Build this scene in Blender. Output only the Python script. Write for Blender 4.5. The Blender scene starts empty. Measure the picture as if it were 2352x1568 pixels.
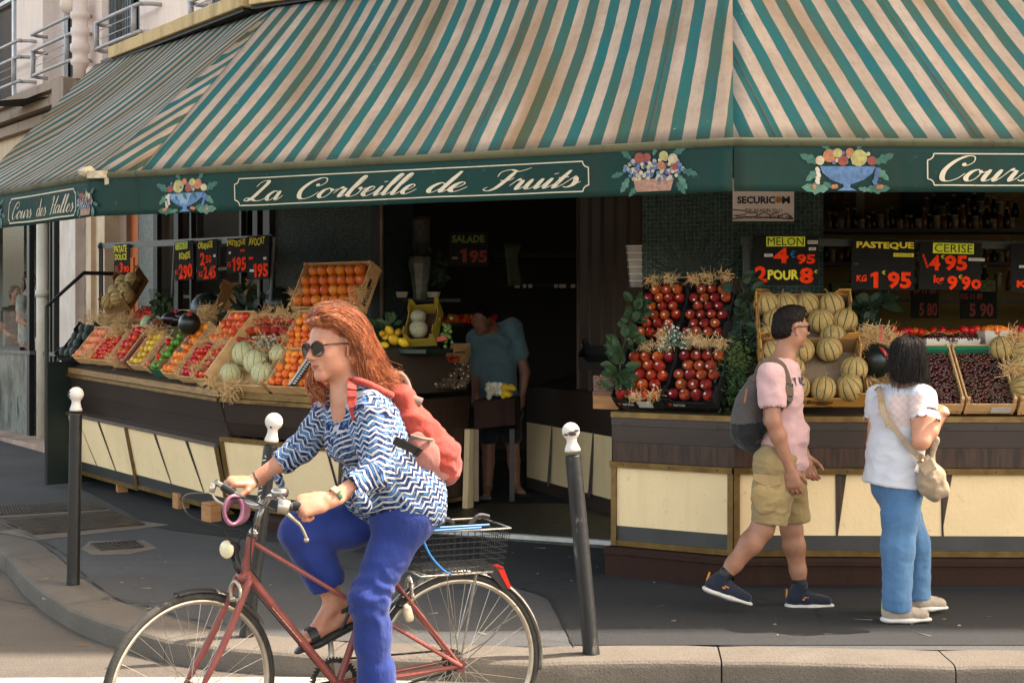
import bpy, bmesh, math, random
import numpy as np
from mathutils import Vector, Matrix, noise as mnoise
random.seed(7); RNG = np.random.default_rng(7)
R = math.radians
SC = bpy.context.scene
COL = SC.collection
# ---------------------------------------------------------------- camera, sky, sun, exposure
F, CX, HY, CH = 3267., 1176., 735., 1.75          # focal length in picture units (2352 wide), horizon row, eye height
cam_d = bpy.data.cameras.new('camera'); cam = bpy.data.objects.new('camera', cam_d); COL.objects.link(cam)
cam.location = (0, 0, CH); cam.rotation_euler = (R(90), 0, 0)
cam_d.sensor_width = 36; cam_d.lens = 36*F/2352; cam_d.shift_y = (HY-784)/2352
cam_d.clip_start = .05; cam_d.clip_end = 500
SC.camera = cam
SUN = Vector((.50, .112, .80)).normalized()
el, az = math.asin(SUN.z), math.atan2(SUN.x, SUN.y)
W = bpy.data.worlds.new('World'); SC.world = W; W.use_nodes = True
wn = W.node_tree.nodes; wl = W.node_tree.links
bg = wn['Background']; sky = wn.new('ShaderNodeTexSky'); sky.sky_type = 'NISHITA'; sky.sun_disc = False
sky.sun_elevation = el; sky.sun_rotation = az; sky.dust_density = 8; sky.ozone_density = .6; sky.air_density = 1.0
wb = wn.new('ShaderNodeMix'); wb.data_type = 'RGBA'; wb.blend_type = 'MULTIPLY'; wb.inputs[0].default_value = 1
wb.inputs[7].default_value = (1.0, .925, .775, 1)      # the photograph's warm white balance
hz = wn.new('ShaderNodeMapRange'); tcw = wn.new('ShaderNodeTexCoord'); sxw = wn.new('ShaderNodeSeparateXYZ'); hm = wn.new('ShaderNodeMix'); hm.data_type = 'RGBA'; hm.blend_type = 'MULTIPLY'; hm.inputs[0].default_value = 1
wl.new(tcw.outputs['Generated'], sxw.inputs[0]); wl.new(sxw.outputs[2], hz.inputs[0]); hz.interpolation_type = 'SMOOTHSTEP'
hz.inputs[1].default_value = .0; hz.inputs[2].default_value = .6; hz.inputs[3].default_value = 3.2; hz.inputs[4].default_value = .42      # added gradient: low sky boosted to light upright shop fronts, overhead dimmed
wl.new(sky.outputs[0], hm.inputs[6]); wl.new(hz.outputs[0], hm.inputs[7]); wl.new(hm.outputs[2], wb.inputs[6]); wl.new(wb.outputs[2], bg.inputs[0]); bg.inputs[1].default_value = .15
sl = bpy.data.lights.new('sun', 'SUN'); sl.energy = 2.5; sl.angle = R(.5); sl.color = (1, .90, .78)
so = bpy.data.objects.new('sun', sl); COL.objects.link(so); so.rotation_euler = (-SUN).to_track_quat('-Z', 'Y').to_euler(); so.location = (6, 2, 12)
SC.view_settings.view_transform = 'Standard'; SC.view_settings.look = 'None'; SC.view_settings.gamma = 1
SC.view_settings.exposure = 2.6
# ---------------------------------------------------------------- picture -> place helpers
def P(u, v, Y): return Vector(((u-CX)/F*Y, Y, CH-(v-HY)/F*Y))
def pav_z(Y): return .12 + max(0., Y-9.)*.025
def G(u, v):                                          # point on the pavement
    z = .12
    for _ in range(8):
        Y = (CH-z)*F/(v-HY); z = pav_z(Y)
    return P(u, v, Y)
V = Vector
# ---------------------------------------------------------------- materials
def s2l(c):
    return tuple(((x/255)/12.92 if x <= 10.3 else (((x/255)+.055)/1.055)**2.4) for x in c)
class NT:
    def __init__(s, name):
        s.m = bpy.data.materials.new(name); s.m.use_nodes = True
        s.n = s.m.node_tree.nodes; s.l = s.m.node_tree.links; s.b = s.n['Principled BSDF']
    def node(s, t, **kw):
        n = s.n.new('ShaderNode'+t)
        for k, v in kw.items(): setattr(n, k, v)
        return n
    def put(s, sock, v):
        if isinstance(v, (int, float)): sock.default_value = v
        elif isinstance(v, (tuple, list, Vector)):
            v = tuple(v)
            sock.default_value = v if len(v) == len(sock.default_value) else v+(1,)
        else: s.l.new(v, sock)
    def math(s, op, a, b=0., c=None):
        n = s.node('Math', operation=op); s.put(n.inputs[0], a); s.put(n.inputs[1], b)
        if c is not None: s.put(n.inputs[2], c)
        return n.outputs[0]
    def mix(s, f, a, b, mode='MIX'):
        n = s.node('Mix', data_type='RGBA', blend_type=mode); s.put(n.inputs[0], f); s.put(n.inputs[6], a); s.put(n.inputs[7], b)
        return n.outputs[2]
    def coord(s, kind='Object'):
        return s.node('TexCoord').outputs[kind]
    def mapping(s, vec, scale=(1, 1, 1), rot=(0, 0, 0)):
        n = s.node('Mapping'); s.l.new(vec, n.inputs[0]); n.inputs['Scale'].default_value = scale; n.inputs['Rotation'].default_value = rot
        return n.outputs[0]
    def noise(s, scale, detail=4, vec=None, rough=.6):
        n = s.node('TexNoise'); n.inputs['Scale'].default_value = scale; n.inputs['Detail'].default_value = detail; n.inputs['Roughness'].default_value = rough
        s.l.new(vec if vec is not None else s.coord(), n.inputs['Vector'])
        return n.outputs['Fac']
    def ramp(s, f, stops):
        n = s.node('ValToRGB'); e = n.color_ramp.elements
        while len(e) < len(stops): e.new(.5)
        for el_, (p, c) in zip(e, stops): el_.position = p; el_.color = tuple(c)+(1,) if len(c) == 3 else c
        s.put(n.inputs[0], f); return n.outputs[0]
    def step(s, f, lo, hi):
        n = s.node('MapRange'); s.put(n.inputs[0], f); n.inputs[1].default_value = lo; n.inputs[2].default_value = hi
        return n.outputs[0]
    def sep(s, vec):
        n = s.node('SeparateXYZ'); s.l.new(vec, n.inputs[0]); return n.outputs
    def bump(s, h, strength=.3, dist=.01):
        n = s.node('Bump'); n.inputs['Strength'].default_value = strength; n.inputs['Distance'].default_value = dist
        s.l.new(h, n.inputs['Height']); s.l.new(n.outputs[0], s.b.inputs['Normal'])
    def done(s, col=None, rough=None, metal=None, spec=None):
        if col is not None: s.put(s.b.inputs['Base Color'], col)
        if rough is not None: s.put(s.b.inputs['Roughness'], rough)
        if metal is not None: s.put(s.b.inputs['Metallic'], metal)
        if spec is not None: s.put(s.b.inputs['Specular IOR Level'], spec)
        return s.m
MATS = {}
def M(name, rgb, rough=.6, rgb2=None, scale=6., bump=0., bscale=80., metal=0., spec=.4, lo=.35, hi=.7, stretch=None, fine=.0, sss=0):
    """ordinary surface: two tones mixed by noise, optional fine grain and bump. rgb in 0-255 picture values"""
    if name in MATS: return MATS[name]
    t = NT(name); a = s2l(rgb); b = s2l(rgb2) if rgb2 else tuple(x*.8 for x in a)
    vec = t.coord()
    if stretch: vec = t.mapping(vec, stretch)
    c = t.mix(t.step(t.noise(scale, 5, vec), lo, hi), a, b)
    if fine: c = t.mix(t.math('MULTIPLY', t.step(t.noise(bscale*1.3, 2, vec), .4, .65), fine), c, tuple(x*.35 for x in a))
    if bump: t.bump(t.noise(bscale, 3, vec), bump, .01)
    if sss:
        t.b.inputs['Subsurface Weight'].default_value = sss; t.b.inputs['Subsurface Radius'].default_value = (.012, .005, .003); t.b.inputs['Subsurface Scale'].default_value = 1
    MATS[name] = t.done(c, rough, metal, spec); return MATS[name]
# ---------------------------------------------------------------- objects
ORG = {}
def tag(o, label=None, cat=None, group=None, kind=None):
    if label: o['label'] = label
    if cat: o['category'] = cat
    if group: o['group'] = group
    if kind: o['kind'] = kind
    return o
def thing(name, label, cat, loc, group=None):
    o = bpy.data.objects.new(name, None); o.empty_display_size = .1; COL.objects.link(o)
    o.location = loc; ORG[o] = Vector(loc); return tag(o, label, cat, group)
class MB:
    def __init__(s): s.v = []; s.f = []; s.mi = []; s.uv = {}; s.X = Matrix(); s.k = 0
    def pt(s, p): s.v.append(s.X @ Vector(p)); return len(s.v)-1
    def face(s, ids): s.f.append(tuple(ids)); s.mi.append(s.k)
    def quad(s, *ps): s.face([s.pt(p) for p in ps])
    def box(s, c, size, rot=None, taper=1.):
        hx, hy, hz = [d/2 for d in size]; Rm = rot or Matrix.Identity(3); c = Vector(c)
        i = len(s.v)
        for z in (-1, 1):
            q = taper if z > 0 else 1
            for x, y in ((-1, -1), (1, -1), (1, 1), (-1, 1)): s.pt(c + Rm @ Vector((x*hx*q, y*hy*q, z*hz)))
        for a in ((3, 2, 1, 0), (4, 5, 6, 7), (0, 1, 5, 4), (1, 2, 6, 5), (2, 3, 7, 6), (3, 0, 4, 7)): s.face([i+j for j in a])
    def bar(s, a, b, w, h, up=(0, 0, 1)):                 # box from a to b
        a, b = Vector(a), Vector(b); d = b-a; L = d.length
        if L < 1e-6: return
        z = d/L; x = Vector(up).cross(z)
        if x.length < 1e-4: x = Vector((1, 0, 0)).cross(z)
        x.normalize(); y = z.cross(x)
        s.box((a+b)/2, (w, h, L), Matrix((x, y, z)).transposed())
    def tube(s, pts, r, n=8, caps=True, closed=False):
        pts = [Vector(p) for p in pts]; m = len(pts)
        rs = r if isinstance(r, (list, tuple)) else [r]*m
        prev = None; rings = []
        for i, p in enumerate(pts):
            if closed: d = pts[(i+1) % m]-pts[i-1]
            else: d = pts[min(i+1, m-1)]-pts[max(i-1, 0)]
            d.normalize()
            if prev is None:
                x = d.orthogonal().normalized()
            else:
                x = prev-d*prev.dot(d)
                x = x.normalized() if x.length > 1e-6 else d.orthogonal().normalized()
            prev = x; y = d.cross(x)
            rings.append([s.pt(p+(x*math.cos(2*math.pi*j/n)+y*math.sin(2*math.pi*j/n))*rs[i]) for j in range(n)])
        for i in range(m if closed else m-1):
            A, B = rings[i], rings[(i+1) % m]
            for j in range(n): s.face((A[j], A[(j+1) % n], B[(j+1) % n], B[j]))
        if caps and not closed: s.face(rings[0][::-1]); s.face(rings[-1])
    def lathe(s, c, prof, n=24, axis=(0, 0, 1), cap=True):     # prof: (radius, height)
        ax = Vector(axis).normalized(); x = ax.orthogonal().normalized(); y = ax.cross(x); c = Vector(c); rings = []
        for r, h in prof:
            rings.append([s.pt(c+ax*h+(x*math.cos(2*math.pi*j/n)+y*math.sin(2*math.pi*j/n))*r) for j in range(n)])
        for A, B in zip(rings, rings[1:]):
            for j in range(n): s.face((A[j], A[(j+1) % n], B[(j+1) % n], B[j]))
        if cap: s.face(rings[0][::-1]); s.face(rings[-1])
    def ball(s, c, r, n=10, m=7, sx=(1, 1, 1), rot=None):
        c = Vector(c); Rm = rot or Matrix.Identity(3); rings = []
        top = s.pt(c+Rm @ Vector((0, 0, r*sx[2]))); bot = s.pt(c-Rm @ Vector((0, 0, r*sx[2])))
        for i in range(1, m):
            a = math.pi*i/m
            rings.append([s.pt(c+Rm @ Vector((r*sx[0]*math.sin(a)*math.cos(2*math.pi*j/n), r*sx[1]*math.sin(a)*math.sin(2*math.pi*j/n), r*sx[2]*math.cos(a)))) for j in range(n)])
        for j in range(n): s.face((top, rings[0][j], rings[0][(j+1) % n])); s.face((bot, rings[-1][(j+1) % n], rings[-1][j]))
        for A, B in zip(rings, rings[1:]):
            for j in range(n): s.face((A[j], B[j], B[(j+1) % n], A[(j+1) % n]))
    def grid(s, fn, nu, nv, uvf=None):
        ids = [[s.pt(fn(i/nu, j/nv)) for i in range(nu+1)] for j in range(nv+1)]
        if uvf:
            for j in range(nv+1):
                for i in range(nu+1): s.uv[ids[j][i]] = uvf(i/nu, j/nv)
        for j in range(nv):
            for i in range(nu): s.face((ids[j][i], ids[j][i+1], ids[j+1][i+1], ids[j+1][i]))
    def prism(s, poly, d):                               # polygon (list of points) pushed along vector d
        d = Vector(d); a = [s.pt(p) for p in poly]; b = [s.pt(Vector(p)+d) for p in poly]; n = len(a)
        s.face(a[::-1]); s.face(b)
        for i in range(n): s.face((a[i], a[(i+1) % n], b[(i+1) % n], b[i]))
    def raw(s, vs, fs):
        i = len(s.v)
        for p in vs: s.pt(p)
        for f in fs: s.face([i+j for j in f])
    def build(s, name, mat, parent=None, smooth=False, bevel=0, label=None, loc=None, seg=1):
        org = ORG[parent] if parent else (Vector(loc) if loc is not None else Vector())
        me = bpy.data.meshes.new(name)
        me.from_pydata([tuple(p-org) for p in s.v], [], s.f)
        mats = mat if isinstance(mat, (list, tuple)) else [mat]
        for m in mats: me.materials.append(m)
        if len(mats) > 1: me.polygons.foreach_set('material_index', s.mi)
        if s.uv:
            ul = me.uv_layers.new(name='puv')
            for l in me.loops: ul.data[l.index].uv = s.uv.get(l.vertex_index, (0, 0))
        if smooth: me.polygons.foreach_set('use_smooth', [True]*len(me.polygons))
        bm = bmesh.new(); bm.from_mesh(me); bmesh.ops.recalc_face_normals(bm, faces=bm.faces)
        if bevel: bmesh.ops.bevel(bm, geom=list(bm.edges), offset=bevel, segments=seg, affect='EDGES', clamp_overlap=True)
        bm.to_mesh(me); bm.free()
        o = bpy.data.objects.new(name, me); COL.objects.link(o)
        if parent: o.parent = parent
        else: o.location = org
        ORG[o] = org
        if smooth == 'auto': pass
        if label: o['label'] = label
        return o
def mesh_obj(name, vs, fs, mat, parent=None, smooth=True, mi=None, loc=None, uv=None):
    org = ORG[parent] if parent else (Vector(loc) if loc is not None else Vector())
    me = bpy.data.meshes.new(name)
    vs = np.asarray(vs)-np.array(org)
    me.from_pydata(vs.tolist(), [], [list(map(int, f)) for f in fs])
    for m in (mat if isinstance(mat, (list, tuple)) else [mat]): me.materials.append(m)
    if mi is not None: me.polygons.foreach_set('material_index', np.asarray(mi, dtype=np.int32))
    if smooth: me.polygons.foreach_set('use_smooth', [True]*len(me.polygons))
    if uv is not None:
        ul = me.uv_layers.new(name='puv'); li = np.zeros(len(me.loops), dtype=np.int32); me.loops.foreach_get('vertex_index', li)
        ul.data.foreach_set('uv', np.asarray(uv, dtype=np.float32)[li].ravel())
    o = bpy.data.objects.new(name, me); COL.objects.link(o)
    if parent: o.parent = parent
    else: o.location = org
    ORG[o] = org; return o
def frame(o, x, z=(0, 0, 1)):                             # matrix: local x along, z up, y = z cross x
    x = Vector(x).normalized(); z = Vector(z); z = (z-x*z.dot(x)).normalized(); y = z.cross(x)
    m = Matrix((x, y, z)).transposed().to_4x4(); m.translation = Vector(o); return m
def text_geo(s, size, bold=0., ext=.0, align='CENTER', squeeze=1., res=2):
    cu = bpy.data.curves.new('t', 'FONT'); cu.body = s; cu.size = size; cu.offset = bold; cu.extrude = ext
    cu.align_x = align; cu.align_y = 'CENTER'; cu.resolution_u = res
    o = bpy.data.objects.new('t', cu); COL.objects.link(o); dg = bpy.context.evaluated_depsgraph_get(); dg.update()
    me = bpy.data.meshes.new_from_object(o.evaluated_get(dg))
    vs = [Vector((v.co.x*squeeze, v.co.y, v.co.z)) for v in me.vertices]; fs = [tuple(p.vertices) for p in me.polygons]
    bpy.data.objects.remove(o); bpy.data.curves.remove(cu); bpy.data.meshes.remove(me)
    return vs, fs
def spline(pts, n=8, closed=False):                       # Catmull-Rom
    pts = [Vector(p) for p in pts]; m = len(pts); out = []
    for i in range(m if closed else m-1):
        if closed: p0, p1, p2, p3 = pts[i-1], pts[i], pts[(i+1) % m], pts[(i+2) % m]
        else: p0, p1, p2, p3 = pts[max(i-1, 0)], pts[i], pts[i+1], pts[min(i+2, m-1)]
        for k in range(n):
            t = k/n
            out.append(.5*((2*p1)+(p2-p0)*t+(2*p0-5*p1+4*p2-p3)*t*t+(3*p1-p0-3*p2+p3)*t**3))
    if not closed: out.append(pts[-1])
    return out
# ---------------------------------------------------------------- smooth bodies from a distance field
class Sdf:
    def __init__(s): s.p = []
    def cap(s, a, b, ra, rb=None, k=.02, flat=None, op='u', tag=0):
        s.p.append(('c', np.array(a, float), np.array(b, float), ra, ra if rb is None else rb, k, flat, op, tag)); return s
    def ell(s, c, r, Rm=None, k=.02, op='u', tag=0):
        Rm = np.array(Rm if Rm is not None else Matrix.Identity(3))[:3, :3]
        s.p.append(('e', np.array(c, float), np.array(r, float), Rm, None, k, None, op, tag)); return s
    def chain(s, pts, rs, k=.02, flat=None, tag=0):
        for i in range(len(pts)-1): s.cap(pts[i], pts[i+1], rs[i], rs[i+1], k, flat, tag=tag)
        return s
    @staticmethod
    def dist(q, X):
        if q[0] == 'c':
            _, a, b, ra, rb, k, flat, op, tg = q
            ab = b-a; L2 = max(float(ab@ab), 1e-9); d = X-a
            t = np.clip((d@ab.astype(np.float32))/L2, 0, 1)[..., None]
            d = d-t*ab.astype(np.float32); r = ra+(rb-ra)*t[..., 0]
            if flat:
                w = np.array(flat[0], dtype=np.float32); w = w/np.linalg.norm(w); f = flat[1]
                d = d+(d@w)[..., None]*w*(1/f-1); return (np.linalg.norm(d, axis=-1)-r)*min(1., f)
            return np.linalg.norm(d, axis=-1)-r
        _, c, r, Rm, _, k, _, op, tg = q
        d = (X-c.astype(np.float32))@Rm.astype(np.float32)
        k0 = np.linalg.norm(d/r.astype(np.float32), axis=-1); k1 = np.linalg.norm(d/(r*r).astype(np.float32), axis=-1)
        return k0*(k0-1)/np.maximum(k1, 1e-6)
    def mesh(s, h=.006, disp=None):
        lo = np.full(3, 1e9); hi = -lo; bb = []
        for q in s.p:
            if q[0] == 'c':
                r = max(q[3], q[4])*(max(1, q[6][1]) if q[6] else 1); a, b = np.minimum(q[1], q[2])-r, np.maximum(q[1], q[2])+r
            else: r = q[2].max(); a, b = q[1]-r, q[1]+r
            bb.append((a, b))
            if q[7] == 'u': lo = np.minimum(lo, a); hi = np.maximum(hi, b)
        lo -= 4*h; hi += 4*h; n = np.ceil((hi-lo)/h).astype(int)+1
        ax = [(lo[i]+h*np.arange(n[i])).astype(np.float32) for i in range(3)]
        Fd = np.full(n, .5, dtype=np.float32)
        for q, (a, b) in zip(s.p, bb):
            k = q[5]; m = 2*k+3*h
            i0 = np.maximum(np.floor((a-m-lo)/h).astype(int), 0); i1 = np.minimum(np.ceil((b+m-lo)/h).astype(int)+1, n)
            if (i1 <= i0).any(): continue
            sl_ = tuple(slice(i0[i], i1[i]) for i in range(3))
            X = np.stack(np.meshgrid(ax[0][sl_[0]], ax[1][sl_[1]], ax[2][sl_[2]], indexing='ij'), -1)
            d = Sdf.dist(q, X).astype(np.float32); f = Fd[sl_]
            if q[7] == 'u':
                hh = np.clip(.5+.5*(f-d)/k, 0, 1); Fd[sl_] = f*(1-hh)+d*hh-k*hh*(1-hh)
            else:
                d = -d; hh = np.clip(.5-.5*(f-d)/k, 0, 1); Fd[sl_] = f*(1-hh)+d*hh+k*hh*(1-hh)
        vs, fs = surface_nets(Fd, lo, h)
        if disp is not None:
            nr = vert_normals(vs, fs); vs = vs+nr*disp(vs, nr)[:, None]
        return vs, fs
    def nearest(s, X):                                    # index of the nearest primitive of each point
        X = np.asarray(X, dtype=np.float32); best = np.full(len(X), 1e9); idx = np.zeros(len(X), int)
        for i, q in enumerate(s.p):
            if q[7] != 'u': continue
            d = Sdf.dist(q, X); m = d < best; best[m] = d[m]; idx[m] = i
        return idx
def vert_normals(vs, fs):
    a = vs[fs[:, 0]]; n = np.cross(vs[fs[:, 2]]-a, vs[fs[:, 3]]-vs[fs[:, 1]]); out = np.zeros_like(vs)
    for j in range(4): np.add.at(out, fs[:, j], n)
    return out/np.maximum(np.linalg.norm(out, axis=1), 1e-9)[:, None]
def surface_nets(Fd, lo, h):
    S = Fd < 0; nx, ny, nz = S.shape
    cs = np.zeros((nx-1, ny-1, nz-1), dtype=np.int8); offs = [(i, j, k) for i in (0, 1) for j in (0, 1) for k in (0, 1)]
    for i, j, k in offs: cs += S[i:nx-1+i, j:ny-1+j, k:nz-1+k]
    act = np.argwhere((cs > 0) & (cs < 8))
    val = np.stack([Fd[act[:, 0]+i, act[:, 1]+j, act[:, 2]+k] for i, j, k in offs], 1)
    pos = np.zeros((len(act), 3)); cnt = np.zeros(len(act)); O = np.array(offs, float)
    for a in range(8):
        for b in range(a+1, 8):
            if np.abs(O[a]-O[b]).sum() != 1: continue
            va, vb = val[:, a], val[:, b]; m = (va < 0) != (vb < 0); t = np.where(m, va/np.where(m, va-vb, 1), 0)
            pos += np.where(m[:, None], O[a]+(O[b]-O[a])*t[:, None], 0); cnt += m
    vs = lo+(act+pos/cnt[:, None])*h
    ids = np.full(cs.shape, -1, dtype=np.int64); ids[act[:, 0], act[:, 1], act[:, 2]] = np.arange(len(act)); fs = []
    for ax_ in range(3):
        o1, o2 = [(1, 2), (2, 0), (0, 1)][ax_]
        s0 = [slice(None)]*3; s1 = [slice(None)]*3; s0[ax_] = slice(0, -1); s1[ax_] = slice(1, None)
        e = np.argwhere(S[tuple(s0)] != S[tuple(s1)])
        e = e[(e[:, o1] > 0) & (e[:, o2] > 0) & (e[:, o1] < S.shape[o1]-1) & (e[:, o2] < S.shape[o2]-1)]
        ins = S[e[:, 0], e[:, 1], e[:, 2]]; q = []
        for d1, d2 in ((1, 1), (0, 1), (0, 0), (1, 0)):
            c = e.copy(); c[:, o1] -= d1; c[:, o2] -= d2; q.append(ids[c[:, 0], c[:, 1], c[:, 2]])
        q = np.stack(q, 1); q[~ins] = q[~ins][:, ::-1]; fs.append(q)
    return vs, np.concatenate(fs)
def fbm(vs, scale, octv=3, seed=0.):
    return np.array([mnoise.fractal(Vector((p[0]*scale+seed, p[1]*scale, p[2]*scale)), .8, 2., octv) for p in vs])
# ================================================================ ground
def gutter_z(Y): return .0
def road_z(Y): return max(0., min(7.2-Y, 2.4))*.026 if Y < 7.2 else max(0., Y-9.)*.025
def asphalt(name, rgb, rgb2, big=.8, grain=.35):
    t = NT(name); co = t.coord()
    a, b = s2l(rgb), s2l(rgb2)
    c = t.mix(t.step(t.noise(big, 6, co, .65), .35, .68), a, b)
    c = t.mix(t.step(t.noise(5.5, 5, t.mapping(co, (1, 2.5, 1)), .7), .5, .72), c, tuple(x*.8 for x in a))
    g = t.noise(130, 2, co, .7)
    c = t.mix(t.math('MULTIPLY', t.step(g, .52, .75), grain), c, tuple(min(1, x*2.6+.02) for x in a))
    c = t.mix(t.math('MULTIPLY', t.step(g, .48, .25), grain), c, tuple(x*.4 for x in a))
    v = t.node('TexVoronoi', feature='DISTANCE_TO_EDGE'); v.inputs['Scale'].default_value = .55
    nn = t.node('TexNoise'); nn.inputs['Scale'].default_value = 2.2; nn.inputs['Detail'].default_value = 5
    ad = t.node('Mix', data_type='RGBA', blend_type='LINEAR_LIGHT'); ad.inputs[0].default_value = .35; t.l.new(co, ad.inputs[6]); t.l.new(nn.outputs['Color'], ad.inputs[7])
    t.l.new(ad.outputs[2], v.inputs['Vector'])
    crack = t.math('MULTIPLY', t.step(v.outputs[0], .012, .003), t.step(t.noise(.7, 2, co), .5, .6))
    c = t.mix(t.math('MULTIPLY', crack, .75), c, tuple(x*.3 for x in a))
    sp = t.node('TexVoronoi'); sp.inputs['Scale'].default_value = 2.6; t.l.new(co, sp.inputs['Vector'])      # trodden gum and drips
    rad = t.math('MULTIPLY', t.sep(sp.outputs['Color'])[0], .06)
    c = t.mix(t.math('MULTIPLY', t.step(t.math('SUBTRACT', sp.outputs['Distance'], rad), .0, -.012), .45), c, tuple(x*.45 for x in a))
    c = t.mix(t.math('MULTIPLY', t.step(t.noise(.45, 4, t.mapping(co, (.4, 1.6, 1)), .6), .52, .66), .28), c, tuple(min(1, x*1.7) for x in a))
    t.bump(t.noise(95, 3, co), .55, .012)
    MATS[name] = t.done(c, .9, spec=.3); return MATS[name]
m_road = asphalt('road_asphalt', (86, 79, 71), (71, 64, 59), 1.1, .5)
m_pave = asphalt('pavement_asphalt', (72, 71, 71), (61, 61, 61), .7, .3)
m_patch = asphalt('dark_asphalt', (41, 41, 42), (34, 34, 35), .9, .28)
KERB = [(40, 6.45), (14, 6.6), (6, 6.68), (2.37, 6.72), (1.42, 6.78), (.82, 6.83), (.16, 6.80), (-.5, 6.86), (-1.19, 7.0), (-1.64, 7.2), (-2.04, 7.52), (-2.53, 8.1), (-3.05, 8.95), (-3.56, 9.9), (-5.2, 12.6), (-10, 20.5), (-28, 48)]
kp = spline([(x, y, 0) for x, y in KERB], 10)
kn = []
for i in range(len(kp)):
    d = (kp[min(i+1, len(kp)-1)]-kp[max(i-1, 0)]).normalized(); kn.append(V((d.y, -d.x, 0)) if V((d.y, -d.x, 0)).dot(V((.3, 1, 0))) > 0 else V((-d.y, d.x, 0)))
b = MB()                                                  # road sheet
ys = [-60, -8, 0, 2.5, 4, 4.8, 5.4, 6, 6.6, 7.2, 9, 12, 20, 48, 140]
xs = [-160, -40, -20, -8, -4, -2, 0, 2, 4, 8, 20, 40, 160]
ids = [[b.pt((x, y, road_z(y))) for x in xs] for y in ys]
for j in range(len(ys)-1):
    for i in range(len(xs)-1): b.face((ids[j][i], ids[j][i+1], ids[j+1][i+1], ids[j+1][i]))
tag(b.build('road', m_road), kind='structure')
b = MB()                                                  # pavement sheet behind the kerb stones
inn = [p+n*.31 for p, n in zip(kp, kn)]
for i in range(len(inn)-1):
    A, B = inn[i], inn[i+1]
    fa = V((A.x*1.02+ (0 if A.x > -1 else 1.5), 30 if A.x > -6 else A.y+14, 0)); fb = V((B.x*1.02+(0 if B.x > -1 else 1.5), 30 if B.x > -6 else B.y+14, 0))
    K = 14
    for k in range(K):
        q = []
        for s, e, kk in ((A, fa, k), (B, fb, k), (B, fb, k+1), (A, fa, k+1)):
            p = s.lerp(e, (kk/K)**1.6); q.append((p.x, p.y, pav_z(p.y)))
        b.quad(*q)
tag(b.build('pavement', m_pave, smooth=True), kind='structure')
def stone(name, rgb, rgb2):
    t = NT(name); co = t.coord(); a, b_ = s2l(rgb), s2l(rgb2)
    c = t.mix(t.step(t.noise(3, 5, co), .35, .7), a, b_)
    g = t.noise(140, 2, co); c = t.mix(t.math('MULTIPLY', t.step(g, .5, .7), .5), c, tuple(x*.45 for x in a))
    c = t.mix(t.math('MULTIPLY', t.step(t.noise(300, 1, co), .6, .7), .4), c, tuple(min(1, x*1.5) for x in a))
    t.bump(t.noise(70, 4, co, .7), .6, .015); return t.done(c, .85, spec=.3)
m_kerb = stone('kerb_granite', (100, 92, 83), (87, 79, 70))
b = MB()
prof = [(0, -.12), (.003, .085), (.008, .102), (.02, .114), (.04, .119), (.31, .121), (.32, .05)]
arc = [0]
for i in range(1, len(kp)): arc.append(arc[-1]+(kp[i]-kp[i-1]).length)
def at_arc(s):
    j = 1
    while j < len(arc)-1 and arc[j] < s: j += 1
    t = (s-arc[j-1])/max(arc[j]-arc[j-1], 1e-6); return kp[j-1].lerp(kp[j], t), kn[j-1].lerp(kn[j], t).normalized()
s = 20.
lens = [1.02, .96, 1.1, .9]
jk = 0
while s < 62:
    L = lens[jk % 4]; jk += 1; rows = []
    for q in range(7):
        p, n = at_arc(s+.004+(L-.008)*q/6); rise = max(0, p.y-9)*.025
        wob = .004*math.sin(jk*7.1+q)
        rows.append([b.pt((p+n*(d+ (wob if z > 0 else 0))).to_tuple()[:2]+(z+rise-(.006 if q in (0, 6) and z > .1 else 0),)) for d, z in prof])
    for A, B in zip(rows, rows[1:]):
        for i in range(len(prof)-1): b.face((A[i], A[i+1], B[i+1], B[i]))
    b.face(rows[0]); b.face(rows[-1][::-1]); s += L
tag(b.build('kerb', m_kerb, smooth=True), kind='structure')
for mdl in [bpy.data.objects['kerb'].modifiers.new('e', 'EDGE_SPLIT')]: mdl.split_angle = R(24)
# darker newer asphalt in front of the stands
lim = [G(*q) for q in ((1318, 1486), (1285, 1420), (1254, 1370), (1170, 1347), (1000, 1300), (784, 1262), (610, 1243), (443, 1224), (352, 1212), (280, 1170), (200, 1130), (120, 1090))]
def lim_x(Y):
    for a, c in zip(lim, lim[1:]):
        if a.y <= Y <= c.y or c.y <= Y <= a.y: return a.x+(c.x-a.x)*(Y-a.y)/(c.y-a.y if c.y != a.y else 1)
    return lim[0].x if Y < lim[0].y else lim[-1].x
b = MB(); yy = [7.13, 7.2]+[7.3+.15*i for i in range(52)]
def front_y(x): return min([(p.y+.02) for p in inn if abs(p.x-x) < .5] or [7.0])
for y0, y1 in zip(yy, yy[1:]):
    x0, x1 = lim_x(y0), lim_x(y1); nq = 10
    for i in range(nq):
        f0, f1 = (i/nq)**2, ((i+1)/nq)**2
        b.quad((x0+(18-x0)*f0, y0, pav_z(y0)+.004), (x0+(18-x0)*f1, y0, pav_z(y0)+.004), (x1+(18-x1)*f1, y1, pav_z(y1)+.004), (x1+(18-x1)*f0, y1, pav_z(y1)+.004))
tag(b.build('pavement_patch', m_patch), kind='structure')
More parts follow.
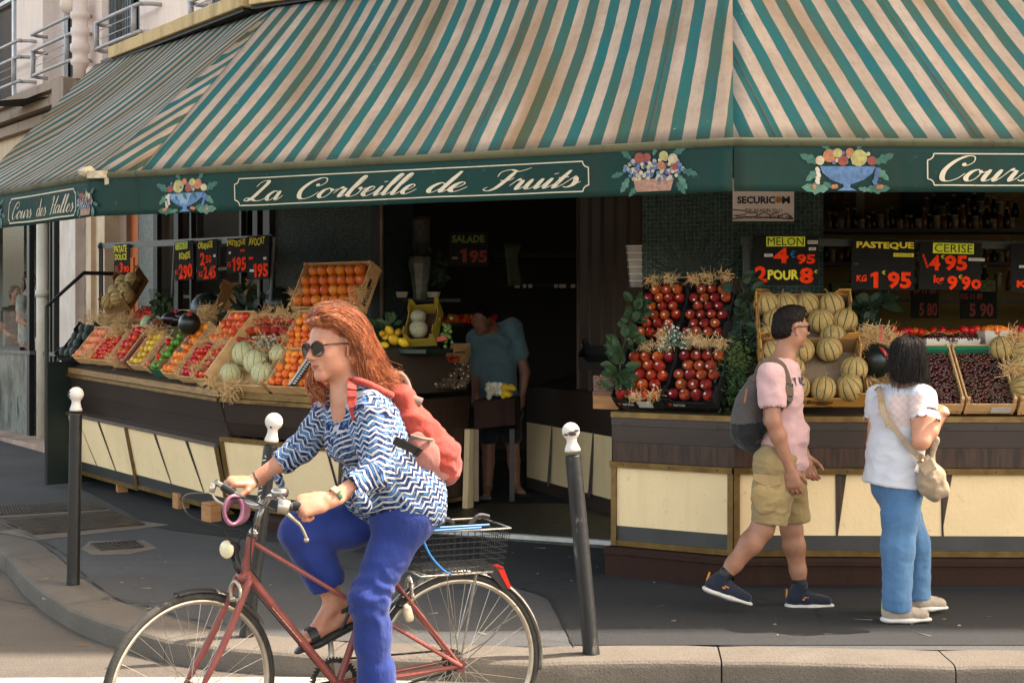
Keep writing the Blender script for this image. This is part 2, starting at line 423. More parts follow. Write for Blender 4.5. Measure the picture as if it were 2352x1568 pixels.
# tar seam along the patch and the older repair joints
m_tar = M('tar', (30, 29, 28), .7)
b = MB()
for seg in ([(1318, 1486), (1285, 1420), (1254, 1370), (1170, 1347)], [(0, 1205), (90, 1240), (160, 1282), (190, 1318), (262, 1372), (330, 1390), (420, 1418), (525, 1435)], [(45, 1287), (135, 1277)], [(160, 1388), (262, 1372)]):
    pts = spline([G(*q)+V((0, 0, .007)) for q in seg], 6)
    for i, (p, q) in enumerate(zip(pts, pts[1:])):
        d = (q-p).normalized(); n = V((-d.y, d.x, 0))*(.004+.003*math.sin(i*1.9)); b.quad(p-n, q-n, q+n, p+n)
tag(b.build('pavement_joint', m_tar), kind='structure')
m_paint = M('road_paint', (147, 141, 132), .8, (107, 98, 88), 14, .4, 70, lo=.45, hi=.75)
b = MB()
y0 = 6.93
for i in range(12):
    x = -5+.42*i; b.quad(*[(px, py, road_z(py)+.005) for px, py in ((x, y0-.35), (x+.43, y0-.35), (x+.43, y0+.01*math.sin(i)), (x, y0+.01*math.sin(i-1)))])
tag(b.build('road_marking', m_paint), kind='structure')
# metal covers in the pavement
m_iron = M('cast_iron', (52, 47, 42), .6, (84, 72, 58), 9, .3, 60, metal=.5)
m_conc = M('cover_concrete', (120, 108, 94), .9, (98, 88, 77), 4, .3, 70, fine=.3)
def pad(pts, up, thick=.012):
    q = [G(*p)+V((0, 0, up)) for p in pts]; return q
def cover(name, label, conc, iron, bars, cat, cross=0):
    base = G(*iron[0]); th = thing(name, label, cat, base)
    b = MB(); b.prism([p+V((0, 0, .001)) for p in pad(conc, 0)], (0, 0, .004)); b.build('concrete_surround', m_conc, th)
    b = MB(); q = pad(iron, .006); b.prism(q, (0, 0, .002))
    def bl(s, t): return q[0].lerp(q[1], s).lerp(q[3].lerp(q[2], s), t)
    b.build('pit', M('pit_black', (12, 12, 12), .9), th)
    b = MB(); n = bars
    for i in range(n+1): b.bar(bl(i/n, 0)+V((0, 0, .006)), bl(i/n, 1)+V((0, 0, .006)), .4*(q[0]-q[1]).length/n, .008)
    for i in range(cross+1): b.bar(bl(0, i/max(cross, 1))+V((0, 0, .0075)), bl(1, i/max(cross, 1))+V((0, 0, .0075)), .012 if cross < 6 else .4*(q[0]-q[3]).length/cross, .008)
    b.build('grating', m_iron, th)
cover('drain_cover', 'large square cast iron cover with checkered face set in concrete by the kerb', [(-5, 1222), (225, 1183), (388, 1206), (86, 1240)], [(14, 1200), (262, 1178), (331, 1206), (78, 1229)], 26, 'manhole cover', 20)
cover('drain_grate', 'small barred drain grate in a pale concrete pad near the front bicycle wheel', [(186, 1261), (205, 1244), (330, 1241), (360, 1259), (300, 1272), (212, 1274)], [(208, 1252), (310, 1245), (328, 1258), (232, 1265)], 11, 'drain', 1)
cover('ventilation_grating', 'long narrow slotted grating across the pavement behind the square iron cover', [(-40, 1192), (-40, 1166), (215, 1152), (252, 1172)], [(-30, 1186), (-30, 1168), (208, 1154), (244, 1170)], 8, 'grating', 36)
# ================================================================ buildings
nA, dA = V((-.8, -.6, 0)), V((-.6, .8, 0))
def WA(t, z, out=0.): return V((-2.05, 12.3, z))+dA*t+nA*out
def tA(u, out=0.):
    k = (u-CX)/F; x0, y0 = -2.05-.8*out, 12.3-.6*out; return (x0-y0*k)/(.6+.8*k)
def zA(u, v, out=0.):
    t = tA(u, out); return CH-(v-HY)/F*WA(t, 0, out).y
m_plaster = M('plaster', (226, 205, 192), .9, (214, 192, 178), 1.2, .25, 50)
def dirt_wall(name, rgb, dirt, amount=.6):
    t = NT(name); co = t.coord(); a, d = s2l(rgb), s2l(dirt)
    c = t.mix(t.step(t.noise(1.1, 5, co), .4, .75), a, tuple(x*.88 for x in a))
    st = t.noise(5, 5, t.mapping(co, (1, 1, .12)), .7)
    c = t.mix(t.math('MULTIPLY', t.step(st, .5, .8), amount), c, d)
    c = t.mix(t.math('MULTIPLY', t.step(t.noise(22, 4, co), .62, .74), amount*.8), c, tuple(x*.5 for x in d))
    t.bump(t.noise(40, 3, co), .25, .01); return t.done(c, .9, spec=.25)
m_facade = dirt_wall('facade_render', (228, 207, 194), (178, 156, 146), .45)
m_beam = dirt_wall('beam_paint', (196, 168, 122), (104, 84, 58), .7)
m_ledge = dirt_wall('ledge_stone', (150, 132, 116), (60, 52, 44), .9)
m_travert = dirt_wall('travertine', (196, 172, 142), (158, 132, 104), .6)
def holes_wall(b, fn, t0, t1, z0, z1, holes, depth):
    ts = sorted({t0, t1, *[h[0] for h in holes], *[h[1] for h in holes]}); zs = sorted({z0, z1, *[h[2] for h in holes], *[h[3] for h in holes]})
    for a, c in zip(ts, ts[1:]):
        for d, e in zip(zs, zs[1:]):
            if any(h[0] <= (a+c)/2 <= h[1] and h[2] <= (d+e)/2 <= h[3] for h in holes): continue
            b.quad(fn(a, d), fn(c, d), fn(c, e), fn(a, e))
    for h in holes:
        a, c, d, e = h
        for (p, q) in (((a, d), (c, d)), ((c, d), (c, e)), ((c, e), (a, e)), ((a, e), (a, d))):
            b.quad(fn(*p), fn(*q), fn(*q, -depth), fn(*p, -depth))
bld = thing('corner_building', 'pale plastered corner building standing above the greengrocer shop with the striped awning', 'building', (0, 13, 0))
tp = tA(186)
w1 = (tA(321), tA(234), zA(278, 140), 6.6); w3 = (tA(566), tA(470), zA(520, 34)-.02, 6.6)
b = MB(); holes_wall(b, WA, 0, tp, 4.3, 19, [w1, w3], .34); b.build('wall', m_facade, bld)
Bc = V((1.57, 10.1, 0)); Ac = V((-2.05, 12.3, 0)); nB = V((-.519, -.855, 0)); dB = (Bc-Ac).normalized()
b = MB()
b.quad(Ac+V((0, 0, 4.3)), Bc+V((0, 0, 4.3)), Bc+V((0, 0, 19)), Ac+V((0, 0, 19)))
b.quad(Bc+V((0, 0, 4.3)), (40, 10.1, 4.3), (40, 10.1, 19), Bc+V((0, 0, 19)))
b.build('wall', m_facade, bld)
b = MB(); b.face([b.pt(p) for p in (Ac+V((0, 0, 19)), Bc+V((0, 0, 19)), V((40, 10.1, 19)), V((40, 30, 19)), V((-10, 30, 19)), WA(tp, 19))]); b.build('roof', M('zinc', (120, 122, 125), .6), bld)
m_white = M('white_frame', (214, 214, 216), .45, bump=.05); m_glass_dark = M('window_dark', (24, 27, 28), .12, spec=.6)
m_shut = M('grey_shutter', (92, 97, 98), .5, (70, 74, 76), 3, stretch=(1, 1, .2))
def window(par, h, frame_m, sill, shutters):
    a, c, d, e = h
    b = MB(); o = -.26
    for t in (a+.03, c-.03, (a+c)/2): b.bar(WA(t, d, o), WA(t, e, o), .07, .05, nA)
    for z in (d+.03, (d+e)/2+.3): b.bar(WA(a, z, o-.002), WA(c, z, o-.002), .05, .07, nA)
    w = b.build('window', frame_m, par)
    b = MB(); b.quad(WA(a, d, -.3), WA(c, d, -.3), WA(c, e, -.3), WA(a, e, -.3)); b.build('pane', m_glass_dark, w)
    if shutters:
        b = MB()
        for t0, t1, oo in ((c-.02, c-.22, -.1), (c-.24, c-.5, -.16), (a+.03, a+.2, -.1)):
            p, q = WA(t0, d+.02, oo), WA(t1, d+.02, oo); b.prism([p, q, q+V((0, 0, e-d)), p+V((0, 0, e-d))], nA*.03)
            for k in range(3): b.bar(p.lerp(q, .25+.25*k)+nA*.035, p.lerp(q, .25+.25*k)+nA*.035+V((0, 0, e-d)), .02, .012, nA)
        b.build('shutter', m_shut, w)
    if sill:
        b = MB(); b.prism([WA(a-.1, d-.13, .0), WA(c+.1, d-.13, .0), WA(c+.1, d-.13, .14), WA(a-.1, d-.13, .14)], (0, 0, .12)); b.build('sill', m_plaster, w)
window(bld, w1, m_shut, True, True); window(bld, w3, m_white, True, True)
m_rail = M('grey_rail', (158, 153, 152), .45, (138, 132, 130), 8)
def railing(par, u0, u1, vt, vb, mid=False, out=.2):
    # rails given by left/right ends in the picture at the wall plane
    t0, t1 = tA(u0, out), tA(u1, out); zt, zb = zA(u1, vt, out), zA(u1, vb, out)
    b = MB()
    for z in ((zt, zb, (zt+zb)/2+.05) if mid else (zt, zb)):
        path = [WA(t0+.02, z, 0), WA(t0+.03, z, out*.55), WA(t0-.02, z, out*.9), WA(t0-.1, z, out), WA(t1+.16, z, out), WA(t1+.06, z, out*.85), WA(t1, z, out*.5), WA(t1-.02, z, 0)]
        b.tube(spline(path, 4), .021, 8)
    zl = (zt+zb)/2+.05 if mid else zt
    for t in (t0-.06, t1+.2): b.bar(WA(t, zb, out), WA(t, zl, out), .035, .045, nA)
    for k in (1, 2): b.tube([WA(t0-.06, zb+(zl-zb)*k/3, out), WA(t1+.2, zb+(zl-zb)*k/3, out)], .006, 6)
    b.build('railing', m_rail, par, smooth=True)
railing(bld, 217, 325, 6, 70); railing(bld, 432, 560, -48, -4)
b = MB()                                                  # beam the awning hangs from
zb0 = 4.47
for p, q in ((WA(tA(270, .24), zb0, .2), WA(-.05, zb0, .2)), (Ac+nB*.2+V((0, 0, zb0)), Bc+nB*.2+V((0, 0, zb0))), (Bc+V((-.1, -.2, zb0)), V((12, 9.9, zb0)))):
    b.bar(p, q, .26, .12, (0, 0, 1)) if False else b.bar(p, q, .12, .28, nA if p.x < -2.2 else (nB if p.x < 0 else V((0, -1, 0))))
b.build('cornice_beam', m_beam, bld, bevel=.006)
b = MB()
for p, q, n in ((WA(3.3, 4.41, .19), WA(0, 4.41, .19), nA), (Ac+nB*.19+V((0, 0, 4.41)), Bc+nB*.19+V((0, 0, 4.41)), nB), (Bc+V((0, -.19, 4.41)), V((12, 9.91, 4.41)), V((0, -1, 0)))): b.bar(p, q, .06, .22, n)
b.build('awning_box', M('dark_metal', (38, 36, 33), .6), bld)
# ---- left neighbour
nb = thing('neighbour_building', 'cream building left of the fruit shop with balconies and a marble shop front', 'building', WA(7, 0))
tl = tA(-260)
w2 = (tA(205), tA(98), zA(98, 205)-.05, 7.); w0 = (tA(38), tA(-60), zA(38, 238)-.1, 7.)
b = MB(); holes_wall(b, WA, tp+.005, 16, 4.02, 19, [w2, w0], .4); b.build('wall', m_facade, nb)
window(nb, w2, m_white, True, False); window(nb, w0, m_white, True, False)
railing(nb, 72, 168, 34, 136, True); railing(nb, -70, 44, 92, 186, True)
b = MB()
zl = zA(100, 215, .3)
for z, o, h in ((zl+.02, .30, .10), (zl-.12, .22, .2), (zl-.27, .12, .12)):
    b.prism([WA(tA(140 if z > zl else 172, o), z, 0), WA(12, z, 0), WA(12, z, o), WA(tA(140 if z > zl else 172, o), z, o)], (0, 0, h-.002))
b.prism([WA(tp+.02, zl-.28, 0), WA(tA(145, .3), zl-.28, 0), WA(tA(145, .34), zl-.28, .34), WA(tp-.02, zl-.28, .34)], (0, 0, .36))
b.build('ledge', m_ledge, nb)
b = MB(); b.quad(WA(tp+.01, .2, .02), WA(16, .2, .02), WA(16, 4.06, .02), WA(tp+.01, 4.06, .02))
def put_hole(): pass
m_pil = M('pilaster_marble', (206, 190, 176), .55, (176, 156, 142), 5, .1, stretch=(1, 1, .5)); m_grey = M('veined_marble', (168, 150, 134), .5, (122, 108, 100), 9, lo=.42, hi=.6)
m_mould = M('moulding_stone', (208, 182, 150), .7, (184, 156, 126), 4); m_panel = M('panel_stone', (150, 124, 102), .7, (128, 104, 86), 4)
b = MB(); tshop = tA(133)
b.quad(WA(tshop, 3.0, .02), WA(16, 3.0, .02), WA(16, 4.06, .02), WA(tshop, 4.06, .02)); b.quad(WA(tp-.9, 2.95, .02), WA(tshop, 2.95, .02), WA(tshop, 4.06, .02), WA(tp-.9, 4.06, .02))
b.build('wall', m_travert, nb)
for u0, u1, mt, dep in ((137, 173, m_pil, .22), (173, 198, m_grey, .12), (198, 209, m_mould, .2), (209, 224, m_mould, .15), (224, 240, m_mould, .2), (240, 290, m_panel, .05)):
    b = MB(); a, c = tA(u0, dep), tA(u1, dep); b.prism([WA(a, .1, 0), WA(c, .1, 0), WA(c, .1, dep), WA(a, .1, dep)], (0, 0, 3.1)); b.build('pilaster', mt, nb)
b = MB(); a, c = tA(290, .0), tA(317, .0); b.prism([WA(a, .2, -.04), WA(c, .2, -.04), WA(c, .2, 0), WA(a, .2, 0)], (0, 0, 3.1)); b.prism([WA(a-.09, .5, 0), WA(c+.09, .5, 0), WA(c+.09, .5, .015), WA(a-.09, .5, .015)], (0, 0, 1.9))
b.build('door', M('orange_wood', (196, 104, 34), .4, (150, 72, 22), 5, stretch=(1, 1, .15)), nb)
# the neighbour's shop window, its plinth of green marble, and the room behind
def marble(name, a, b_, sc=3.):
    t = NT(name); co = t.mapping(t.coord(), (1, 1, .45)); n = t.noise(sc, 6, co, .7)
    c = t.ramp(n, [(.36, s2l(a)), (.47, s2l(tuple(x*.8 for x in b_))), (.56, s2l(b_)), (.62, s2l(a))])
    c = t.mix(t.math('MULTIPLY', t.step(t.noise(14, 5, t.coord()), .55, .62), .6), c, s2l((40, 48, 46)))
    return t.done(c, .35)
m_marb = marble('green_marble', (24, 36, 36), (112, 116, 106))
m_black = M('black_metal', (26, 26, 25), .45); m_bar = M('black_bar', (30, 30, 30), .4)
zsill = zA(35, 812, .1)
b = MB()
for u0, u1 in ((-300, 68), (98, 133)):
    a, c = tA(u1, .1), tA(u0, .1); b.prism([WA(a, .25, -.3), WA(c, .25, -.3), WA(c, .25, .1), WA(a, .25, .1)], (0, 0, zsill-.25))
b.build('plinth', m_marb, nb)
b = MB()
for u0, u1 in ((-300, 70), (96, 133)):
    a, c = tA(u1, .13), tA(u0, .13); b.prism([WA(a, zsill, -.3), WA(c, zsill, -.3), WA(c, zsill, .14), WA(a, zsill, .14)], (0, 0, .045))
b.build('plinth_cap', M('cap_stone', (66, 70, 68), .5, (96, 96, 90), 10), nb)
b = MB(); b.prism([WA(tA(120, .5), .1, 0), WA(12, .1, 0), WA(12, .1, .45), WA(tA(110, .5), .1, .45)], (0, 0, .26)); b.build('step', M('step_stone', (176, 150, 132), .8, (120, 98, 84), 3, .3), nb)
b = MB()
for u, w in ((70, .09), (128, .06), (-8, .07), (120, .03)): b.bar(WA(tA(u, .1), .3, .1), WA(tA(u, .1), 3.05, .1), w, .06, nA)
b.bar(WA(tshop, 2.97, .1), WA(12, 2.97, .1), .08, .08, nA); b.bar(WA(tA(70), zsill+.06, .1), WA(12, zsill+.06, .1), .05, .06, nA)
b.build('window_frame', m_black, nb)
b = MB(); b.tube([WA(tA(98, .12), .3, .12), WA(tA(98, .12), 3.0, .12)], .07, 14); b.tube([WA(tA(98, .12), 2.02, .12), WA(tA(98, .12), 2.1, .12)], .085, 14)
b.build('column', M('cream_column', (196, 184, 164), .5), nb, smooth=True)
def pane_mat(name, tint=.9, gloss=.12):
    t = NT(name); t.n.remove(t.b); tr = t.node('BsdfTransparent'); tr.inputs[0].default_value = (tint, tint, tint*.97, 1)
    g = t.node('BsdfGlossy'); g.inputs['Roughness'].default_value = .03; g.inputs[0].default_value = (1, 1, 1, 1); fr = t.node('LayerWeight'); fr.inputs[0].default_value = .04
    mx = t.node('MixShader'); t.put(mx.inputs[0], t.math('MINIMUM', fr.outputs['Fresnel'], gloss)); t.l.new(tr.outputs[0], mx.inputs[1]); t.l.new(g.outputs[0], mx.inputs[2])
    t.l.new(mx.outputs[0], t.n['Material Output'].inputs[0]); return t.m
m_pane = pane_mat('shop_pane', .8, .13); m_pane2 = pane_mat('display_pane', .8, .06)
b = MB(); b.quad(WA(tA(70), zsill, .08), WA(12, zsill, .08), WA(12, 3., .08), WA(tA(70), 3., .08)); b.quad(WA(tA(104), zsill, .08), WA(tA(128), zsill, .08), WA(tA(128), 3., .08), WA(tA(104), 3., .08)); b.build('pane', m_pane, nb)
b = MB(); m_room = M('cafe_wall', (120, 120, 108), .8, (92, 94, 86), .8)
b.quad(WA(tshop-.2, .3, -2.2), WA(24, .3, -2.2), WA(24, 3.2, -2.2), WA(tshop-.2, 3.2, -2.2)); b.quad(WA(tshop-.2, .3, -2.2), WA(tshop-.2, .3, 0), WA(tshop-.2, 3.2, 0), WA(tshop-.2, 3.2, -2.2)); b.quad(WA(tshop-.2, 3.1, -2.2), WA(24, 3.1, -2.2), WA(24, 3.1, 0), WA(tshop-.2, 3.1, 0)); b.quad(WA(tshop-.2, .35, -2.2), WA(24, .35, -2.2), WA(24, .35, 0), WA(tshop-.2, .35, 0))
for u in (8, 30, 47): b.bar(WA(tA(u), .4, -1.9), WA(tA(u), 3, -1.9), .12, .1, nA)
b.build('room', m_room, nb)
b = MB()
for k in range(6): b.bar(WA(tA(90, -.02), .35+.2*k, -.02), WA(tA(90, -.02), .54+.2*k, -.02), .2, .03, nA)
b.build('tile_strip', M('white_tile', (186, 180, 172), .3), nb)
# drain pipe between the two houses
b = MB(); o = .16; tpp = tA(184, o)
def pz(v): return zA(184, v, o)
prof = [(.082, pz(-60)), (.082, pz(28)), (.105, pz(30)), (.105, pz(42)), (.085, pz(46)), (.085, pz(64)), (.102, pz(66)), (.102, pz(80)), (.088, pz(84)), (.088, pz(100)), (.108, pz(104)), (.108, pz(118)), (.082, pz(124)), (.08, pz(136)), (.1, pz(140)), (.1, pz(148)), (.078, pz(152)), (.076, pz(182))]
b.lathe(WA(tpp, 0, o), prof, 20)
b.ball(WA(tpp+.16, pz(8), o+.06), .11, 12, 8)
b.build('drain_pipe', M('pipe_paint', (216, 196, 184), .55, (196, 174, 160), 6), nb, smooth=True)
# ================================================================ the fruit shop's own shell
shop = thing('fruit_shop', 'dark open greengrocer shop with mosaic pillars under the green striped awning', 'shop', (0, 11.5, 0))
def mosaic(name, rgb, rgb2, grout, size=.026):
    t = NT(name); uv = t.node('UVMap', uv_map='puv').outputs[0]
    br = t.node('TexBrick', offset=0.); t.l.new(t.mapping(uv, (1, 1, 1)), br.inputs[0])
    br.inputs['Color1'].default_value = s2l(rgb)+(1,); br.inputs['Color2'].default_value = s2l(rgb2)+(1,); br.inputs['Mortar'].default_value = s2l(grout)+(1,)
    for k, v in (('Scale', 1), ('Mortar Size', size*.09), ('Brick Width', size), ('Row Height', size), ('Bias', -.1)): br.inputs[k].default_value = v
    c = t.mix(t.step(t.noise(30, 3, t.mapping(uv, (1, 3.5, 1))), .35, .65), br.outputs[0], s2l(tuple(x*.55 for x in rgb)))
    c = t.mix(t.step(t.noise(30, 3, t.mapping(uv, (3.5, 1, 1))), .55, .7), c, s2l(rgb2))
    t.bump(br.outputs['Fac'], -.4, .004); return t.done(c, .4, spec=.3)
m_mos = mosaic('dark_mosaic', (38, 54, 52), (68, 88, 86), (88, 94, 90)); m_mos2 = mosaic('green_mosaic', (32, 58, 52), (62, 98, 90), (104, 126, 116), .032); m_mos3 = mosaic('grey_mosaic', (66, 76, 74), (106, 114, 108), (120, 122, 114), .03)
def uvwall(b, p, q, z0, z1, n=None, th=.0):
    L = (V(q)-V(p)).length
    b.grid(lambda s_, t_: V(p).lerp(V(q), s_)*1.+V((0, 0, z0+(z1-z0)*t_)), 1, 1, lambda s_, t_: (s_*L, t_*(z1-z0)))
def Bu(u):                                                # point of wall B seen at picture column u
    k = (u-CX)/F; s_ = (Ac.x-k*Ac.y)/(k*dB.y-dB.x); return Ac+dB*s_
b = MB(); uvwall(b, Ac, Bu(868), .1, 4.4); uvwall(b, Bu(868), Bu(868)-nB*.5, .1, 4.4); b.build('pillar', m_mos, shop)
b = MB(); uvwall(b, Bu(1476), Bc, .1, 4.4); uvwall(b, Bc, V((2.21, 10.1, 0)), .1, 4.4); uvwall(b, Bu(1476), Bu(1476)-nB*.5, .1, 4.4); uvwall(b, V((2.21, 10.1, 0)), V((2.21, 10.5, 0)), .1, 4.4); b.build('pillar', m_mos2, shop)
b = MB(); uvwall(b, WA(tA(318), 0), WA(tA(362), 0), .1, 4.4); b.build('pillar', m_mos3, shop)
# door post and frames
b = MB()
for u, w, h in ((872, .07, 0), (880, .03, 0)): p = Bu(u); b.bar(p+nB*.03+V((0, 0, .15)), p+nB*.03+V((0, 0, 4.2)), w, .08, nB)
b.build('door_frame', m_black, shop)
b = MB(); p = Bu(890); b.bar(p+nB*.08+V((0, 0, .2)), p+nB*.08+V((0, 0, 3.4)), .022, .022, nB); b.build('door_post', M('worn_post', (120, 104, 84), .5, (84, 62, 46), 6), shop)
# display window on the left street: dark glass, frames, shelves behind
b = MB(); b.quad(WA(0, .9, -.02), WA(tA(362), .9, -.02), WA(tA(362), 4.3, -.02), WA(0, 4.3, -.02)); b.build('pane', m_pane2, shop)
b = MB()
for u, w in ((366, .1), (414, .1), (447, .04), (670 if False else 562, .04), (622, .12), (596, .09)): t = tA(u); b.bar(WA(t, .3, .02), WA(t, 4.3, .02), w, .05, nA)
b.build('window_frame', M('frame_grey', (40, 37, 31), .6, (30, 28, 25), 3), shop)
b = MB()
for v in (625, 684): z = zA(500, v, -.3); b.bar(WA(tA(562), z, -.3), WA(tA(400), z, -.3), .03, .3, (0, 0, 1)) if False else b.prism([WA(tA(562), z, -.55), WA(tA(395), z, -.55), WA(tA(395), z, -.12), WA(tA(562), z, -.12)], (0, 0, .03))
b.build('shelf', M('dim_shelf', (110, 104, 82), .6), shop)
# inside
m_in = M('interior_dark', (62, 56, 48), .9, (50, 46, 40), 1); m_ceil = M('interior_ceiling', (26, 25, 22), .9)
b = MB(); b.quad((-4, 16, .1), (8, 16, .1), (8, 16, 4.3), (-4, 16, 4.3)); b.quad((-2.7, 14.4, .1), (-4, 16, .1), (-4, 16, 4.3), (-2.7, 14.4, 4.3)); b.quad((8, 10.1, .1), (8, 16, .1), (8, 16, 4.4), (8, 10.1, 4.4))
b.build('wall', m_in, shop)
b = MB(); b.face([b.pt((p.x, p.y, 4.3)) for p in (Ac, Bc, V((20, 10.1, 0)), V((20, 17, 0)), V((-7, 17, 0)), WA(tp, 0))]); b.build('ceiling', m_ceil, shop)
b = MB()                                                  # lintel over the entrance
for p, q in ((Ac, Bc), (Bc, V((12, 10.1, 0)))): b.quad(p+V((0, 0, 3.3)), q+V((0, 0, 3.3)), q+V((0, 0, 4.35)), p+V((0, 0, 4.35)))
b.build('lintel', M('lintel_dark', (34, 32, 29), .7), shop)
m_ftile = M('floor_tile', (74, 70, 52), .5, (54, 50, 38), 14, lo=.45, hi=.55)
fe = [V((-1.9, 11.13, 0)), V((1.25, 9.72, 0))]
b = MB(); b.prism([fe[0]+V((0, 0, .04)), fe[1]+V((0, 0, .04)), V((1.6, 10.15, .04)), V((8, 10.2, .04)), V((8, 16.2, .04)), V((-6, 16.2, .04)), V((-3, 13, .04))], (0, 0, .16)); tag(b.build('shop_floor', m_ftile), kind='structure')
b = MB(); b.bar(fe[0]+V((0, -.03, .2)), fe[1]+V((0, -.03, .2)), .07, .02, (0, 0, 1)) if False else b.prism([fe[0]+V((0, -.02, .175)), fe[1]+V((0, -.02, .175)), fe[1]+V((.01, .04, .175)), fe[0]+V((.01, .04, .175))], (0, 0, .03)); b.build('threshold', M('threshold_metal', (200, 196, 188), .5, (150, 146, 140), 6), shop)
# wooden partition right of the entrance, dark doors behind
p0 = Bu(1474)-nB*.35; 
b = MB(); q0, q1 = P(1328, 0, 12.2), P(1474, 0, 10.9); q0.z = q1.z = 0
b.quad(q0+V((0, 0, .2)), q1+V((0, 0, .2)), q1+V((0, 0, 4.3)), q0+V((0, 0, 4.3)))
for k in range(6): c = q0.lerp(q1, k/5); b.bar(c+V((0, -.02, .2)), c+V((0, -.02, 4.2)), .03, .03)
b.build('partition', M('brown_boards', (78, 60, 46), .65, (58, 46, 36), 3, stretch=(1, 1, .1)), shop)
# room behind the right-hand display window
b = MB(); b.quad((2.0, 12.6, 1.2), (8, 12.6, 1.2), (8, 12.6, 4.3), (2.0, 12.6, 4.3)); b.build('back_wall', M('ochre_wall', (128, 108, 60), .8, (104, 86, 46), .7), shop)
b = MB(); b.quad((2.21, 10.14, .9), (12, 10.14, .9), (12, 10.14, 4.3), (2.21, 10.14, 4.3)); b.build('pane', m_pane2, shop)
b = MB()
for v, y in ((530, 11.9), (606, 11.9), (690, 11.6)): z = P(0, v, y).z; b.box((4.9, y+.12, z), (5.4, .36, .03))
b.build('shelf', M('dark_shelf', (44, 38, 28), .5), shop)
# ================================================================ the awning
aw = thing('awning', 'large green and cream striped canvas awning with dark green lettered valance round the shop corner', 'awning', (0, 9, 2.4))
ZT, ZU = 2.75, 4.42
A0, A1, A2, A3, A4 = V((-4.5, 11.68, ZT)), V((-2.87, 9.75, ZT)), V((-2.51, 9.58, ZT)), V((1.22, 7.84, ZT)), V((10, 8.2, ZT))
U0 = WA(3.46, ZU, .3); U1 = V((-1.98, 12.02, ZU)); U2 = U1.copy(); U3 = V((1.52, 9.82, ZU)); U4 = V((10, 9.82, ZU))
t = NT('awning_canvas'); uv = t.node('UVMap', uv_map='puv').outputs[0]; xyz = t.sep(uv); co = t.coord()
wob = t.math('MULTIPLY_ADD', t.noise(3, 2, co), .012, -.006)
sx = t.math('ADD', xyz[0], wob)
fr = t.math('FRACT', t.math('DIVIDE', sx, .162))
st = t.math('SUBTRACT', t.step(fr, .49, .51), t.step(fr, .985, 1.0))
cream = t.mix(t.step(t.noise(2.2, 5, co), .35, .7), s2l((180, 163, 148)), s2l((158, 139, 122)))
teal = t.mix(t.step(t.noise(1.4, 4, co), .35, .65), s2l((23, 98, 103)), s2l((43, 93, 86)))
teal = t.mix(t.step(t.noise(4, 3, t.mapping(co, (1, .5, .5))), .55, .75), teal, s2l((18, 91, 106)))
c = t.mix(st, cream, teal)
stv = t.noise(1.05, 4, t.mapping(uv, (1.9, .2, 1)), .6)      # long streaks of algae down the slope
dirtf = t.math('MULTIPLY', t.step(stv, .44, .60), t.step(t.noise(.55, 3, t.mapping(uv, (1, .6, 1))), .34, .52))
c = t.mix(t.math('MULTIPLY', dirtf, .8), c, t.mix(st, s2l((139, 109, 78)), s2l((76, 76, 44))))
sm = t.math('FRACT', t.math('DIVIDE', t.math('ADD', xyz[0], .285), 1.134))
seam = t.math('MULTIPLY', t.step(t.math('ABSOLUTE', t.math('SUBTRACT', sm, .5)), .012, .0), t.step(t.noise(9, 4, co), .3, .6))
c = t.mix(t.math('MULTIPLY', seam, .9), c, s2l((84, 68, 54)))
c = t.mix(t.math('MULTIPLY', t.step(t.noise(45, 4, t.mapping(uv, (1, .3, 1))), .5, .8), .3), c, s2l((83, 68, 57)))
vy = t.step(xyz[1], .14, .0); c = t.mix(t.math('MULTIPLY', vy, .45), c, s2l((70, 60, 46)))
spk = t.step(t.noise(26, 1, co), .79, .81); c = t.mix(t.math('MULTIPLY', spk, .7), c, s2l((150, 144, 138)))
hgt = t.math('ADD', t.math('MULTIPLY', t.noise(2.6, 3, t.mapping(uv, (1.8, .5, 1))), 1.), t.math('ADD', t.math('MULTIPLY', t.noise(220, 2, co), .03), t.math('MULTIPLY', seam, .25)))
t.bump(hgt, .35, .06)
t.b.inputs['Transmission Weight'].default_value = 0
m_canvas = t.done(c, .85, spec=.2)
tl = t.node('BsdfTranslucent'); t.put(tl.inputs[0], t.mix(1., c, s2l((250, 226, 190)), 'MULTIPLY')); ms = t.node('MixShader'); ms.inputs[0].default_value = .30     # thin canvas lets daylight through
t.l.new(t.b.outputs[0], ms.inputs[1]); t.l.new(tl.outputs[0], ms.inputs[2]); t.l.new(ms.outputs[0], t.n['Material Output'].inputs[0])
def facet(b, a0, a1, u0, u1, skew, s0, nu, nv, sagz=.05, like=None):
    d = (a1-a0).normalized(); L = (a1-a0).length; up = ((u0+u1)/2-(a0+a1)/2); up = (up-d*up.dot(d)).normalized(); nrm = d.cross(up).normalized()
    if nrm.z < 0: nrm = -nrm
    def fn(s, v):
        p = a0.lerp(a1, s).lerp(u0.lerp(u1, s), v)
        w = math.sin(math.pi*v)*sagz; rib = .018*math.sin(math.pi*v)**.5*math.cos(2*math.pi*((p-a0).dot(d)-skew*(p-a0).dot(up)+s0+.285)/1.134-math.pi)
        return p-nrm*(w*min(1, 5*min(s, 1-s)+.0))+nrm*rib*min(1, 8*min(s, 1-s))
    def uvf(s, v):
        p = a0.lerp(a1, s).lerp(u0.lerp(u1, s), v)
        if like: o_, dd, uu = like; return ((p-o_).dot(dd)+.02*(p-o_).dot(uu)+.06, (p-o_).dot(uu))
        return ((p-a0).dot(d)-skew*(p-a0).dot(up)+s0, (p-a0).dot(up))
    b.grid(fn, nu, nv, uvf)
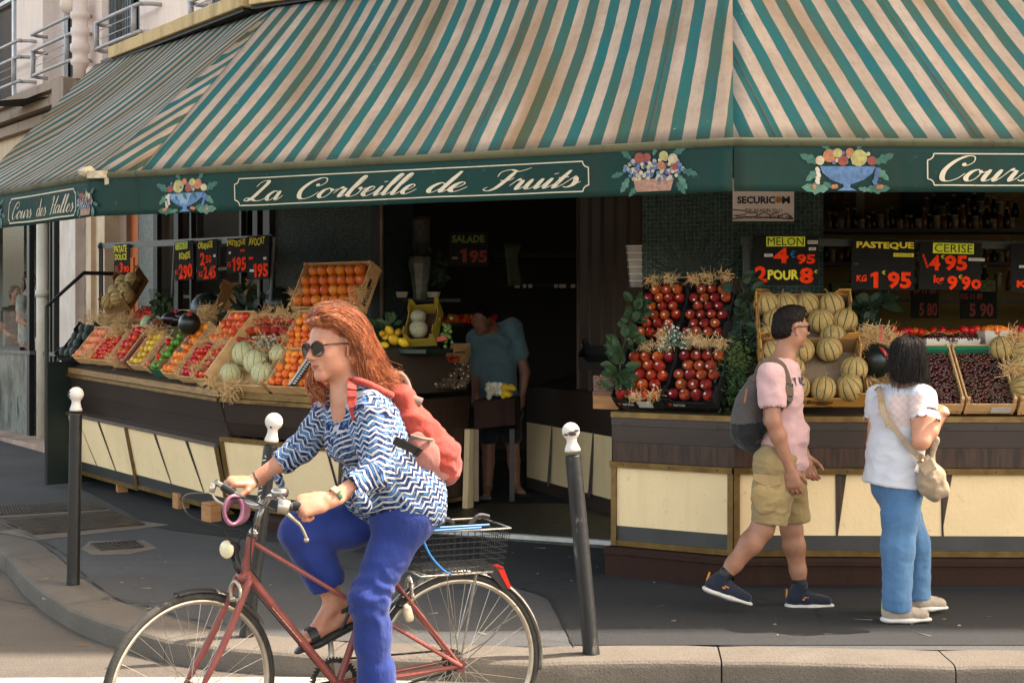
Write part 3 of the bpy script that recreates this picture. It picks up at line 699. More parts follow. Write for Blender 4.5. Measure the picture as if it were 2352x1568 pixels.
for a0, a1, u0, u1, sk, s0, nu, sg in ((A0, A1, U0, U1, -.02, .06, 40, .07), (A1, A2, U1+V((-.002, 0, 0)), U2, 0, .02, 6, .01), (A2, A3, U2, U3, -.15, .07, 60, .06), (A3, A4, U3, U4, -.11, .04, 90, .05)):
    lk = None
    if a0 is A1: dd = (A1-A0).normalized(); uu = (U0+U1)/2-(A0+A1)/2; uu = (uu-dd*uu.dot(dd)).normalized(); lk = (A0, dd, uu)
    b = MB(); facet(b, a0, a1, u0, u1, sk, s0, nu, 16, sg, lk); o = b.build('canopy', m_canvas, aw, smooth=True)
    md = o.modifiers.new('thick', 'SOLIDIFY'); md.thickness = .004; md.offset = -1
m_roll = dirt_wall('awning_roll', (86, 84, 62), (38, 36, 28), .8)
b = MB(); b.tube([A0+V((0, 0, -.018)), A1+V((0, 0, -.02)), A2+V((0, 0, -.018)), A3+V((0, 0, -.02)), A4+V((0, 0, -.018))], .027, 10); b.build('front_roll', m_roll, aw, smooth=True)
b = MB(); p = A1+V((.04, -.05, -.01)); b.bar(p+V((-.06, 0, .0)), p+V((.07, -.01, 0)), .05, .05); b.bar(p+V((.07, -.01, .01)), p+V((.08, -.02, -.07)), .03, .03); b.tube([A1+V((-.1, .06, .02)), A1+V((-.02, -.02, .01))], [.03, .045], 8)
b.build('arm_end', M('ivory_plastic', (196, 182, 150), .5, (120, 100, 78), 12), aw)
for s_, e_ in ((A1, U1), (A2, U2), (A3, U3)):               # folding arms and hip bars below the canvas
    b = MB(); b.bar(s_.lerp(e_, .02)+V((0, .1, -.16)), s_.lerp(e_, .97)+V((0, .1, -.14)), .04, .05); b.build('arm', m_black, aw)
# valance -------------------------------------------------------
VB = [A0, A1, A2, A3, A4]; VH = .262
def seg_n(i):
    d = (VB[i+1]-VB[i]).normalized(); n = V((d.y, -d.x, 0)); return n if n.y < 0 else -n
def val(i, s, h, off=0.):                                  # segment i, metres along it, metres below the roll
    a, c = VB[i], VB[i+1]; d = (c-a).normalized(); n = seg_n(i); L = (c-a).length
    w = (.016*math.sin(s*2.7+i)+.009*math.sin(s*7.3+2*i)+.004*math.sin(s*17))*min(1., h/.2)*min(1, s/.15, (L-s)/.15)
    return a+d*s+n*(off+w+.012+.02*h)+V((0, 0, -.03-h))
def s_at(i, u):
    k = (u-CX)/F; a, c = VB[i], VB[i+1]; d = (c-a).normalized(); return (a.x-k*a.y)/(k*d.y-d.x)
t = NT('valance_cloth'); co = t.coord()
c = t.mix(t.step(t.noise(1.6, 5, co), .3, .7), s2l((10, 52, 47)), s2l((19, 45, 37)))
c = t.mix(t.math('MULTIPLY', t.step(t.noise(5, 4, t.mapping(co, (1, 1, .15))), .5, .75), .55), c, s2l((46, 46, 32)))
c = t.mix(t.math('MULTIPLY', t.step(t.noise(18, 4, co), .66, .78), .3), c, s2l((110, 116, 100)))
t.bump(t.math('ADD', t.noise(3.5, 3, t.mapping(co, (1, 1, .5))), t.math('MULTIPLY', t.noise(260, 2, co), .03)), .4, .03)
m_val = t.done(c, .75, spec=.25)
for i in range(4):
    L = (VB[i+1]-VB[i]).length; b = MB(); b.grid(lambda s, v: val(i, s*L, v*VH), max(6, int(L*14)), 6)
    o = b.build('valance', m_val, aw, smooth=True); md = o.modifiers.new('thick', 'SOLIDIFY'); md.thickness = .003; md.offset = -1
m_letter = M('letter_cream', (192, 178, 153), .7, (164, 146, 119), 24, lo=.55, hi=.75)
GLY = {
 'a': (.54, [[(.34, .38), (.22, .45), (.08, .32), (.03, .13), (.12, 0), (.25, .08), (.36, .3), (.39, .44)], [(.4, .45), (.36, .15), (.38, .02), (.46, .03), (.58, .22)]]),
 'o': (.46, [[(.24, .45), (.1, .36), (.03, .14), (.13, 0), (.28, .06), (.36, .28), (.28, .43), (.22, .45)], [(.3, .41), (.4, .33), (.52, .4)]]),
 'r': (.42, [[(0, .18), (.1, .4), (.14, .48), (.18, .43), (.29, .41)], [(.29, .42), (.24, .1), (.29, 0), (.44, .16)]]),
 'b': (.44, [[(0, .12), (.18, .55), (.27, .92), (.2, .98), (.12, .7), (.04, .15), (.13, 0), (.28, .08), (.34, .3), (.26, .43), (.34, .35), (.48, .38)]]),
 'e': (.38, [[(.0, .14), (.2, .24), (.29, .37), (.21, .45), (.09, .35), (.04, .13), (.14, 0), (.27, .05), (.42, .22)]]),
 'i': (.27, [[(0, .18), (.12, .45)], [(.13, .45), (.07, .1), (.13, 0), (.29, .18)]]),
 'l': (.28, [[(0, .15), (.18, .55), (.27, .92), (.2, .98), (.12, .7), (.05, .1), (.13, 0), (.29, .18)]]),
 'd': (.54, [[(.34, .38), (.22, .45), (.08, .32), (.03, .13), (.12, 0), (.25, .08), (.36, .3), (.39, .44)], [(.5, .98), (.37, .2), (.39, .02), (.46, .03), (.58, .22)]]),
 'u': (.52, [[(0, .2), (.1, .45)], [(.11, .45), (.06, .12), (.13, 0), (.27, .1), (.38, .44)], [(.4, .45), (.35, .12), (.4, 0), (.54, .2)]]),
 't': (.27, [[(.21, .78), (.07, .1), (.13, 0), (.29, .18)], [(.02, .45), (.28, .47)]]),
 's': (.36, [[(0, .16), (.18, .52)], [(.18, .47), (.26, .28), (.25, .1), (.13, 0), (.02, .05)], [(.2, .04), (.4, .24)]]),
 'L': (.68, [[(.16, .7), (.24, .92), (.42, 1.0), (.48, .88), (.34, .48), (.22, .14), (.1, .01), (0, .05), (.05, .15), (.2, .1), (.38, 0), (.56, .03), (.68, .16)]]),
 'C': (.68, [[(.42, .7), (.52, .6), (.67, .74), (.62, .95), (.42, .98), (.17, .78), (.03, .42), (.1, .08), (.28, -.02), (.5, .1), (.62, .3)]]),
 'F': (.62, [[(.53, .84), (.4, .4), (.28, .1), (.12, -.02), (-.04, .05), (.03, .16)], [(.12, .62), (.14, .84), (.36, .93), (.62, .84), (.9, .98)], [(.26, .45), (.5, .44), (.6, .56)]]),
 'H': (.74, [[(.08, .8), (.2, .98), (.31, .9), (.22, .4), (.08, .03), (-.06, .04)], [(.76, .98), (.62, .5), (.51, .1), (.57, 0), (.72, .16)], [(.18, .46), (.66, .52)]]),
}
def write(b, word, i, sa, sb, hb, size, thick=.11):        # script word from sa to sb on segment i; hb baseline depth; size cap height
    sh = .42; x = 0.; strokes = []
    for ch in word:
        adv, st_ = GLY[ch]
        for q in st_: strokes.append([(px+x, py) for px, py in q])
        if ch == 'i': strokes.append([(x+.15, .66), (x+.16, .63)])
        x += adv
    lo = min(p[0]+sh*p[1] for q in strokes for p in q); hi = max(p[0]+sh*p[1] for q in strokes for p in q); k = (sb-sa)/(hi-lo)
    for q in strokes:
        pts = spline([(p[0], p[1], 0) for p in q], 7 if len(q) > 2 else 4); n = len(pts); Lp = []; Rp = []
        dot = len(q) == 2 and q[1][1] > .6 and q[0][1] > .6 and abs(q[0][0]-q[1][0]) < .05
        for j, p in enumerate(pts):
            d = (pts[min(j+1, n-1)]-pts[max(j-1, 0)]); d = d.normalized() if d.length > 0 else V((0, -1, 0))
            w = .032+thick*max(0, -d.y)**1.3
            if dot: w = .11
            elif len(pts) > 6: w *= .55+.45*min(1, j/3, (n-1-j)/3)
            nn = V((-d.y, d.x, 0))*w/2
            Lp.append(p+nn); Rp.append(p-nn)
        def mp(p): return val(i, sa+(p.x+sh*p.y-lo)*k, hb-p.y*size, .004)
        for j in range(n-1): b.quad(mp(Lp[j]), mp(Lp[j+1]), mp(Rp[j+1]), mp(Rp[j]))
def plaque(b, i, sa, sb, h0, h1, lw=.007, c=.035, close=True):
    pts = []
    def arcpt(cx, cy, a0, a1):
        return [(cx+c*math.cos(a0+(a1-a0)*k/6), cy+c*math.sin(a0+(a1-a0)*k/6)) for k in range(7)]
    pts = arcpt(sa, h0, math.pi/2, 0)+arcpt(sb, h0, math.pi, math.pi/2)+arcpt(sb, h1, -math.pi/2, -math.pi)+arcpt(sa, h1, 0, -math.pi/2)
    full = []
    for a, c_ in zip(pts, pts[1:]+pts[:1]):
        n = max(1, int(math.hypot(c_[0]-a[0], c_[1]-a[1])/.06))
        full += [(a[0]+(c_[0]-a[0])*k/n, a[1]+(c_[1]-a[1])*k/n) for k in range(n)]
    m = len(full)
    for j in range(m):
        p, q = full[j], full[(j+1) % m]; d = V((q[0]-p[0], q[1]-p[1], 0)).normalized(); nx, ny = -d.y*lw/2, d.x*lw/2
        b.quad(*[val(i, s, h, .004) for s, h in ((p[0]-nx, p[1]-ny), (q[0]-nx, q[1]-ny), (q[0]+nx, q[1]+ny), (p[0]+nx, p[1]+ny))])
b = MB(); plaque(b, 2, s_at(2, 541), s_at(2, 1353), .055, .228)
for wd, u0, u1 in (('La', 561, 652), ('Corbeille', 690, 964), ('de', 993, 1078), ('Fruits', 1113, 1335)): write(b, wd, 2, s_at(2, u0), s_at(2, u1), .2, .125)
b.build('lettering', m_letter, aw)
b = MB(); plaque(b, 3, s_at(3, 2128), s_at(3, 2128)+2.1, .05, .225)
s0 = s_at(3, 2160); k_ = (s_at(3, 2352)-s_at(3, 2160))/.9
write(b, 'Cours', 3, s0, s0+.52, .2, .14); write(b, 'des', 3, s0+.72, s0+1.0, .2, .14); write(b, 'Halles', 3, s0+1.13, s0+1.75, .2, .14); b.build('lettering', m_letter, aw)
b = MB(); sa_, sb_ = s_at(0, 28), s_at(0, 178); plaque(b, 0, sa_, sb_, .05, .235, .01, .03)
L_ = sb_-sa_
write(b, 'Cours', 0, sa_+.07*L_, sa_+.32*L_, .205, .125, .08); write(b, 'des', 0, sa_+.40*L_, sa_+.55*L_, .205, .125, .08); write(b, 'Halles', 0, sa_+.6*L_, sa_+.97*L_, .205, .125, .08); b.build('lettering', m_letter, aw)
# painted fruit -------------------------------------------------
PC = {n: M('paint_'+n, c_, .7, tuple(x*.75 for x in c_), 40) for n, c_ in dict(leaf=(56, 99, 84), leaf2=(80, 120, 101), blue=(82, 105, 143), pale=(187, 171, 138), red=(146, 71, 59), peach=(178, 113, 75), bowl=(89, 120, 159), bowl2=(129, 153, 178), yellow=(176, 164, 99), wicker=(169, 127, 105), plum=(120, 96, 130), white=(195, 185, 164)).items()}
PN = list(PC)
def painter(i, sc, hc, w, flip=1):
    b = MB(); lay = [0]
    def poly(pts, col):
        lay[0] += 1; b.k = PN.index(col)
        ids = [b.pt(val(i, sc+flip*x*w, hc-y*w, .0035+.00006*lay[0])) for x, y in pts]; b.face(ids)
    def disc(x, y, r, col, ry=None, n=10): poly([(x+r*math.cos(2*math.pi*k/n), y+(ry or r)*math.sin(2*math.pi*k/n)) for k in range(n)], col)
    def leaf(x, y, a, L, col):
        ca, sa = math.cos(a), math.sin(a)
        prof = [(0, 0), (.2, .16), (.3, .12), (.5, .24), (.6, .14), (.8, .14), (1, 0), (.8, -.14), (.6, -.14), (.5, -.24), (.3, -.12), (.2, -.16)]
        poly([(x+L*(px*ca-py*sa), y+L*(px*sa+py*ca)) for px, py in prof], col)
    return b, poly, disc, leaf
rr = random.Random(5)
def bowl(i, sc, w, flip):
    b, poly, disc, leaf = painter(i, sc, .262, w, flip)
    for x, y, a, L, c_ in ((-.28, .3, 2.7, .24, 'leaf'), (-.3, .26, 3.9, .2, 'leaf2'), (.3, .3, .4, .24, 'leaf'), (.3, .24, -.7, .2, 'leaf2'), (-.1, .44, 2.1, .16, 'leaf'), (.2, .43, .9, .16, 'leaf'), (-.2, .03, 3.1, .26, 'leaf'), (-.12, .04, 3.3, .14, 'leaf2'), (.2, .03, .05, .3, 'leaf2'), (.15, .04, .5, .13, 'leaf')): leaf(x, y, a, L, c_)
    for k in range(26): disc(-.25+.5*rr.random(), .3+.13*rr.random(), .022, rr.choice(['blue', 'plum', 'blue', 'pale']))
    for x, y, r, c_ in ((-.12, .36, .09, 'yellow'), (.05, .33, .055, 'red'), (.2, .38, .07, 'peach'), (-.26, .33, .05, 'red'), (.11, .41, .05, 'yellow'), (-.02, .42, .045, 'peach'), (.3, .33, .05, 'pale')): disc(x, y, r, c_)
    poly([(-.3, .27), (.3, .27), (.27, .2), (.18, .13), (.06, .085), (-.06, .085), (-.18, .13), (-.27, .2)], 'bowl'); poly([(-.27, .25), (.1, .26), (.04, .11), (-.16, .14), (-.24, .2)], 'bowl2')
    poly([(-.04, .09), (.04, .09), (.035, .05), (.11, .015), (-.11, .015), (-.035, .05)], 'bowl')
    for x in (-.2, -.04, .12): leaf(x, .28, -1.0, .13, 'leaf')
    for sx_ in (-.3, .31):
        for k in range(9): disc(sx_+.05*(rr.random()-.5)+.0*k, .24-.018*k, .022, 'white' if sx_*flip < 0 else 'blue')
    for x in (-.36, -.33, .12, .15, .36): disc(x, .05+.01*rr.random(), .024, 'peach')
    b.build('painted_fruit_bowl', [PC[n] for n in PN], aw)
def basket(i, sc, w, flip):
    b, poly, disc, leaf = painter(i, sc, .258, w, flip)
    for x, y, a, L, c_ in ((-.36, .25, 3.4, .16, 'leaf'), (-.3, .2, 4.2, .2, 'leaf2'), (.34, .25, -.3, .2, 'leaf'), (.3, .2, -1., .2, 'leaf2'), (-.26, .4, 2.4, .18, 'leaf'), (.22, .42, .5, .2, 'leaf'), (0, .43, 1.2, .12, 'leaf2'), (-.2, .1, 4., .16, 'leaf'), (.28, .12, -.9, .18, 'leaf')): leaf(x, y, a, L, c_)
    poly([(-.25, .17), (.25, .17), (.21, .03), (-.21, .03)], 'wicker')
    for k in range(3): poly([(-.23+.01*k, .13-.04*k), (.23-.01*k, .13-.04*k), (.228-.01*k, .122-.04*k), (-.228+.01*k, .122-.04*k)], 'red')
    for k in range(4): x = -.16+.1*k; poly([(x, .15), (x+.01, .15), (x+.01, .035), (x, .035)], 'red')
    for k in range(150): a, q = rr.random()*6.28, rr.random()**.5; disc(.36*q*math.cos(a), .28+.14*q*math.sin(a), .023, rr.choice(['blue', 'blue', 'pale', 'white', 'bowl', 'pale', 'plum']))
    for x, y, r, c_ in ((-.16, .41, .06, 'red'), (-.07, .41, .05, 'red'), (.13, .42, .055, 'yellow'), (.24, .38, .06, 'pale'), (.1, .31, .05, 'peach'), (.26, .29, .04, 'red')): disc(x, y, r, c_)
    b.build('painted_fruit_basket', [PC[n] for n in PN], aw)
bowl(2, s_at(2, 431), .49, 1); basket(2, s_at(2, 1502), .50, 1); bowl(3, s_at(3, 1946), .52, -1); basket(0, s_at(0, -4), .42, 1)
VB_keep = VB[1:3]
basket(1, s_at(1, 268)*.5+.07, .36, 1) if False else basket(0, s_at(0, 204)-.02, .36, 1)
# ================================================================ the two long fruit stands
UP = V((0, 0, 1))
m_cream = dirt_wall('cream_laminate', (238, 208, 160), (196, 166, 120), .32)
m_brass = M('brass_trim', (128, 100, 54), .4, (92, 70, 36), 12, .1, 60, metal=.55, spec=.5)
m_brown = M('brown_laminate', (58, 44, 36), .45, (46, 36, 30), 2, stretch=(1, 1, 2))
m_grain = M('walnut_grain', (70, 48, 35), .45, (44, 30, 23), 7, stretch=(5, 5, .4), lo=.42, hi=.62)
m_kick = M('grey_kickband', (62, 60, 58), .5, (50, 49, 48), 4)
m_worn = dirt_wall('worn_brown_paint', (52, 32, 24), (20, 14, 11), .6)
m_raw = M('raw_wood', (180, 128, 80), .7, (146, 98, 60), 6, .2, 60, stretch=(1, 1, 6))
m_trim = M('timber_trim', (152, 115, 70), .5, (117, 84, 48), 8, stretch=(1, 1, 5))
def strip(b, p0, p1, n, prof):                            # profile (out, dz) swept from p0 to p1
    A = [b.pt(p0+n*o+UP*z) for o, z in prof]; B = [b.pt(p1+n*o+UP*z) for o, z in prof]
    for i in range(len(prof)-1): b.face((A[i], B[i], B[i+1], A[i+1]))
    b.face(A[::-1]); b.face(B)
def board(b, p0, p1, n, o0, z0, o1, z1, th=.02):         # sloping board between two heights
    strip(b, p0, p1, n, [(o0-th, z0), (o0, z0), (o1, z1), (o1-th, z1), (o0-th, z0)])
E0, S0, E2 = V((-2.28, 11.1, 1.20)), V((-4.205, 13.3, 1.32)), P(790, 915, 10.35)
E2.z = 1.18
nSA = (S0-E0); nSA.z = 0; nSA = V((nSA.y, -nSA.x, 0)).normalized(); nSA = nSA if nSA.y < 0 else -nSA
nSB = (E2-E0); nSB.z = 0; nSB = V((nSB.y, -nSB.x, 0)).normalized(); nSB = nSB if nSB.y < 0 else -nSB
lst = thing('fruit_stand', 'long left fruit stand with cream panels and brown boards raised on wooden blocks', 'stand', (E0.x, E0.y, .17))
def stretch_of_stand(par, p0, p1, n, wedges, ledge, zb, post0=True, post1=True, plinth=None, in0=.1, vert=False):
    L = (p1-p0).length; inn_ = 0 if vert else .11
    b = MB(); tt = .034 if vert else .05; strip(b, p0, p1, n, [(-.25, .0), (.015, .0), (.015, -tt), (-.02, -tt)]); b.build('top_trim', m_trim if ledge else m_brass, par)
    b = MB(); strip(b, p0, p1, n, [(0, -.054), (.03, -.056), (.03, -.085), (0, -.085)] if not vert else [(-.01, -.036), (.004, -.037), (.004, -.085), (-.01, -.085)]); b.build('brass_strip' if not vert else 'brown_board', m_brass if not vert else m_brown, par)
    if vert:
        b = MB(); board(b, p0, p1, n, 0, -.087, -.004, -.19); b.build('brown_board', m_brown, par)
        b = MB(); board(b, p0, p1, n, -.006, -.192, -.012, -.312); b.build('brown_board', m_grain, par); zl = -.314; ol = .0
    else:
        b = MB(); board(b, p0, p1, n, .0, -.087, -.045, -.25); b.build('brown_board', m_brown, par)
        b = MB(); board(b, p0, p1, n, -.05, -.252, -.095, -.405 if ledge else -.352); b.build('brown_board', m_brown, par); zl = -.41 if ledge else -.356; ol = .02
    b = MB()
    if ledge: strip(b, p0, p1, n, [(-.1, zl+.005), (.04, zl), (.04, zl-.03), (-.1, zl-.03), (-.1, zl+.005)]); b.build('ledge_board', M('ledge_board', (92, 76, 62), .5, (64, 52, 42), 5, stretch=(4, 4, 1)), par)
    else: strip(b, p0, p1, n, [(-.02, zl), (.032, zl), (.03, zl-.036), (-.02, zl-.036), (-.02, zl)]); b.build('brass_strip', m_brass, par)
    zt = zl-.034; H = zt-(zb-p0.z)
    def pn(s, f, o=0.):                                    # point on the cream face, f = 0 top .. 1 bottom
        q = p0.lerp(p1, s); zz = q.z+zt-f*H; return V((q.x, q.y, zz))+n*(ol-.005-inn_*f+o)
    fb = 1-.115/H
    b = MB(); b.quad(pn(0, 0), pn(1, 0), pn(1, fb), pn(0, fb)); b.build('cream_panel', m_cream, par)
    b = MB(); b.quad(pn(0, fb), pn(1, fb), pn(1, 1), pn(0, 1)); b.build('kick_band', m_kick, par)
    b = MB(); b.bar(pn(0, .975, .008), pn(1, .975, .008), .03, .02, n) if False else strip(b, pn(0, .95), pn(1, .95), n, [(0, 0), (.014, 0), (.012, -.036), (-.05, -.036)]); b.build('brass_strip', m_brass, par)
    for a, c_, w in wedges:                                # dark tapering inlays: top start, top end, bottom width (fractions / metres)
        b = MB(); lo_ = (a if not isinstance(w, tuple) else w[0]); ww = (w if not isinstance(w, tuple) else w[1])/L
        b.quad(pn(a, .0, .004), pn(c_, .0, .004), pn(lo_+ww, fb, .004), pn(lo_, fb, .004)); b.build('dark_inlay', m_grain if vert else m_brown, par)
    b = MB()
    for e, yes in ((0, post0), (1, post1)):
        if yes: q = .018/L; a = q if e == 0 else 1-q; b = MB(); b.prism([pn(a-q, 0, .002), pn(a+q, 0, .002), pn(a+q, 1.02, .002), pn(a-q, 1.02, .002)], n*.016); b.build('corner_post', m_brass, par)
    pass
mid = E0.lerp(S0, .53)
zbA = lambda p: .285+(p-E0).length*.022
stretch_of_stand(lst, S0, mid, nSA, [(.26, .262, (.42, .014)), (.57, .60, (.70, .016))], True, .34, False, True)
stretch_of_stand(lst, mid, E0, nSA, [(.31, .335, (.40, .014)), (.66, .69, (.755, .014))], True, .30, False, True)
stretch_of_stand(lst, E0+V((.02, -.01, 0)), E2, nSB, [(.875, .895, (.93, .02))], False, .29, True, True)
inB = V((.519, .855, 0)); E3 = E2+inB*1.69
b = MB()                                                   # dark end wall towards the shop door, and the sloping bed
nE = V((.855, -.519, 0))
board(b, E2, E3, nE, 0, -.06, -.02, -.32); board(b, E2, E3, nE, -.02, -.322, -.05, -.88); b.build('end_board', M('end_board', (74, 50, 36), .5, (52, 36, 27), 5, stretch=(3, 3, .4)), lst)
b = MB(); b.bar(E3+V((-.02, -.03, -1.0)), E3+V((-.0, -.03, -.33)), .09, .05, nE); b.build('corner_post', m_cream, lst)
b = MB(); p = E3-nE*.05; b.bar(E2+V((0, 0, -.9))-nE*.05, E3+V((0, 0, -.9))-nE*.05, .04, .03); b.build('brass_strip', m_brass, lst)
b = MB()                                                   # bed the crates lie on
bk = .9
for p0, p1, n in ((S0, E0, nSA), (E0, E2, nSB)):
    a = [p0-n*.02+UP*-.02, p1-n*.02+UP*-.02, p1-n*.45+UP*.33, p0-n*.45+UP*.33]; b.quad(*a); b.quad(a[3], a[2], p1-n*1.05+UP*.42, p0-n*1.05+UP*.42); 
b.quad(E0-nSA*.45+UP*.33, E0-nSB*.45+UP*.33, E0-nSB*1.05+UP*.42, E0-nSA*1.05+UP*.42)
b.quad(E2-nSB*.02, E2-nSB*1.5+UP*0, E2-nSB*1.05+UP*.42, E2-nSB*.45+UP*.33); b.quad(E2-nE*.02-UP*.06, E3-nE*.02-UP*.06, E3-nE*.9-UP*.06, E2-nE*.9-UP*.06)
b.build('bed', M('bed_boards', (60, 46, 34), .8), lst)
b = MB(); b.prism([S0+V((0, 0, -.98))-nSA*.12, E0+V((0, 0, -.91))-nSA*.12, E2+V((0, 0, -.9))-nSB*.12, E2+V((0, 0, -.9))-nSB*1.2, S0+V((0, 0, -.98))-nSA*.95], (0, 0, .03)); b.build('base_board', m_worn, lst)
b = MB(); strip(b, E0+V((.35, -.25, 0)), E2+V((.25, -.15, 0)), nSB, [(-.4, -.94), (.05, -.94), (.07, -.96), (.06, -1.06), (-.4, -1.06)]); b.build('plinth', m_worn, lst)
# wooden blocks and wheels under it
for k, (u, v, w, two) in enumerate(((317, 1110, .16, 0), (189, 1107, .15, 0), (263, 1131, .15, 0), (398, 1169, .17, 0), (469, 1199, .19, 1))):
    if k == 0: continue
    g = G(u, v); Rm = Matrix.Rotation(.2*k, 3, 'Z'); hh = .115 if k < 3 else .13
    b = MB(); b.box(g+V((.05, .06, hh/2)), (w*.62, w*.7, hh), Rm)
    if two: b.box(g+V((.05, .055, hh+.012)), (w*.6, w*.66, .02), Rm)
    tag(b.build('wooden_block', m_raw, bevel=.004, loc=g), ['', 'worn wooden block half hidden behind the leftmost bollard under the stand', 'single wooden block right of the leftmost bollard under the stand', 'wooden block with a chipped top under the middle of the left stand', 'split wooden block nearest the front bicycle wheel under the stand'][k], 'block', 'wooden blocks under the left stand')
for u, v in ((330, 1128), (362, 1140)):
    g = G(u, v); b = MB(); b.lathe(g+V((.25, .35, .1)), [(.09, -.03), (.1, -.02), (.1, .02), (.09, .03)], 16, (.75, -.6, 0)); tag(b.build('castor_wheel', M('rubber', (24, 24, 24), .7)), 'black rubber castor wheel in the dark under the left stand', 'wheel', 'castor wheels under the stand')
# ---- right stand
R0, R1, R2 = P(1405, 948, 9.1), P(1685, 957, 8.67), V((5.4, 8.56, 1.168)); R0.z = R1.z = 1.165; R2.z = 1.165
n1 = V((-.517, -.856, 0)); d1 = (R1-R0); d1.z = 0; n1 = V((d1.y, -d1.x, 0)).normalized(); n1 = n1 if n1.y < 0 else -n1
n2 = V((R2.y-R1.y, -(R2.x-R1.x), 0)).normalized(); n2 = n2 if n2.y < 0 else -n2
rst = thing('fruit_stand', 'right fruit stand with walnut boards and cream panels on a worn brown plinth', 'stand', (R1.x, R1.y, .12))
stretch_of_stand(rst, R0, R1, n1, [], False, .325, True, True, vert=True)
LR = (R2-R1).length
def sC(u): k = (u-CX)/F; return (R1.x-k*R1.y)/(k*(R2.y-R1.y)-(R2.x-R1.x))
stretch_of_stand(rst, R1, R2, n2, [(sC(1919), sC(1945), (sC(1920), .012)), (sC(2188), sC(2161), (sC(2163), .014)), (sC(2400), sC(2426), (sC(2402), .014))], False, .325, True, True, vert=True)
b = MB(); strip(b, R0-d1.normalized()*.03, R1, n1, [(-.3, -.86), (.02, -.86), (.055, -.872), (.055, -.9), (.04, -.905), (.035, -1.06), (-.3, -1.06)]); strip(b, R1, R2, n2, [(-.3, -.86), (.02, -.86), (.055, -.872), (.055, -.9), (.04, -.905), (.035, -1.02), (-.3, -1.02)]); b.build('plinth', m_worn, rst)
b = MB(); strip(b, R1, R2, n2, [(.01, -1.019), (.02, -1.02), (.02, -1.06), (-.2, -1.06)]); b.build('shadow_gap', m_black, rst)
b = MB(); q = R0+n1*-.9
b.quad(R0-UP*.06, q-UP*.06, q-UP*.86, R0-UP*.86); b.build('end_board', m_brown, rst)
b = MB()
for p0, p1, n in ((R0, R1, n1), (R1, R2, n2)): b.quad(p0-n*.2-UP*.0, p1-n*.2-UP*.0, p1-n*1.3+UP*.35, p0-n*1.3+UP*.35)
b.quad(R1-n1*.2, R1-n2*.2, R1-n2*1.3+UP*.35, R1-n1*1.3+UP*.35); b.build('bed', MATS['bed_boards'], rst)
b = MB()
for p0, p1, n in ((R0, R1, n1), (R1, R2, n2)):
    m = int((p1-p0).length/.3)
    for i in range(m+1):
        q = p0.lerp(p1, (i+.3)/(m+.6)); b.lathe(q+n*.03+UP*-.07, [(.006, 0), (.004, .003)], 8, n); b.lathe(q+n*.032+UP*-.332, [(.006, 0), (.004, .003)], 8, n)
b.build('screw', M('dark_screw', (50, 38, 24), .5), rst)
# inner counters seen through the door
ic = thing('inner_counter', 'dim cream panelled counter standing inside the shop beyond the doorway', 'counter', P(1300, 1120, 12))
a, c = P(1210, 0, 13.0), P(1425, 0, 11.2); a.z = c.z = 0
b = MB(); b.quad(a+UP*.32, c+UP*.32, c+UP*.82, a+UP*.82); b.build('cream_panel', m_cream, ic)
b = MB(); b.quad(a+UP*.821, c+UP*.821, c+UP*1.15, a+UP*1.15); b.quad(a+UP*1.15, c+UP*1.15, c+V((.8, .8, 1.3)), a+V((.8, .8, 1.3))); b.quad(a+UP*.2, c+UP*.2, c+UP*.32, a+UP*.32); b.build('brown_board', m_brown, ic)
for f in (.28, .72): b = MB(); q = a.lerp(c, f); b.bar(q+V((-.02, -.02, .3)), q+V((.02, -.02, .84)), .05, .02); b.build('dark_inlay', m_brown, ic)
# ================================================================ crates
m_crate = M('poplar_crate', (219, 177, 124), .75, (190, 143, 94), 5, .2, 70, stretch=(1, 3, 3)); m_card = M('brown_cardboard', (150, 112, 72), .8, (126, 92, 58), 4)
m_blk = M('black_cardboard', (26, 26, 26), .5, (34, 32, 30), 6); m_pat = M('orange_cardboard', (196, 142, 66), .6, (110, 74, 36), 9, stretch=(1, 1, 3), lo=.52, hi=.6)
m_yel = M('yellow_cardboard', (150, 128, 40), .7, (132, 110, 32), 6); m_grn = M('green_liner', (30, 110, 76), .6); m_inn = M('tray_pulp', (150, 124, 96), .85, (128, 104, 80), 12, .3, 90)
class Crate:
    pass
def place(p0, d, n, u0, u1, v0, v1, hin, tilt, w=None, yaw=0):
    """frame of a crate whose front edge spans u0..u1 at height v0, leaning back until its rear edge reaches v1"""
    d = V((d.x, d.y, 0)).normalized(); inw = -V((n.x, n.y, 0)).normalized(); q = V((p0.x, p0.y, 0))+inw*hin
    def at(u): k = (u-CX)/F; return q+d*((q.x-k*q.y)/(k*d.y-d.x))
    a, c = at(u0), at(u1)
    if a.x > c.x: a, c = c, a
    m = (a+c)/2; z0 = CH-(v0-HY)/F*m.y; ct, st_ = math.cos(tilt), math.sin(tilt)
    k1 = (v1-HY)/F; L = (CH-k1*m.y-z0)/(st_+k1*ct*inw.y)
    x = (c-a).normalized(); zn = UP*ct-inw*st_
    X = frame(V((a.x, a.y, z0)), x, zn); cr = Crate(); cr.X = X; cr.w = (c-a).length; cr.L = L; return cr
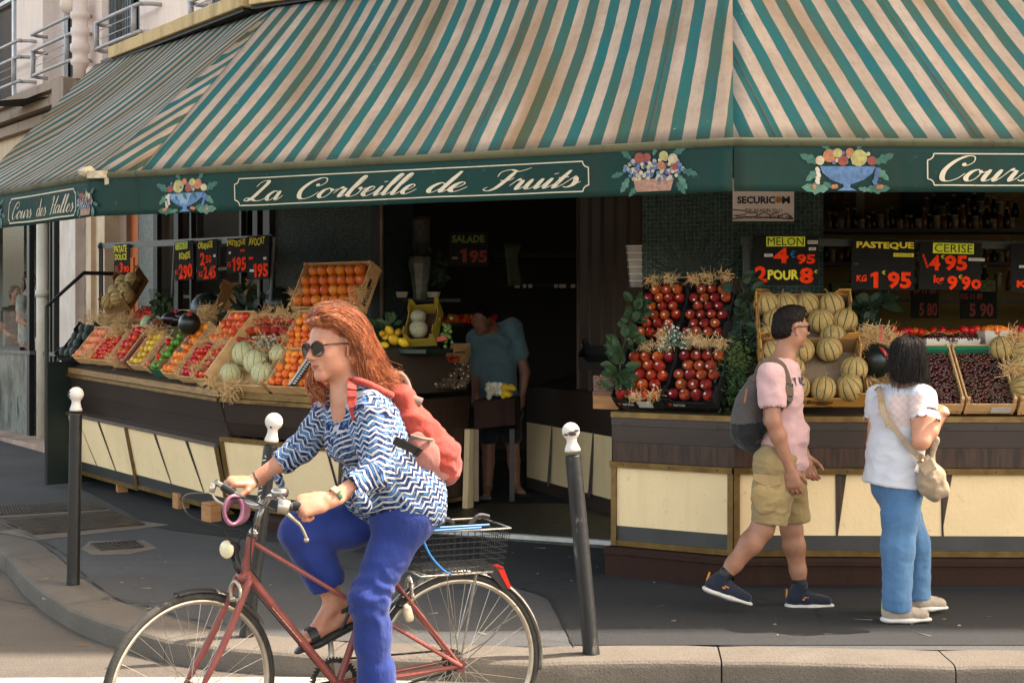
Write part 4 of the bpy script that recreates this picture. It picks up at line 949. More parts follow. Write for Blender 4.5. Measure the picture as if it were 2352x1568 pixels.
def crate(cr, name, label, cat, d=.11, style='wood', front=None, group=None):
    X, w, L = cr.X, cr.w, cr.L; cr.d = d
    th = thing(name, label, cat, X.translation, group)
    m = dict(wood=m_crate, black=m_blk, card=m_card, pattern=m_pat, yellow=m_yel)[style]; t_ = .009 if style == 'wood' else .006
    b = MB(); b.X = X; b.box((w/2, L/2, .004), (w-.01, L-.01, .008)); b.build('base', m if style != 'pattern' else m_inn, th)
    for y, k in ((t_/2, 0), (L-t_/2, 1)):
        b = MB(); b.X = X; h = (front or d*.8) if k == 0 else d*(1.0 if style == 'wood' else 1.1)
        if style == 'wood': b.box((w/2, y, h*.5+.012), (w, t_, h-.02)); 
        else:
            e = .25*w; hh = h*1.15
            b.prism([(0, y-t_/2, 0), (w, y-t_/2, 0), (w, y-t_/2, hh), (w-e*.5, y-t_/2, hh), (w-e*.8, y-t_/2, h*.72), (e*.8, y-t_/2, h*.72), (e*.5, y-t_/2, hh), (0, y-t_/2, hh)], (0, t_, 0))
        b.build('end_board', m, th)
    for x in (t_/2, w-t_/2):
        b = MB(); b.X = X
        if style == 'wood': b.box((x, L/2, d/2+.01), (t_, L-2*t_-.001, d-.02))
        else:
            y0, y1 = t_, L-t_; b.prism([(x-t_/2, y0, 0), (x-t_/2, y1, 0), (x-t_/2, y1, d*1.15), (x-t_/2, y1-L*.2, d*1.15), (x-t_/2, y1-L*.26, d*.86), (x-t_/2, y0+L*.26, d*.86), (x-t_/2, y0+L*.2, d*1.15), (x-t_/2, y0, d*1.15)], (t_, 0, 0))
        b.build('side_board', m, th)
    if style == 'wood':
        for x in (.012, w-.012):
            for y in (.014, L-.014): b = MB(); b.X = X; b.box((x, y, d*.55), (.018, .022, d*1.12)); b.build('corner_post', m_crate, th)
    cr.th = th; return cr
# ---- fruit ------------------------------------------------------
def fruit_mat(name, c1, c2, rough=.4, sc=1.5, lo=.4, hi=.65, bump=.15, bs=30, spec=.45, top=None, var=.25):
    t = NT(name); co = t.coord(); a, b_ = s2l(c1), s2l(c2)
    rnd = t.node('ObjectInfo').outputs['Random']
    mp = t.node('Mapping'); t.l.new(co, mp.inputs[0]); cb = t.node('CombineXYZ'); t.put(cb.inputs[0], t.math('MULTIPLY', rnd, 40)); t.l.new(cb.outputs[0], mp.inputs['Location'])
    c = t.mix(t.step(t.noise(sc, 4, mp.outputs[0]), lo, hi), a, b_)
    hs = t.node('HueSaturation'); t.put(hs.inputs['Value'], t.math('MULTIPLY_ADD', rnd, var*2, 1-var)); t.put(hs.inputs['Hue'], t.math('MULTIPLY_ADD', rnd, .03, .485)); t.l.new(c, hs.inputs['Color']); c = hs.outputs[0]
    if bump: t.bump(t.noise(bs, 2, co), bump, .05)
    return t.done(c, rough, spec=spec)
def melon_mat(name, c1, c2, stripe, ribs=10, wid=.22):
    t = NT(name); co = t.coord(); x = t.sep(co); ang = t.math('ARCTAN2', x[1], x[0])
    v = t.node('TexVoronoi', feature='DISTANCE_TO_EDGE'); v.inputs['Scale'].default_value = 9; t.l.new(co, v.inputs['Vector'])
    c = t.mix(t.step(t.noise(2.5, 4), .35, .65), s2l(c1), s2l(c2)); c = t.mix(t.math('MULTIPLY', t.step(v.outputs[0], .08, .02), .35), c, tuple(min(1, q*1.5) for q in s2l(c1)))
    rib = t.math('ABSOLUTE', t.math('SINE', t.math('ADD', t.math('MULTIPLY', ang, ribs/2), t.math('MULTIPLY_ADD', t.noise(4, 2), .35, -.17))))
    c = t.mix(t.step(rib, wid, wid*.45), c, s2l(stripe)); t.bump(t.noise(28, 3), .25, .04)
    return t.done(c, .65, spec=.3)
FM = dict(orange=fruit_mat('orange_peel', (216, 115, 18), (207, 96, 12), .42, bump=.25, bs=26, var=.1), nectarine=fruit_mat('nectarine_skin', (131, 30, 18), (190, 80, 25), .6, 1.1, .45, .7, 0, var=.35, spec=.2),
  peach=fruit_mat('peach_skin', (160, 44, 32), (206, 92, 52), .75, 1.2, .45, .7, .1, 60, .2, var=.25), dpeach=fruit_mat('dark_peach_skin', (110, 29, 20), (167, 64, 29), .7, 1.1, .45, .7, .1, 60, .2, var=.35), apricot=fruit_mat('apricot_skin', (236, 128, 40), (216, 72, 26), .55, 1.2, .45, .65, 0, var=.15),
  tomato=fruit_mat('tomato_skin', (206, 50, 16), (190, 38, 14), .32, 1.5, bump=0, spec=.3, var=.15), bigtom=fruit_mat('beef_tomato_skin', (214, 62, 20), (224, 120, 36), .35, 1., .45, .65, 0, var=.2), lemon=fruit_mat('lemon_peel', (216, 172, 34), (204, 156, 26), .38, bump=.2, bs=24, var=.08),
  lime=fruit_mat('lime_peel', (92, 146, 36), (54, 110, 26), .3, 1.5, bump=.15, var=.2), clem=fruit_mat('clementine_peel', (238, 126, 24), (226, 108, 16), .35, bump=.2, var=.08), avocado=fruit_mat('avocado_skin', (34, 46, 32), (24, 30, 24), .4, 3, bump=.4, bs=16, var=.3),
  carrot=fruit_mat('blush_peach_skin', (228, 140, 92), (220, 112, 72), .6, 1.2, bump=0, var=.1), kiwi=fruit_mat('kiwi_skin', (84, 62, 38), (66, 48, 30), .8, 4, bump=.2, bs=40, var=.2), garlic=fruit_mat('garlic_skin', (214, 204, 184), (186, 172, 150), .5, 3, bump=0), physalis=fruit_mat('rambutan_skin', (206, 122, 44), (150, 70, 30), .5, 2, bump=.3, bs=12),
  grape=fruit_mat('grape_skin', (120, 140, 70), (92, 116, 54), .3, 2, bump=0), melon=melon_mat('charentais_rind', (178, 148, 92), (150, 122, 72), (46, 66, 36), 10, .3), pale=melon_mat('pale_melon_rind', (200, 188, 146), (176, 172, 124), (58, 88, 54), 10, .16), wmelon=fruit_mat('watermelon_rind', (26, 36, 30), (18, 26, 22), .35, 3, bump=0),
  netmel=melon_mat('netted_rind', (170, 160, 130), (140, 136, 110), (60, 66, 48), 30, .35))
m_stick = M('white_sticker', (205, 199, 190), .5); m_stickr = M('red_sticker', (190, 60, 46), .5, (226, 190, 180), 60); m_cal = M('green_calyx', (60, 84, 40), .7); m_stem = M('dry_stem', (120, 104, 66), .8)
FRM = {}
def fmesh(kind, mat, shape=(1, 1, 1), sticker=None, calyx=False, stem=False, ribs=0, dimple=.0, nip=0., n=16, m=11):
    vs, fs, mi = [], [], []
    for i in range(m+1):
        a = math.pi*i/m
        for j in range(n):
            ph = 2*math.pi*j/n; r = 1.
            if ribs: r *= 1-.045*abs(math.sin(ribs/2*ph))**.7*0 - .05*(1-abs(math.sin(ribs*ph/2)))**2*math.sin(a)
            r *= 1-dimple*math.exp(-(a/.45)**2)-dimple*.5*math.exp(-((math.pi-a)/.4)**2)
            if nip: r *= 1+nip*(math.exp(-(a/.25)**2)+.7*math.exp(-((math.pi-a)/.25)**2))
            vs.append((r*shape[0]*math.sin(a)*math.cos(ph), r*shape[1]*math.sin(a)*math.sin(ph), r*shape[2]*math.cos(a)))
    for i in range(m):
        for j in range(n): fs.append((i*n+j, (i+1)*n+j, (i+1)*n+(j+1) % n, i*n+(j+1) % n)); mi.append(0)
    b = MB(); mats = [mat]
    if sticker:
        mats.append(sticker); b.k = 1
        ring = []
        for rr_ in (.0, .19): ring.append([b.pt(V((rr_*1.2*math.cos(q), -math.sqrt(max(0, 1-(rr_*1.2)**2)), rr_*math.sin(q)))*1.015) for q in [2*math.pi*k/10 for k in range(10)]])
        for k in range(10): b.face((ring[0][k], ring[0][(k+1) % 10], ring[1][(k+1) % 10], ring[1][k]))
    if calyx:
        mats.append(m_cal); b.k = 1
        for k in range(5):
            q = 2*math.pi*k/5; c_, s_ = math.cos(q), math.sin(q); b.quad((0, 0, 1-dimple+.03), (.3*c_-.12*s_, .3*s_+.12*c_, 1.0), (.62*c_, .62*s_, .86), (.3*c_+.12*s_, .3*s_-.12*c_, 1.0))
        b.tube([(0, 0, .9), (.05, 0, 1.22)], .06, 5)
    if stem:
        mats.append(m_stem); b.k = 1; b.tube([(0, 0, .9), (.02, .0, 1.08), (.1, .03, 1.2), (.2, .05, 1.24)], [.1, .06, .05, .07], 6)
    o = len(vs); vs += [tuple(p) for p in b.v]; fs += [tuple(i+o for i in f) for f in b.f]; mi += b.mi
    me = bpy.data.meshes.new(kind); me.from_pydata(vs, [], fs)
    for mm in mats: me.materials.append(mm)
    me.polygons.foreach_set('material_index', mi); me.polygons.foreach_set('use_smooth', [True]*len(fs)); bm = bmesh.new(); bm.from_mesh(me); bmesh.ops.remove_doubles(bm, verts=bm.verts, dist=1e-5); bmesh.ops.recalc_face_normals(bm, faces=bm.faces); bm.to_mesh(me); bm.free()
    FRM[kind] = me; return me
fmesh('orange', FM['orange'], (1, 1, .97), m_stickr); fmesh('nectarine', FM['nectarine'], (1, 1, .97), m_stick); fmesh('dark_peach', FM['dpeach'], (1, 1, .95), m_stick, dimple=.08); fmesh('peach', FM['peach'], (1.05, 1.05, .78), dimple=.3)
fmesh('apricot', FM['apricot'], (1, 1, .95), dimple=.08); fmesh('tomato', FM['tomato'], (1.03, 1.03, .86), calyx=True, dimple=.12); fmesh('large_tomato', FM['bigtom'], (1.1, 1.1, .82), ribs=6, dimple=.15); fmesh('cherry_tomato', FM['tomato'], (1, 1, 1.05), n=9, m=6)
fmesh('lemon', FM['lemon'], (.82, .82, 1.06), nip=.16); fmesh('lime', FM['lime'], (.92, .92, 1.04), nip=.1); fmesh('clementine', FM['clem'], (1.04, 1.04, .88), dimple=.06); fmesh('avocado', FM['avocado'], (.82, .82, 1.1)); fmesh('blush_peach', FM['carrot'], (1, 1, .92), dimple=.1)
fmesh('melon', FM['melon'], (1, 1, .96), stem=True, ribs=10, n=40, m=14); fmesh('pale_melon', FM['pale'], (1, 1, 1.0), stem=True, ribs=10, n=40, m=14); fmesh('kiwi', FM['kiwi'], (.84, .84, 1.1), m_stick); fmesh('garlic_bulb', FM['garlic'], (1, 1, .85), nip=.35, ribs=8); fmesh('rambutan', FM['physalis'], n=10, m=7)
fmesh('watermelon', FM['wmelon'], (1, 1, 1.08), n=24, m=16); fmesh('netted_melon', FM['netmel'], (1, 1, 1.05)); fmesh('grape', FM['grape'], n=8, m=6); fmesh('dark_tomato', FM['tomato'], (1.05, 1.05, .85), calyx=True, dimple=.1)
def rot_rand(k=.35): return Matrix.Rotation(random.uniform(-k, k), 4, 'X') @ Matrix.Rotation(random.uniform(-k, k), 4, 'Y') @ Matrix.Rotation(random.uniform(-.5, .5) if k < 1 else random.uniform(0, 6.3), 4, 'Z')
def put(kind, X, pos, r, label, group, rot=None, cat=None):
    o = bpy.data.objects.new(kind, FRM[kind]); COL.objects.link(o)
    o.matrix_world = X @ Matrix.Translation(pos) @ (rot or rot_rand()) @ Matrix.Diagonal((r, r, r, 1))
    tag(o, label, cat or kind.replace('_', ' '), group); return o
def fill(cr, kind, r, label, group, z=None, jit=.12, rk=.35, skip=(), margin=.012, base=None, x0=0., x1=1., y0=0., y1=1., cat=None, zt=0., tight=1.):
    """rows of fruit in a crate; local z axis of the fruit is turned so a sticker looks out of the crate"""
    w, L = cr.w, cr.L; xa, xb = margin+w*x0, w*x1-margin; ya, yb = margin+L*y0, L*y1-margin
    nx = max(1, int((xb-xa)/(2*r*tight)+.35)); dy = 2*r*.88*tight; ny = max(1, int((yb-ya-2*r)/dy+.3)+1); zz = cr.d-r*.5 if z is None else z
    base = base or Matrix.Rotation(R(-62), 4, 'X')
    for j in range(ny):
        off = 0 if j % 2 == 0 else .5
        for i in range(nx if off == 0 else max(1, nx-1)):
            if (i, j) in skip: continue
            x = xa+(xb-xa)*(i+.5+off)/nx; y = ya+r+(yb-ya-2*r)*(j/max(1, ny-1)) if ny > 1 else (ya+yb)/2
            put(kind, cr.X, (x+random.uniform(-1, 1)*jit*r, y+random.uniform(-1, 1)*jit*r, zz+random.uniform(-1, 1)*jit*r+zt*j), r*random.uniform(.95, 1.04), label, group, base @ rot_rand(rk), cat)
m_straw = M('straw', (236, 200, 146), .7, (206, 164, 108), 30, lo=.3, hi=.7)
def straw(blobs, n, label, L=.09, wid=.0016, squash=.6):
    """wood wool: curved strips; blobs = list of (centre, radius)"""
    vs, fs = [], []
    rg = np.random.default_rng(len(bpy.data.objects))
    for _ in range(n):
        c, r = blobs[int(rg.integers(len(blobs)))]; d = rg.normal(size=3); d /= np.linalg.norm(d)
        p = np.array(c)+d*r*rg.random()**.45*np.array((1, 1, squash)); a = rg.normal(size=3); a = a-d*(a@d)*.9; a /= np.linalg.norm(a); bb = np.cross(a, rg.normal(size=3)); bb /= np.linalg.norm(bb)
        l = L*(.5+rg.random()); cv = rg.uniform(1.2, 4.2)*(1 if rg.random() < .5 else -1); pts = []
        for k in range(6):
            s = (k/5-.5)*l; pts.append(p+a*s+bb*(math.cos(cv*s/l*2)-1)*l*.35)
        w = np.cross(a, bb)*wid*rg.uniform(.6, 1.3); w2 = bb*wid*.6; i = len(vs)
        for q in pts: vs += [q-w, q+w, q+w2]
        for k in range(5):
            o = i+3*k
            for e, f_ in ((0, 1), (1, 2), (2, 0)): fs.append((o+e, o+f_, o+3+f_, o+3+e))
    o = mesh_obj('straw', vs, fs, m_straw, smooth=False); return tag(o, label, 'straw', None, 'stuff')
def straw_in(cr, xs, n, label, L=.08, wid=.0016): return straw([(cr.X @ V((x*cr.w, y*cr.L, z)), r) for x, y, z, r in xs], n, label, L, wid)
dSA, dSB = E0-S0, E2-E0
def A(u0, u1, v0, v1, hin=.0, tilt=50): return place(S0, dSA, nSA, u0, u1, v0, v1, hin, R(tilt))
def B_(u0, u1, v0, v1, hin=.0, tilt=45): return place(E0, dSB, nSB, u0, u1, v0, v1, hin, R(tilt))
def C1(u0, u1, v0, v1, hin=.0, tilt=45): return place(R0, d1, n1, u0, u1, v0, v1, hin, R(tilt))
def C2(u0, u1, v0, v1, hin=.0, tilt=40): return place(R1, R2-R1, n2, u0, u1, v0, v1, hin, R(tilt))
# left stand, street side, front row from the far end
c = crate(A(143, 183, 832, 758), 'fruit_crate', 'crate of dark avocados at the far left end of the left stand', 'crate', .1, 'black'); fill(c, 'avocado', .052, 'dark green avocado in the leftmost black crate', 'avocados in the leftmost crate', rk=.6)
c = crate(A(184, 222, 836, 766), 'fruit_crate', 'crate of pale pink peaches beside the crate of dark avocados', 'crate', .1); fill(c, 'blush_peach', .042, 'pale pink peach in the crate beside the avocados', 'pale peaches beside the avocados'); straw_in(c, [(.85, .1, .1, .05)], 90, 'straw in the corner of the pale peach crate')
c = crate(A(223, 262, 840, 772), 'fruit_crate', 'crate heaped with small cherry tomatoes topped by straw on the left stand', 'crate', .1); fill(c, 'cherry_tomato', .021, 'cherry tomato heaped in the crate below the straw', 'cherry tomatoes in the front crate', rk=3, jit=.4, y1=.8); straw_in(c, [(.5, .9, .11, .09)], 160, 'straw at the top of the cherry tomato crate')
c = crate(A(264, 298, 846, 764), 'fruit_crate', 'crate of round red tomatoes left of the lemons', 'crate', .1); fill(c, 'tomato', .038, 'round red tomato in the crate left of the lemons', 'tomatoes left of the lemons', rk=3); straw_in(c, [(.5, .04, .1, .06)], 80, 'straw at the foot of the round tomato crate')
b = MB()
for k, (u, col) in enumerate(((299, 0), (303, 1), (307, 0))):
    q = place(S0, dSA, nSA, u, u+3, 852, 752, .02, R(50)); b.k = col; b.X = q.X; b.box((.006, q.L/2, .07), (.010, q.L, .11))
tag(b.build('board_stack', [M('reddish_board', (132, 64, 48), .7), m_card]), 'stack of reddish and brown boards standing on edge between tomatoes and lemons', 'boards')
c = crate(A(310, 342, 852, 778), 'fruit_crate', 'crate of yellow lemons in the middle of the left stand', 'crate', .1); fill(c, 'lemon', .036, 'yellow lemon in the crate on the left stand', 'lemons on the left stand', rk=3); straw_in(c, [(.2, .95, .11, .08)], 120, 'straw behind the crate of lemons')
c = crate(A(344, 362, 858, 790), 'fruit_crate', 'narrow crate of red tomatoes between lemons and limes', 'crate', .1); fill(c, 'dark_tomato', .036, 'red tomato in the narrow crate between lemons and limes', 'tomatoes between lemons and limes', rk=3)
c = crate(A(361, 384, 864, 766), 'fruit_crate', 'green lined box of limes on the left stand', 'crate', .1, 'card'); fill(c, 'lime', .032, 'green lime in the green lined box', 'limes in the green lined box', rk=3)
b = MB(); b.X = c.X; b.box((-.004, c.L/2, .06), (.004, c.L, .13)); b.box((c.w/2, .0-.004, .05), (c.w, .004, .09)); b.build('liner', m_grn, c.th)
c = crate(A(388, 418, 872, 757), 'fruit_crate', 'long crate of clementines with black labels right of the limes', 'crate', .1); fill(c, 'clementine', .037, 'orange clementine in the long crate right of the limes', 'clementines right of the limes', rk=1.2)
b = MB(); b.X = c.X
for k in range(3): b.prism([(c.w*.45, c.L*(.35+.17*k), .135), (c.w*.7, c.L*(.35+.17*k), .135), (c.w*.75, c.L*(.43+.17*k), .135), (c.w*.5, c.L*(.43+.17*k), .135)], (0, 0, .003))
b.build('label', m_blk, c.th)
c = crate(A(420, 458, 880, 800), 'fruit_crate', 'crate of vine tomatoes beside the clementines on the left stand', 'crate', .1); fill(c, 'tomato', .031, 'vine tomato in the crate beside the clementines', 'vine tomatoes beside the clementines', rk=.7, skip=((0, 0),)); straw_in(c, [(.4, .9, .1, .08), (.1, .3, .1, .05), (.9, .2, .1, .04)], 170, 'straw around the vine tomatoes beside the clementines')
c = crate(A(460, 503, 886, 804), 'fruit_crate', 'crate of vine tomatoes at the corner of the left stand', 'crate', .1); fill(c, 'tomato', .031, 'vine tomato in the crate at the stand corner', 'vine tomatoes at the stand corner', rk=.7, skip=((0, 1),)); straw_in(c, [(.4, .9, .1, .08), (.1, .3, .1, .05), (.5, .5, .07, .06)], 170, 'straw around the vine tomatoes at the corner')
b = MB(); b.X = c.X; b.box((c.w+.012, c.L*.5, .08), (.022, c.L*1.02, .17)); b.build('side_plank', m_crate, c.th)
# second row
c = crate(A(425, 462, 792, 757, .28, 40), 'fruit_crate', 'crate of clementines in the second row under the cut watermelon', 'crate', .09); fill(c, 'clementine', .035, 'orange clementine in the second row crate', 'clementines in the second row', rk=1.2); straw_in(c, [(.6, 1.2, .1, .1), (.9, 1.3, .16, .1), (.2, 1., .1, .07)], 300, 'heap of straw behind the second row clementines')
c = crate(A(488, 546, 806, 733, .22, 48), 'fruit_crate', 'crate of large mottled tomatoes left of the flat peaches', 'crate', .1); fill(c, 'large_tomato', .046, 'large mottled orange and red tomato', 'large mottled tomatoes', rk=1.5); straw_in(c, [(.2, .35, .1, .07), (.8, .1, .1, .05)], 130, 'straw under the large mottled tomatoes')
c = A(300, 352, 744, 716, .5, 35); crate(c, 'fruit_crate', 'crate of tiny tomatoes at the back under the tilted melon box', 'crate', .07); fill(c, 'cherry_tomato', .02, 'tiny tomato in the back crate under the melon box', 'tiny tomatoes at the back', rk=3, jit=.4)
c = A(372, 416, 752, 726, .48, 35); crate(c, 'fruit_crate', 'shallow crate of small tomatoes behind the limes', 'crate', .07); fill(c, 'cherry_tomato', .022, 'small tomato in the shallow crate behind the limes', 'small tomatoes behind the limes', rk=3, jit=.4)
straw([(P(222, 738, 13.55), .17), (P(255, 732, 13.4), .16), (P(285, 738, 13.2), .1)], 420, 'heap of straw at the back above the avocados', .14)
straw([(P(340, 768, 12.5), .08), (P(372, 770, 12.3), .08), (P(405, 775, 12.1), .08)], 260, 'straw strewn behind the lemons and limes', .1)
# corner side: melons, apricots, flat peaches, oranges
c = crate(B_(508, 617, 903, 812, .0, 50), 'fruit_crate', 'wooden crate of pale green striped melons at the corner of the left stand', 'crate', .12)
for x, y, r in ((.22, .28, .085), (.26, .78, .10), (.6, .58, .098), (.87, .32, .09), (.95, .8, .07)): put('pale_melon', c.X, (x*c.w, y*c.L, .1), r, 'pale green striped melon in the corner crate', 'pale melons in the corner crate', Matrix.Rotation(R(-50+random.uniform(-25, 25)), 4, 'X') @ Matrix.Rotation(random.uniform(-.5, .5), 4, 'Y') @ Matrix.Rotation(random.uniform(0, 6), 4, 'Z'))
straw_in(c, [(.05, .02, .12, .07), (.4, .0, .1, .08), (.8, .85, .14, .09), (.6, .95, .12, .08), (.3, -.06, .05, .06)], 420, 'straw spilling from the corner melon crate', .1)
c = crate(B_(628, 742, 908, 822, .0, 50), 'fruit_crate', 'wooden crate of apricots with a black and white leaflet beside the pale melons', 'crate', .12); fill(c, 'apricot', .034, 'apricot in the front crate beside the pale melons', 'apricots in the front crate', rk=3, jit=.3)
b = MB(); b.X = c.X; b.box((c.w*.66, c.L*.42, .15), (.075, c.L*.98, .006), Matrix.Rotation(-.12, 3, 'Z')); o = b.build('leaflet', m_blk, c.th)
b = MB(); b.X = c.X @ Matrix.Translation((c.w*.66, c.L*.42, .1545)) @ Matrix.Rotation(-.12, 4, 'Z')
b.box((-.026, 0, 0), (.02, c.L*.97, .001))
for k in range(14): b.box((.014, c.L*(-.42+.062*k), 0), (.03, .012, .001))
b.build('print', m_stick, o)
c = crate(B_(548, 668, 812, 741, .3, 50), 'fruit_crate', 'wooden crate of flat dark red peaches above the pale melons', 'crate', .11); fill(c, 'peach', .044, 'flat dark red peach in the crate above the pale melons', 'flat peaches above the pale melons', rk=.5); straw_in(c, [(.03, .5, .1, .05), (.6, 1.05, .1, .06), (.95, .2, .1, .05), (.3, 1.05, .1, .05)], 200, 'straw round the edges of the flat peach crate')
c = crate(B_(655, 770, 826, 735, .26, 50), 'fruit_crate', 'wooden crate of apricots behind the cyclist above the front apricots', 'crate', .12); fill(c, 'apricot', .034, 'apricot in the upper crate behind the cyclist', 'apricots in the upper crate', rk=3, jit=.3)
straw([(P(600, 738, 11.4), .06), (P(640, 734, 11.3), .07), (P(668, 728, 11.2), .08)], 160, 'straw on top of the flat peach crate', .1)
c = crate(B_(688, 842, 722, 622, .62, 62), 'fruit_crate', 'steeply tilted wooden crate of oranges above the cyclist', 'crate', .14); fill(c, 'orange', .047, 'orange with a small red sticker in the steeply tilted crate', 'oranges in the tilted crate', jit=.06, rk=.25, base=Matrix.Rotation(R(-80), 4, 'X'), margin=.016)
vs, fs = text_geo('Musar', .075, .002); b = MB(); b.X = c.X @ Matrix.Translation((c.w+.0065, .13, .07)) @ Matrix.Rotation(R(90), 4, 'Y') @ Matrix.Rotation(R(90), 4, 'Z'); b.raw(vs, fs); b.build('print', m_blk, c.th)
b = MB(); b.X = c.X; b.box((c.w+.001, c.L*.55, c.d*.62), (.012, .09, .022)); b.build('hand_hole', m_blk, c.th)
straw_in(c, [(.06, .25, .14, .05), (.9, .1, .14, .06), (.98, .3, .14, .04), (.7, -.05, .13, .06), (.85, -.08, .12, .06)], 240, 'straw tucked under the tilted orange crate', .09)
# nectarines on the right stand
gn = {}
def necta(u0, u1, v0, v1, hin, tilt, kind, txt, grp, dark):
    c = crate(C1(u0, u1, v0, v1, hin, tilt), 'fruit_crate', txt, 'crate', .1, 'black'); fill(c, kind, .0385 if v0 > 850 else .0345, 'dark red %s with a white sticker in the %s' % ('nectarine' if kind == 'nectarine' else 'peach', grp), '%ss in the %s' % ('nectarines' if kind == 'nectarine' else 'peaches', grp), jit=.1, rk=.45, base=Matrix.Rotation(R(-70), 4, 'X'), y1=.92, tight=1.0)
    return c
c = necta(1417, 1531, 936, 812, .03, 52, 'nectarine', 'lower left black crate of glossy nectarines on the right stand', 'lower left black crate', 0)
straw_in(c, [(.4, .93, .12, .06), (.78, .95, .12, .06), (.5, .03, .1, .04), (.85, .06, .1, .05)], 230, 'straw tufts in the lower left nectarine crate', .055, .0013)
ca = c
c = necta(1533, 1650, 938, 810, .03, 52, 'dark_peach', 'lower right black crate of dull velvety peaches on the right stand', 'lower right black crate', 1)
straw_in(c, [(.5, .98, .12, .05), (.2, 1., .12, .05), (.85, .97, .12, .06)], 230, 'straw along the back of the lower right peach crate', .055, .0013)
for q in (ca, c):
    vs, fs = text_geo('arce', .045, .001); b = MB(); b.X = q.X @ Matrix.Translation((q.w*.27, -.001, .035)) @ Matrix.Rotation(R(90), 4, 'X'); b.raw(vs, fs); b.build('print', m_stick, q.th)
    b = MB(); b.X = q.X @ Matrix.Translation((q.w*.1, -.001, .036)) @ Matrix.Rotation(R(90), 4, 'X'); b.ball((0, 0, 0), .013, 10, 6, (1, 1, .1)); b.build('logo', M('red_dot', (190, 60, 36), .5), q.th)
b = MB(); b.X = ca.X; b.box((ca.w*.62, -.003, .04), (.1, .003, .06)); b.build('sticker', m_stick, ca.th)
c = necta(1462, 1566, 790, 655, .42, 60, 'nectarine', 'upper left black crate of glossy nectarines leaning against the mosaic pillar', 'upper left black crate', 0); straw_in(c, [(.2, .93, .12, .06), (.6, .95, .12, .06), (.1, .0, .1, .05), (.7, .02, .1, .05)], 230, 'straw tufts in the upper left nectarine crate', .055, .0013)
c = necta(1568, 1674, 790, 655, .42, 60, 'dark_peach', 'upper right black crate of dull dark peaches leaning against the mosaic pillar', 'upper right black crate', 1); straw_in(c, [(.4, .96, .12, .06), (.75, .97, .12, .06), (.1, .95, .12, .05), (.4, .0, .1, .05)], 230, 'straw along the back of the upper right peach crate', .055, .0013)
# melons in printed cardboard
def melbox(u0, u1, v0, v1, hin, tilt, txt, spots, grp):
    c = crate(C2(u0, u1, v0, v1, hin, tilt), 'melon_box', txt, 'box', .15, 'pattern')
    b = MB(); b.X = c.X; b.box((.012, c.L/2, .075), (.006, c.L*.92, .13)); b.box((c.w-.012, c.L/2, .075), (.006, c.L*.92, .13)); b.box((c.w/2, c.L-.014, .08), (c.w*.94, .006, .14)); b.build('inner_lining', m_card, c.th)
    for x, y, r in spots: put('melon', c.X, (x*c.w, y*c.L, .10), r, 'ribbed sandy melon with green stripes in the %s box' % grp, 'melons in the %s box' % grp, Matrix.Rotation(R(-52+random.uniform(-22, 30)), 4, 'X') @ Matrix.Rotation(random.uniform(-.5, .5), 4, 'Y') @ Matrix.Rotation(random.uniform(0, 6), 4, 'Z'))
    return c
c = melbox(1752, 1985, 934, 806, .04, 52, 'lower orange printed cardboard box of melons behind the walking man', [(.12, .2, .083), (.33, .18, .083), (.58, .15, .084), (.84, .17, .088), (.3, .5, .084), (.92, .5, .083), (.42, .84, .083), (.7, .86, .083), (.13, .8, .08), (.1, .5, .08)], 'lower printed')
vs, fs = text_geo('Le Boudou', .05, .0015); b = MB(); b.X = c.X @ Matrix.Translation((c.w*.5, -.002, .05)) @ Matrix.Rotation(R(90), 4, 'X'); b.raw(vs, fs); b.build('print', M('brown_ink', (66, 42, 22), .7), c.th)
c = melbox(1738, 1958, 812, 700, .42, 58, 'upper orange printed cardboard box of melons behind the man with sunglasses', [(.12, .84, .083), (.33, .84, .08), (.55, .84, .08), (.8, .82, .088), (.2, .5, .083), (.68, .5, .086), (.92, .5, .085), (.12, .18, .08), (.36, .18, .08), (.78, .17, .085)], 'upper printed')
# tilted melon box on the far left
m_cardd = M('stained_cardboard', (120, 84, 46), .7, (92, 62, 34), 5)
cr = Crate(); o_ = P(248, 722, 13.2); dx = (P(288, 742, 12.95)-o_).normalized(); uy = (P(289, 656, 13.5)-o_); cr.L = uy.length; uy.normalize(); zn = dx.cross(uy).normalized(); 
zn = zn if zn.y < 0 else -zn
cr.X = frame(o_, uy.cross(zn), zn); cr.w = .27; cr.d = .2
if cr.X.to_3x3().col[1].dot(uy) < 0: cr.X = frame(o_, -(uy.cross(zn)), zn)
c = crate(cr, 'melon_box', 'worn brown cardboard box of pale melons tipped up under the sweet potato sign', 'box', .16, 'card')
for x, y in ((.25, .12), (.62, .14), (.3, .42), (.7, .44), (.36, .72), (.74, .76), (.95, .2)): put('melon', c.X, (x*c.w, y*c.L, .11), .08, 'pale ribbed melon in the tipped brown box', 'melons in the tipped brown box', rot_rand(2))
vs, fs = text_geo('Le Bourdin', .08, .002); b = MB(); b.X = c.X @ Matrix.Translation((c.w+.002, c.L*.42, .07)) @ Matrix.Rotation(R(90), 4, 'Y') @ Matrix.Rotation(R(90), 4, 'Z'); b.raw(vs, fs); b.build('print', MATS['brown_ink'], c.th)
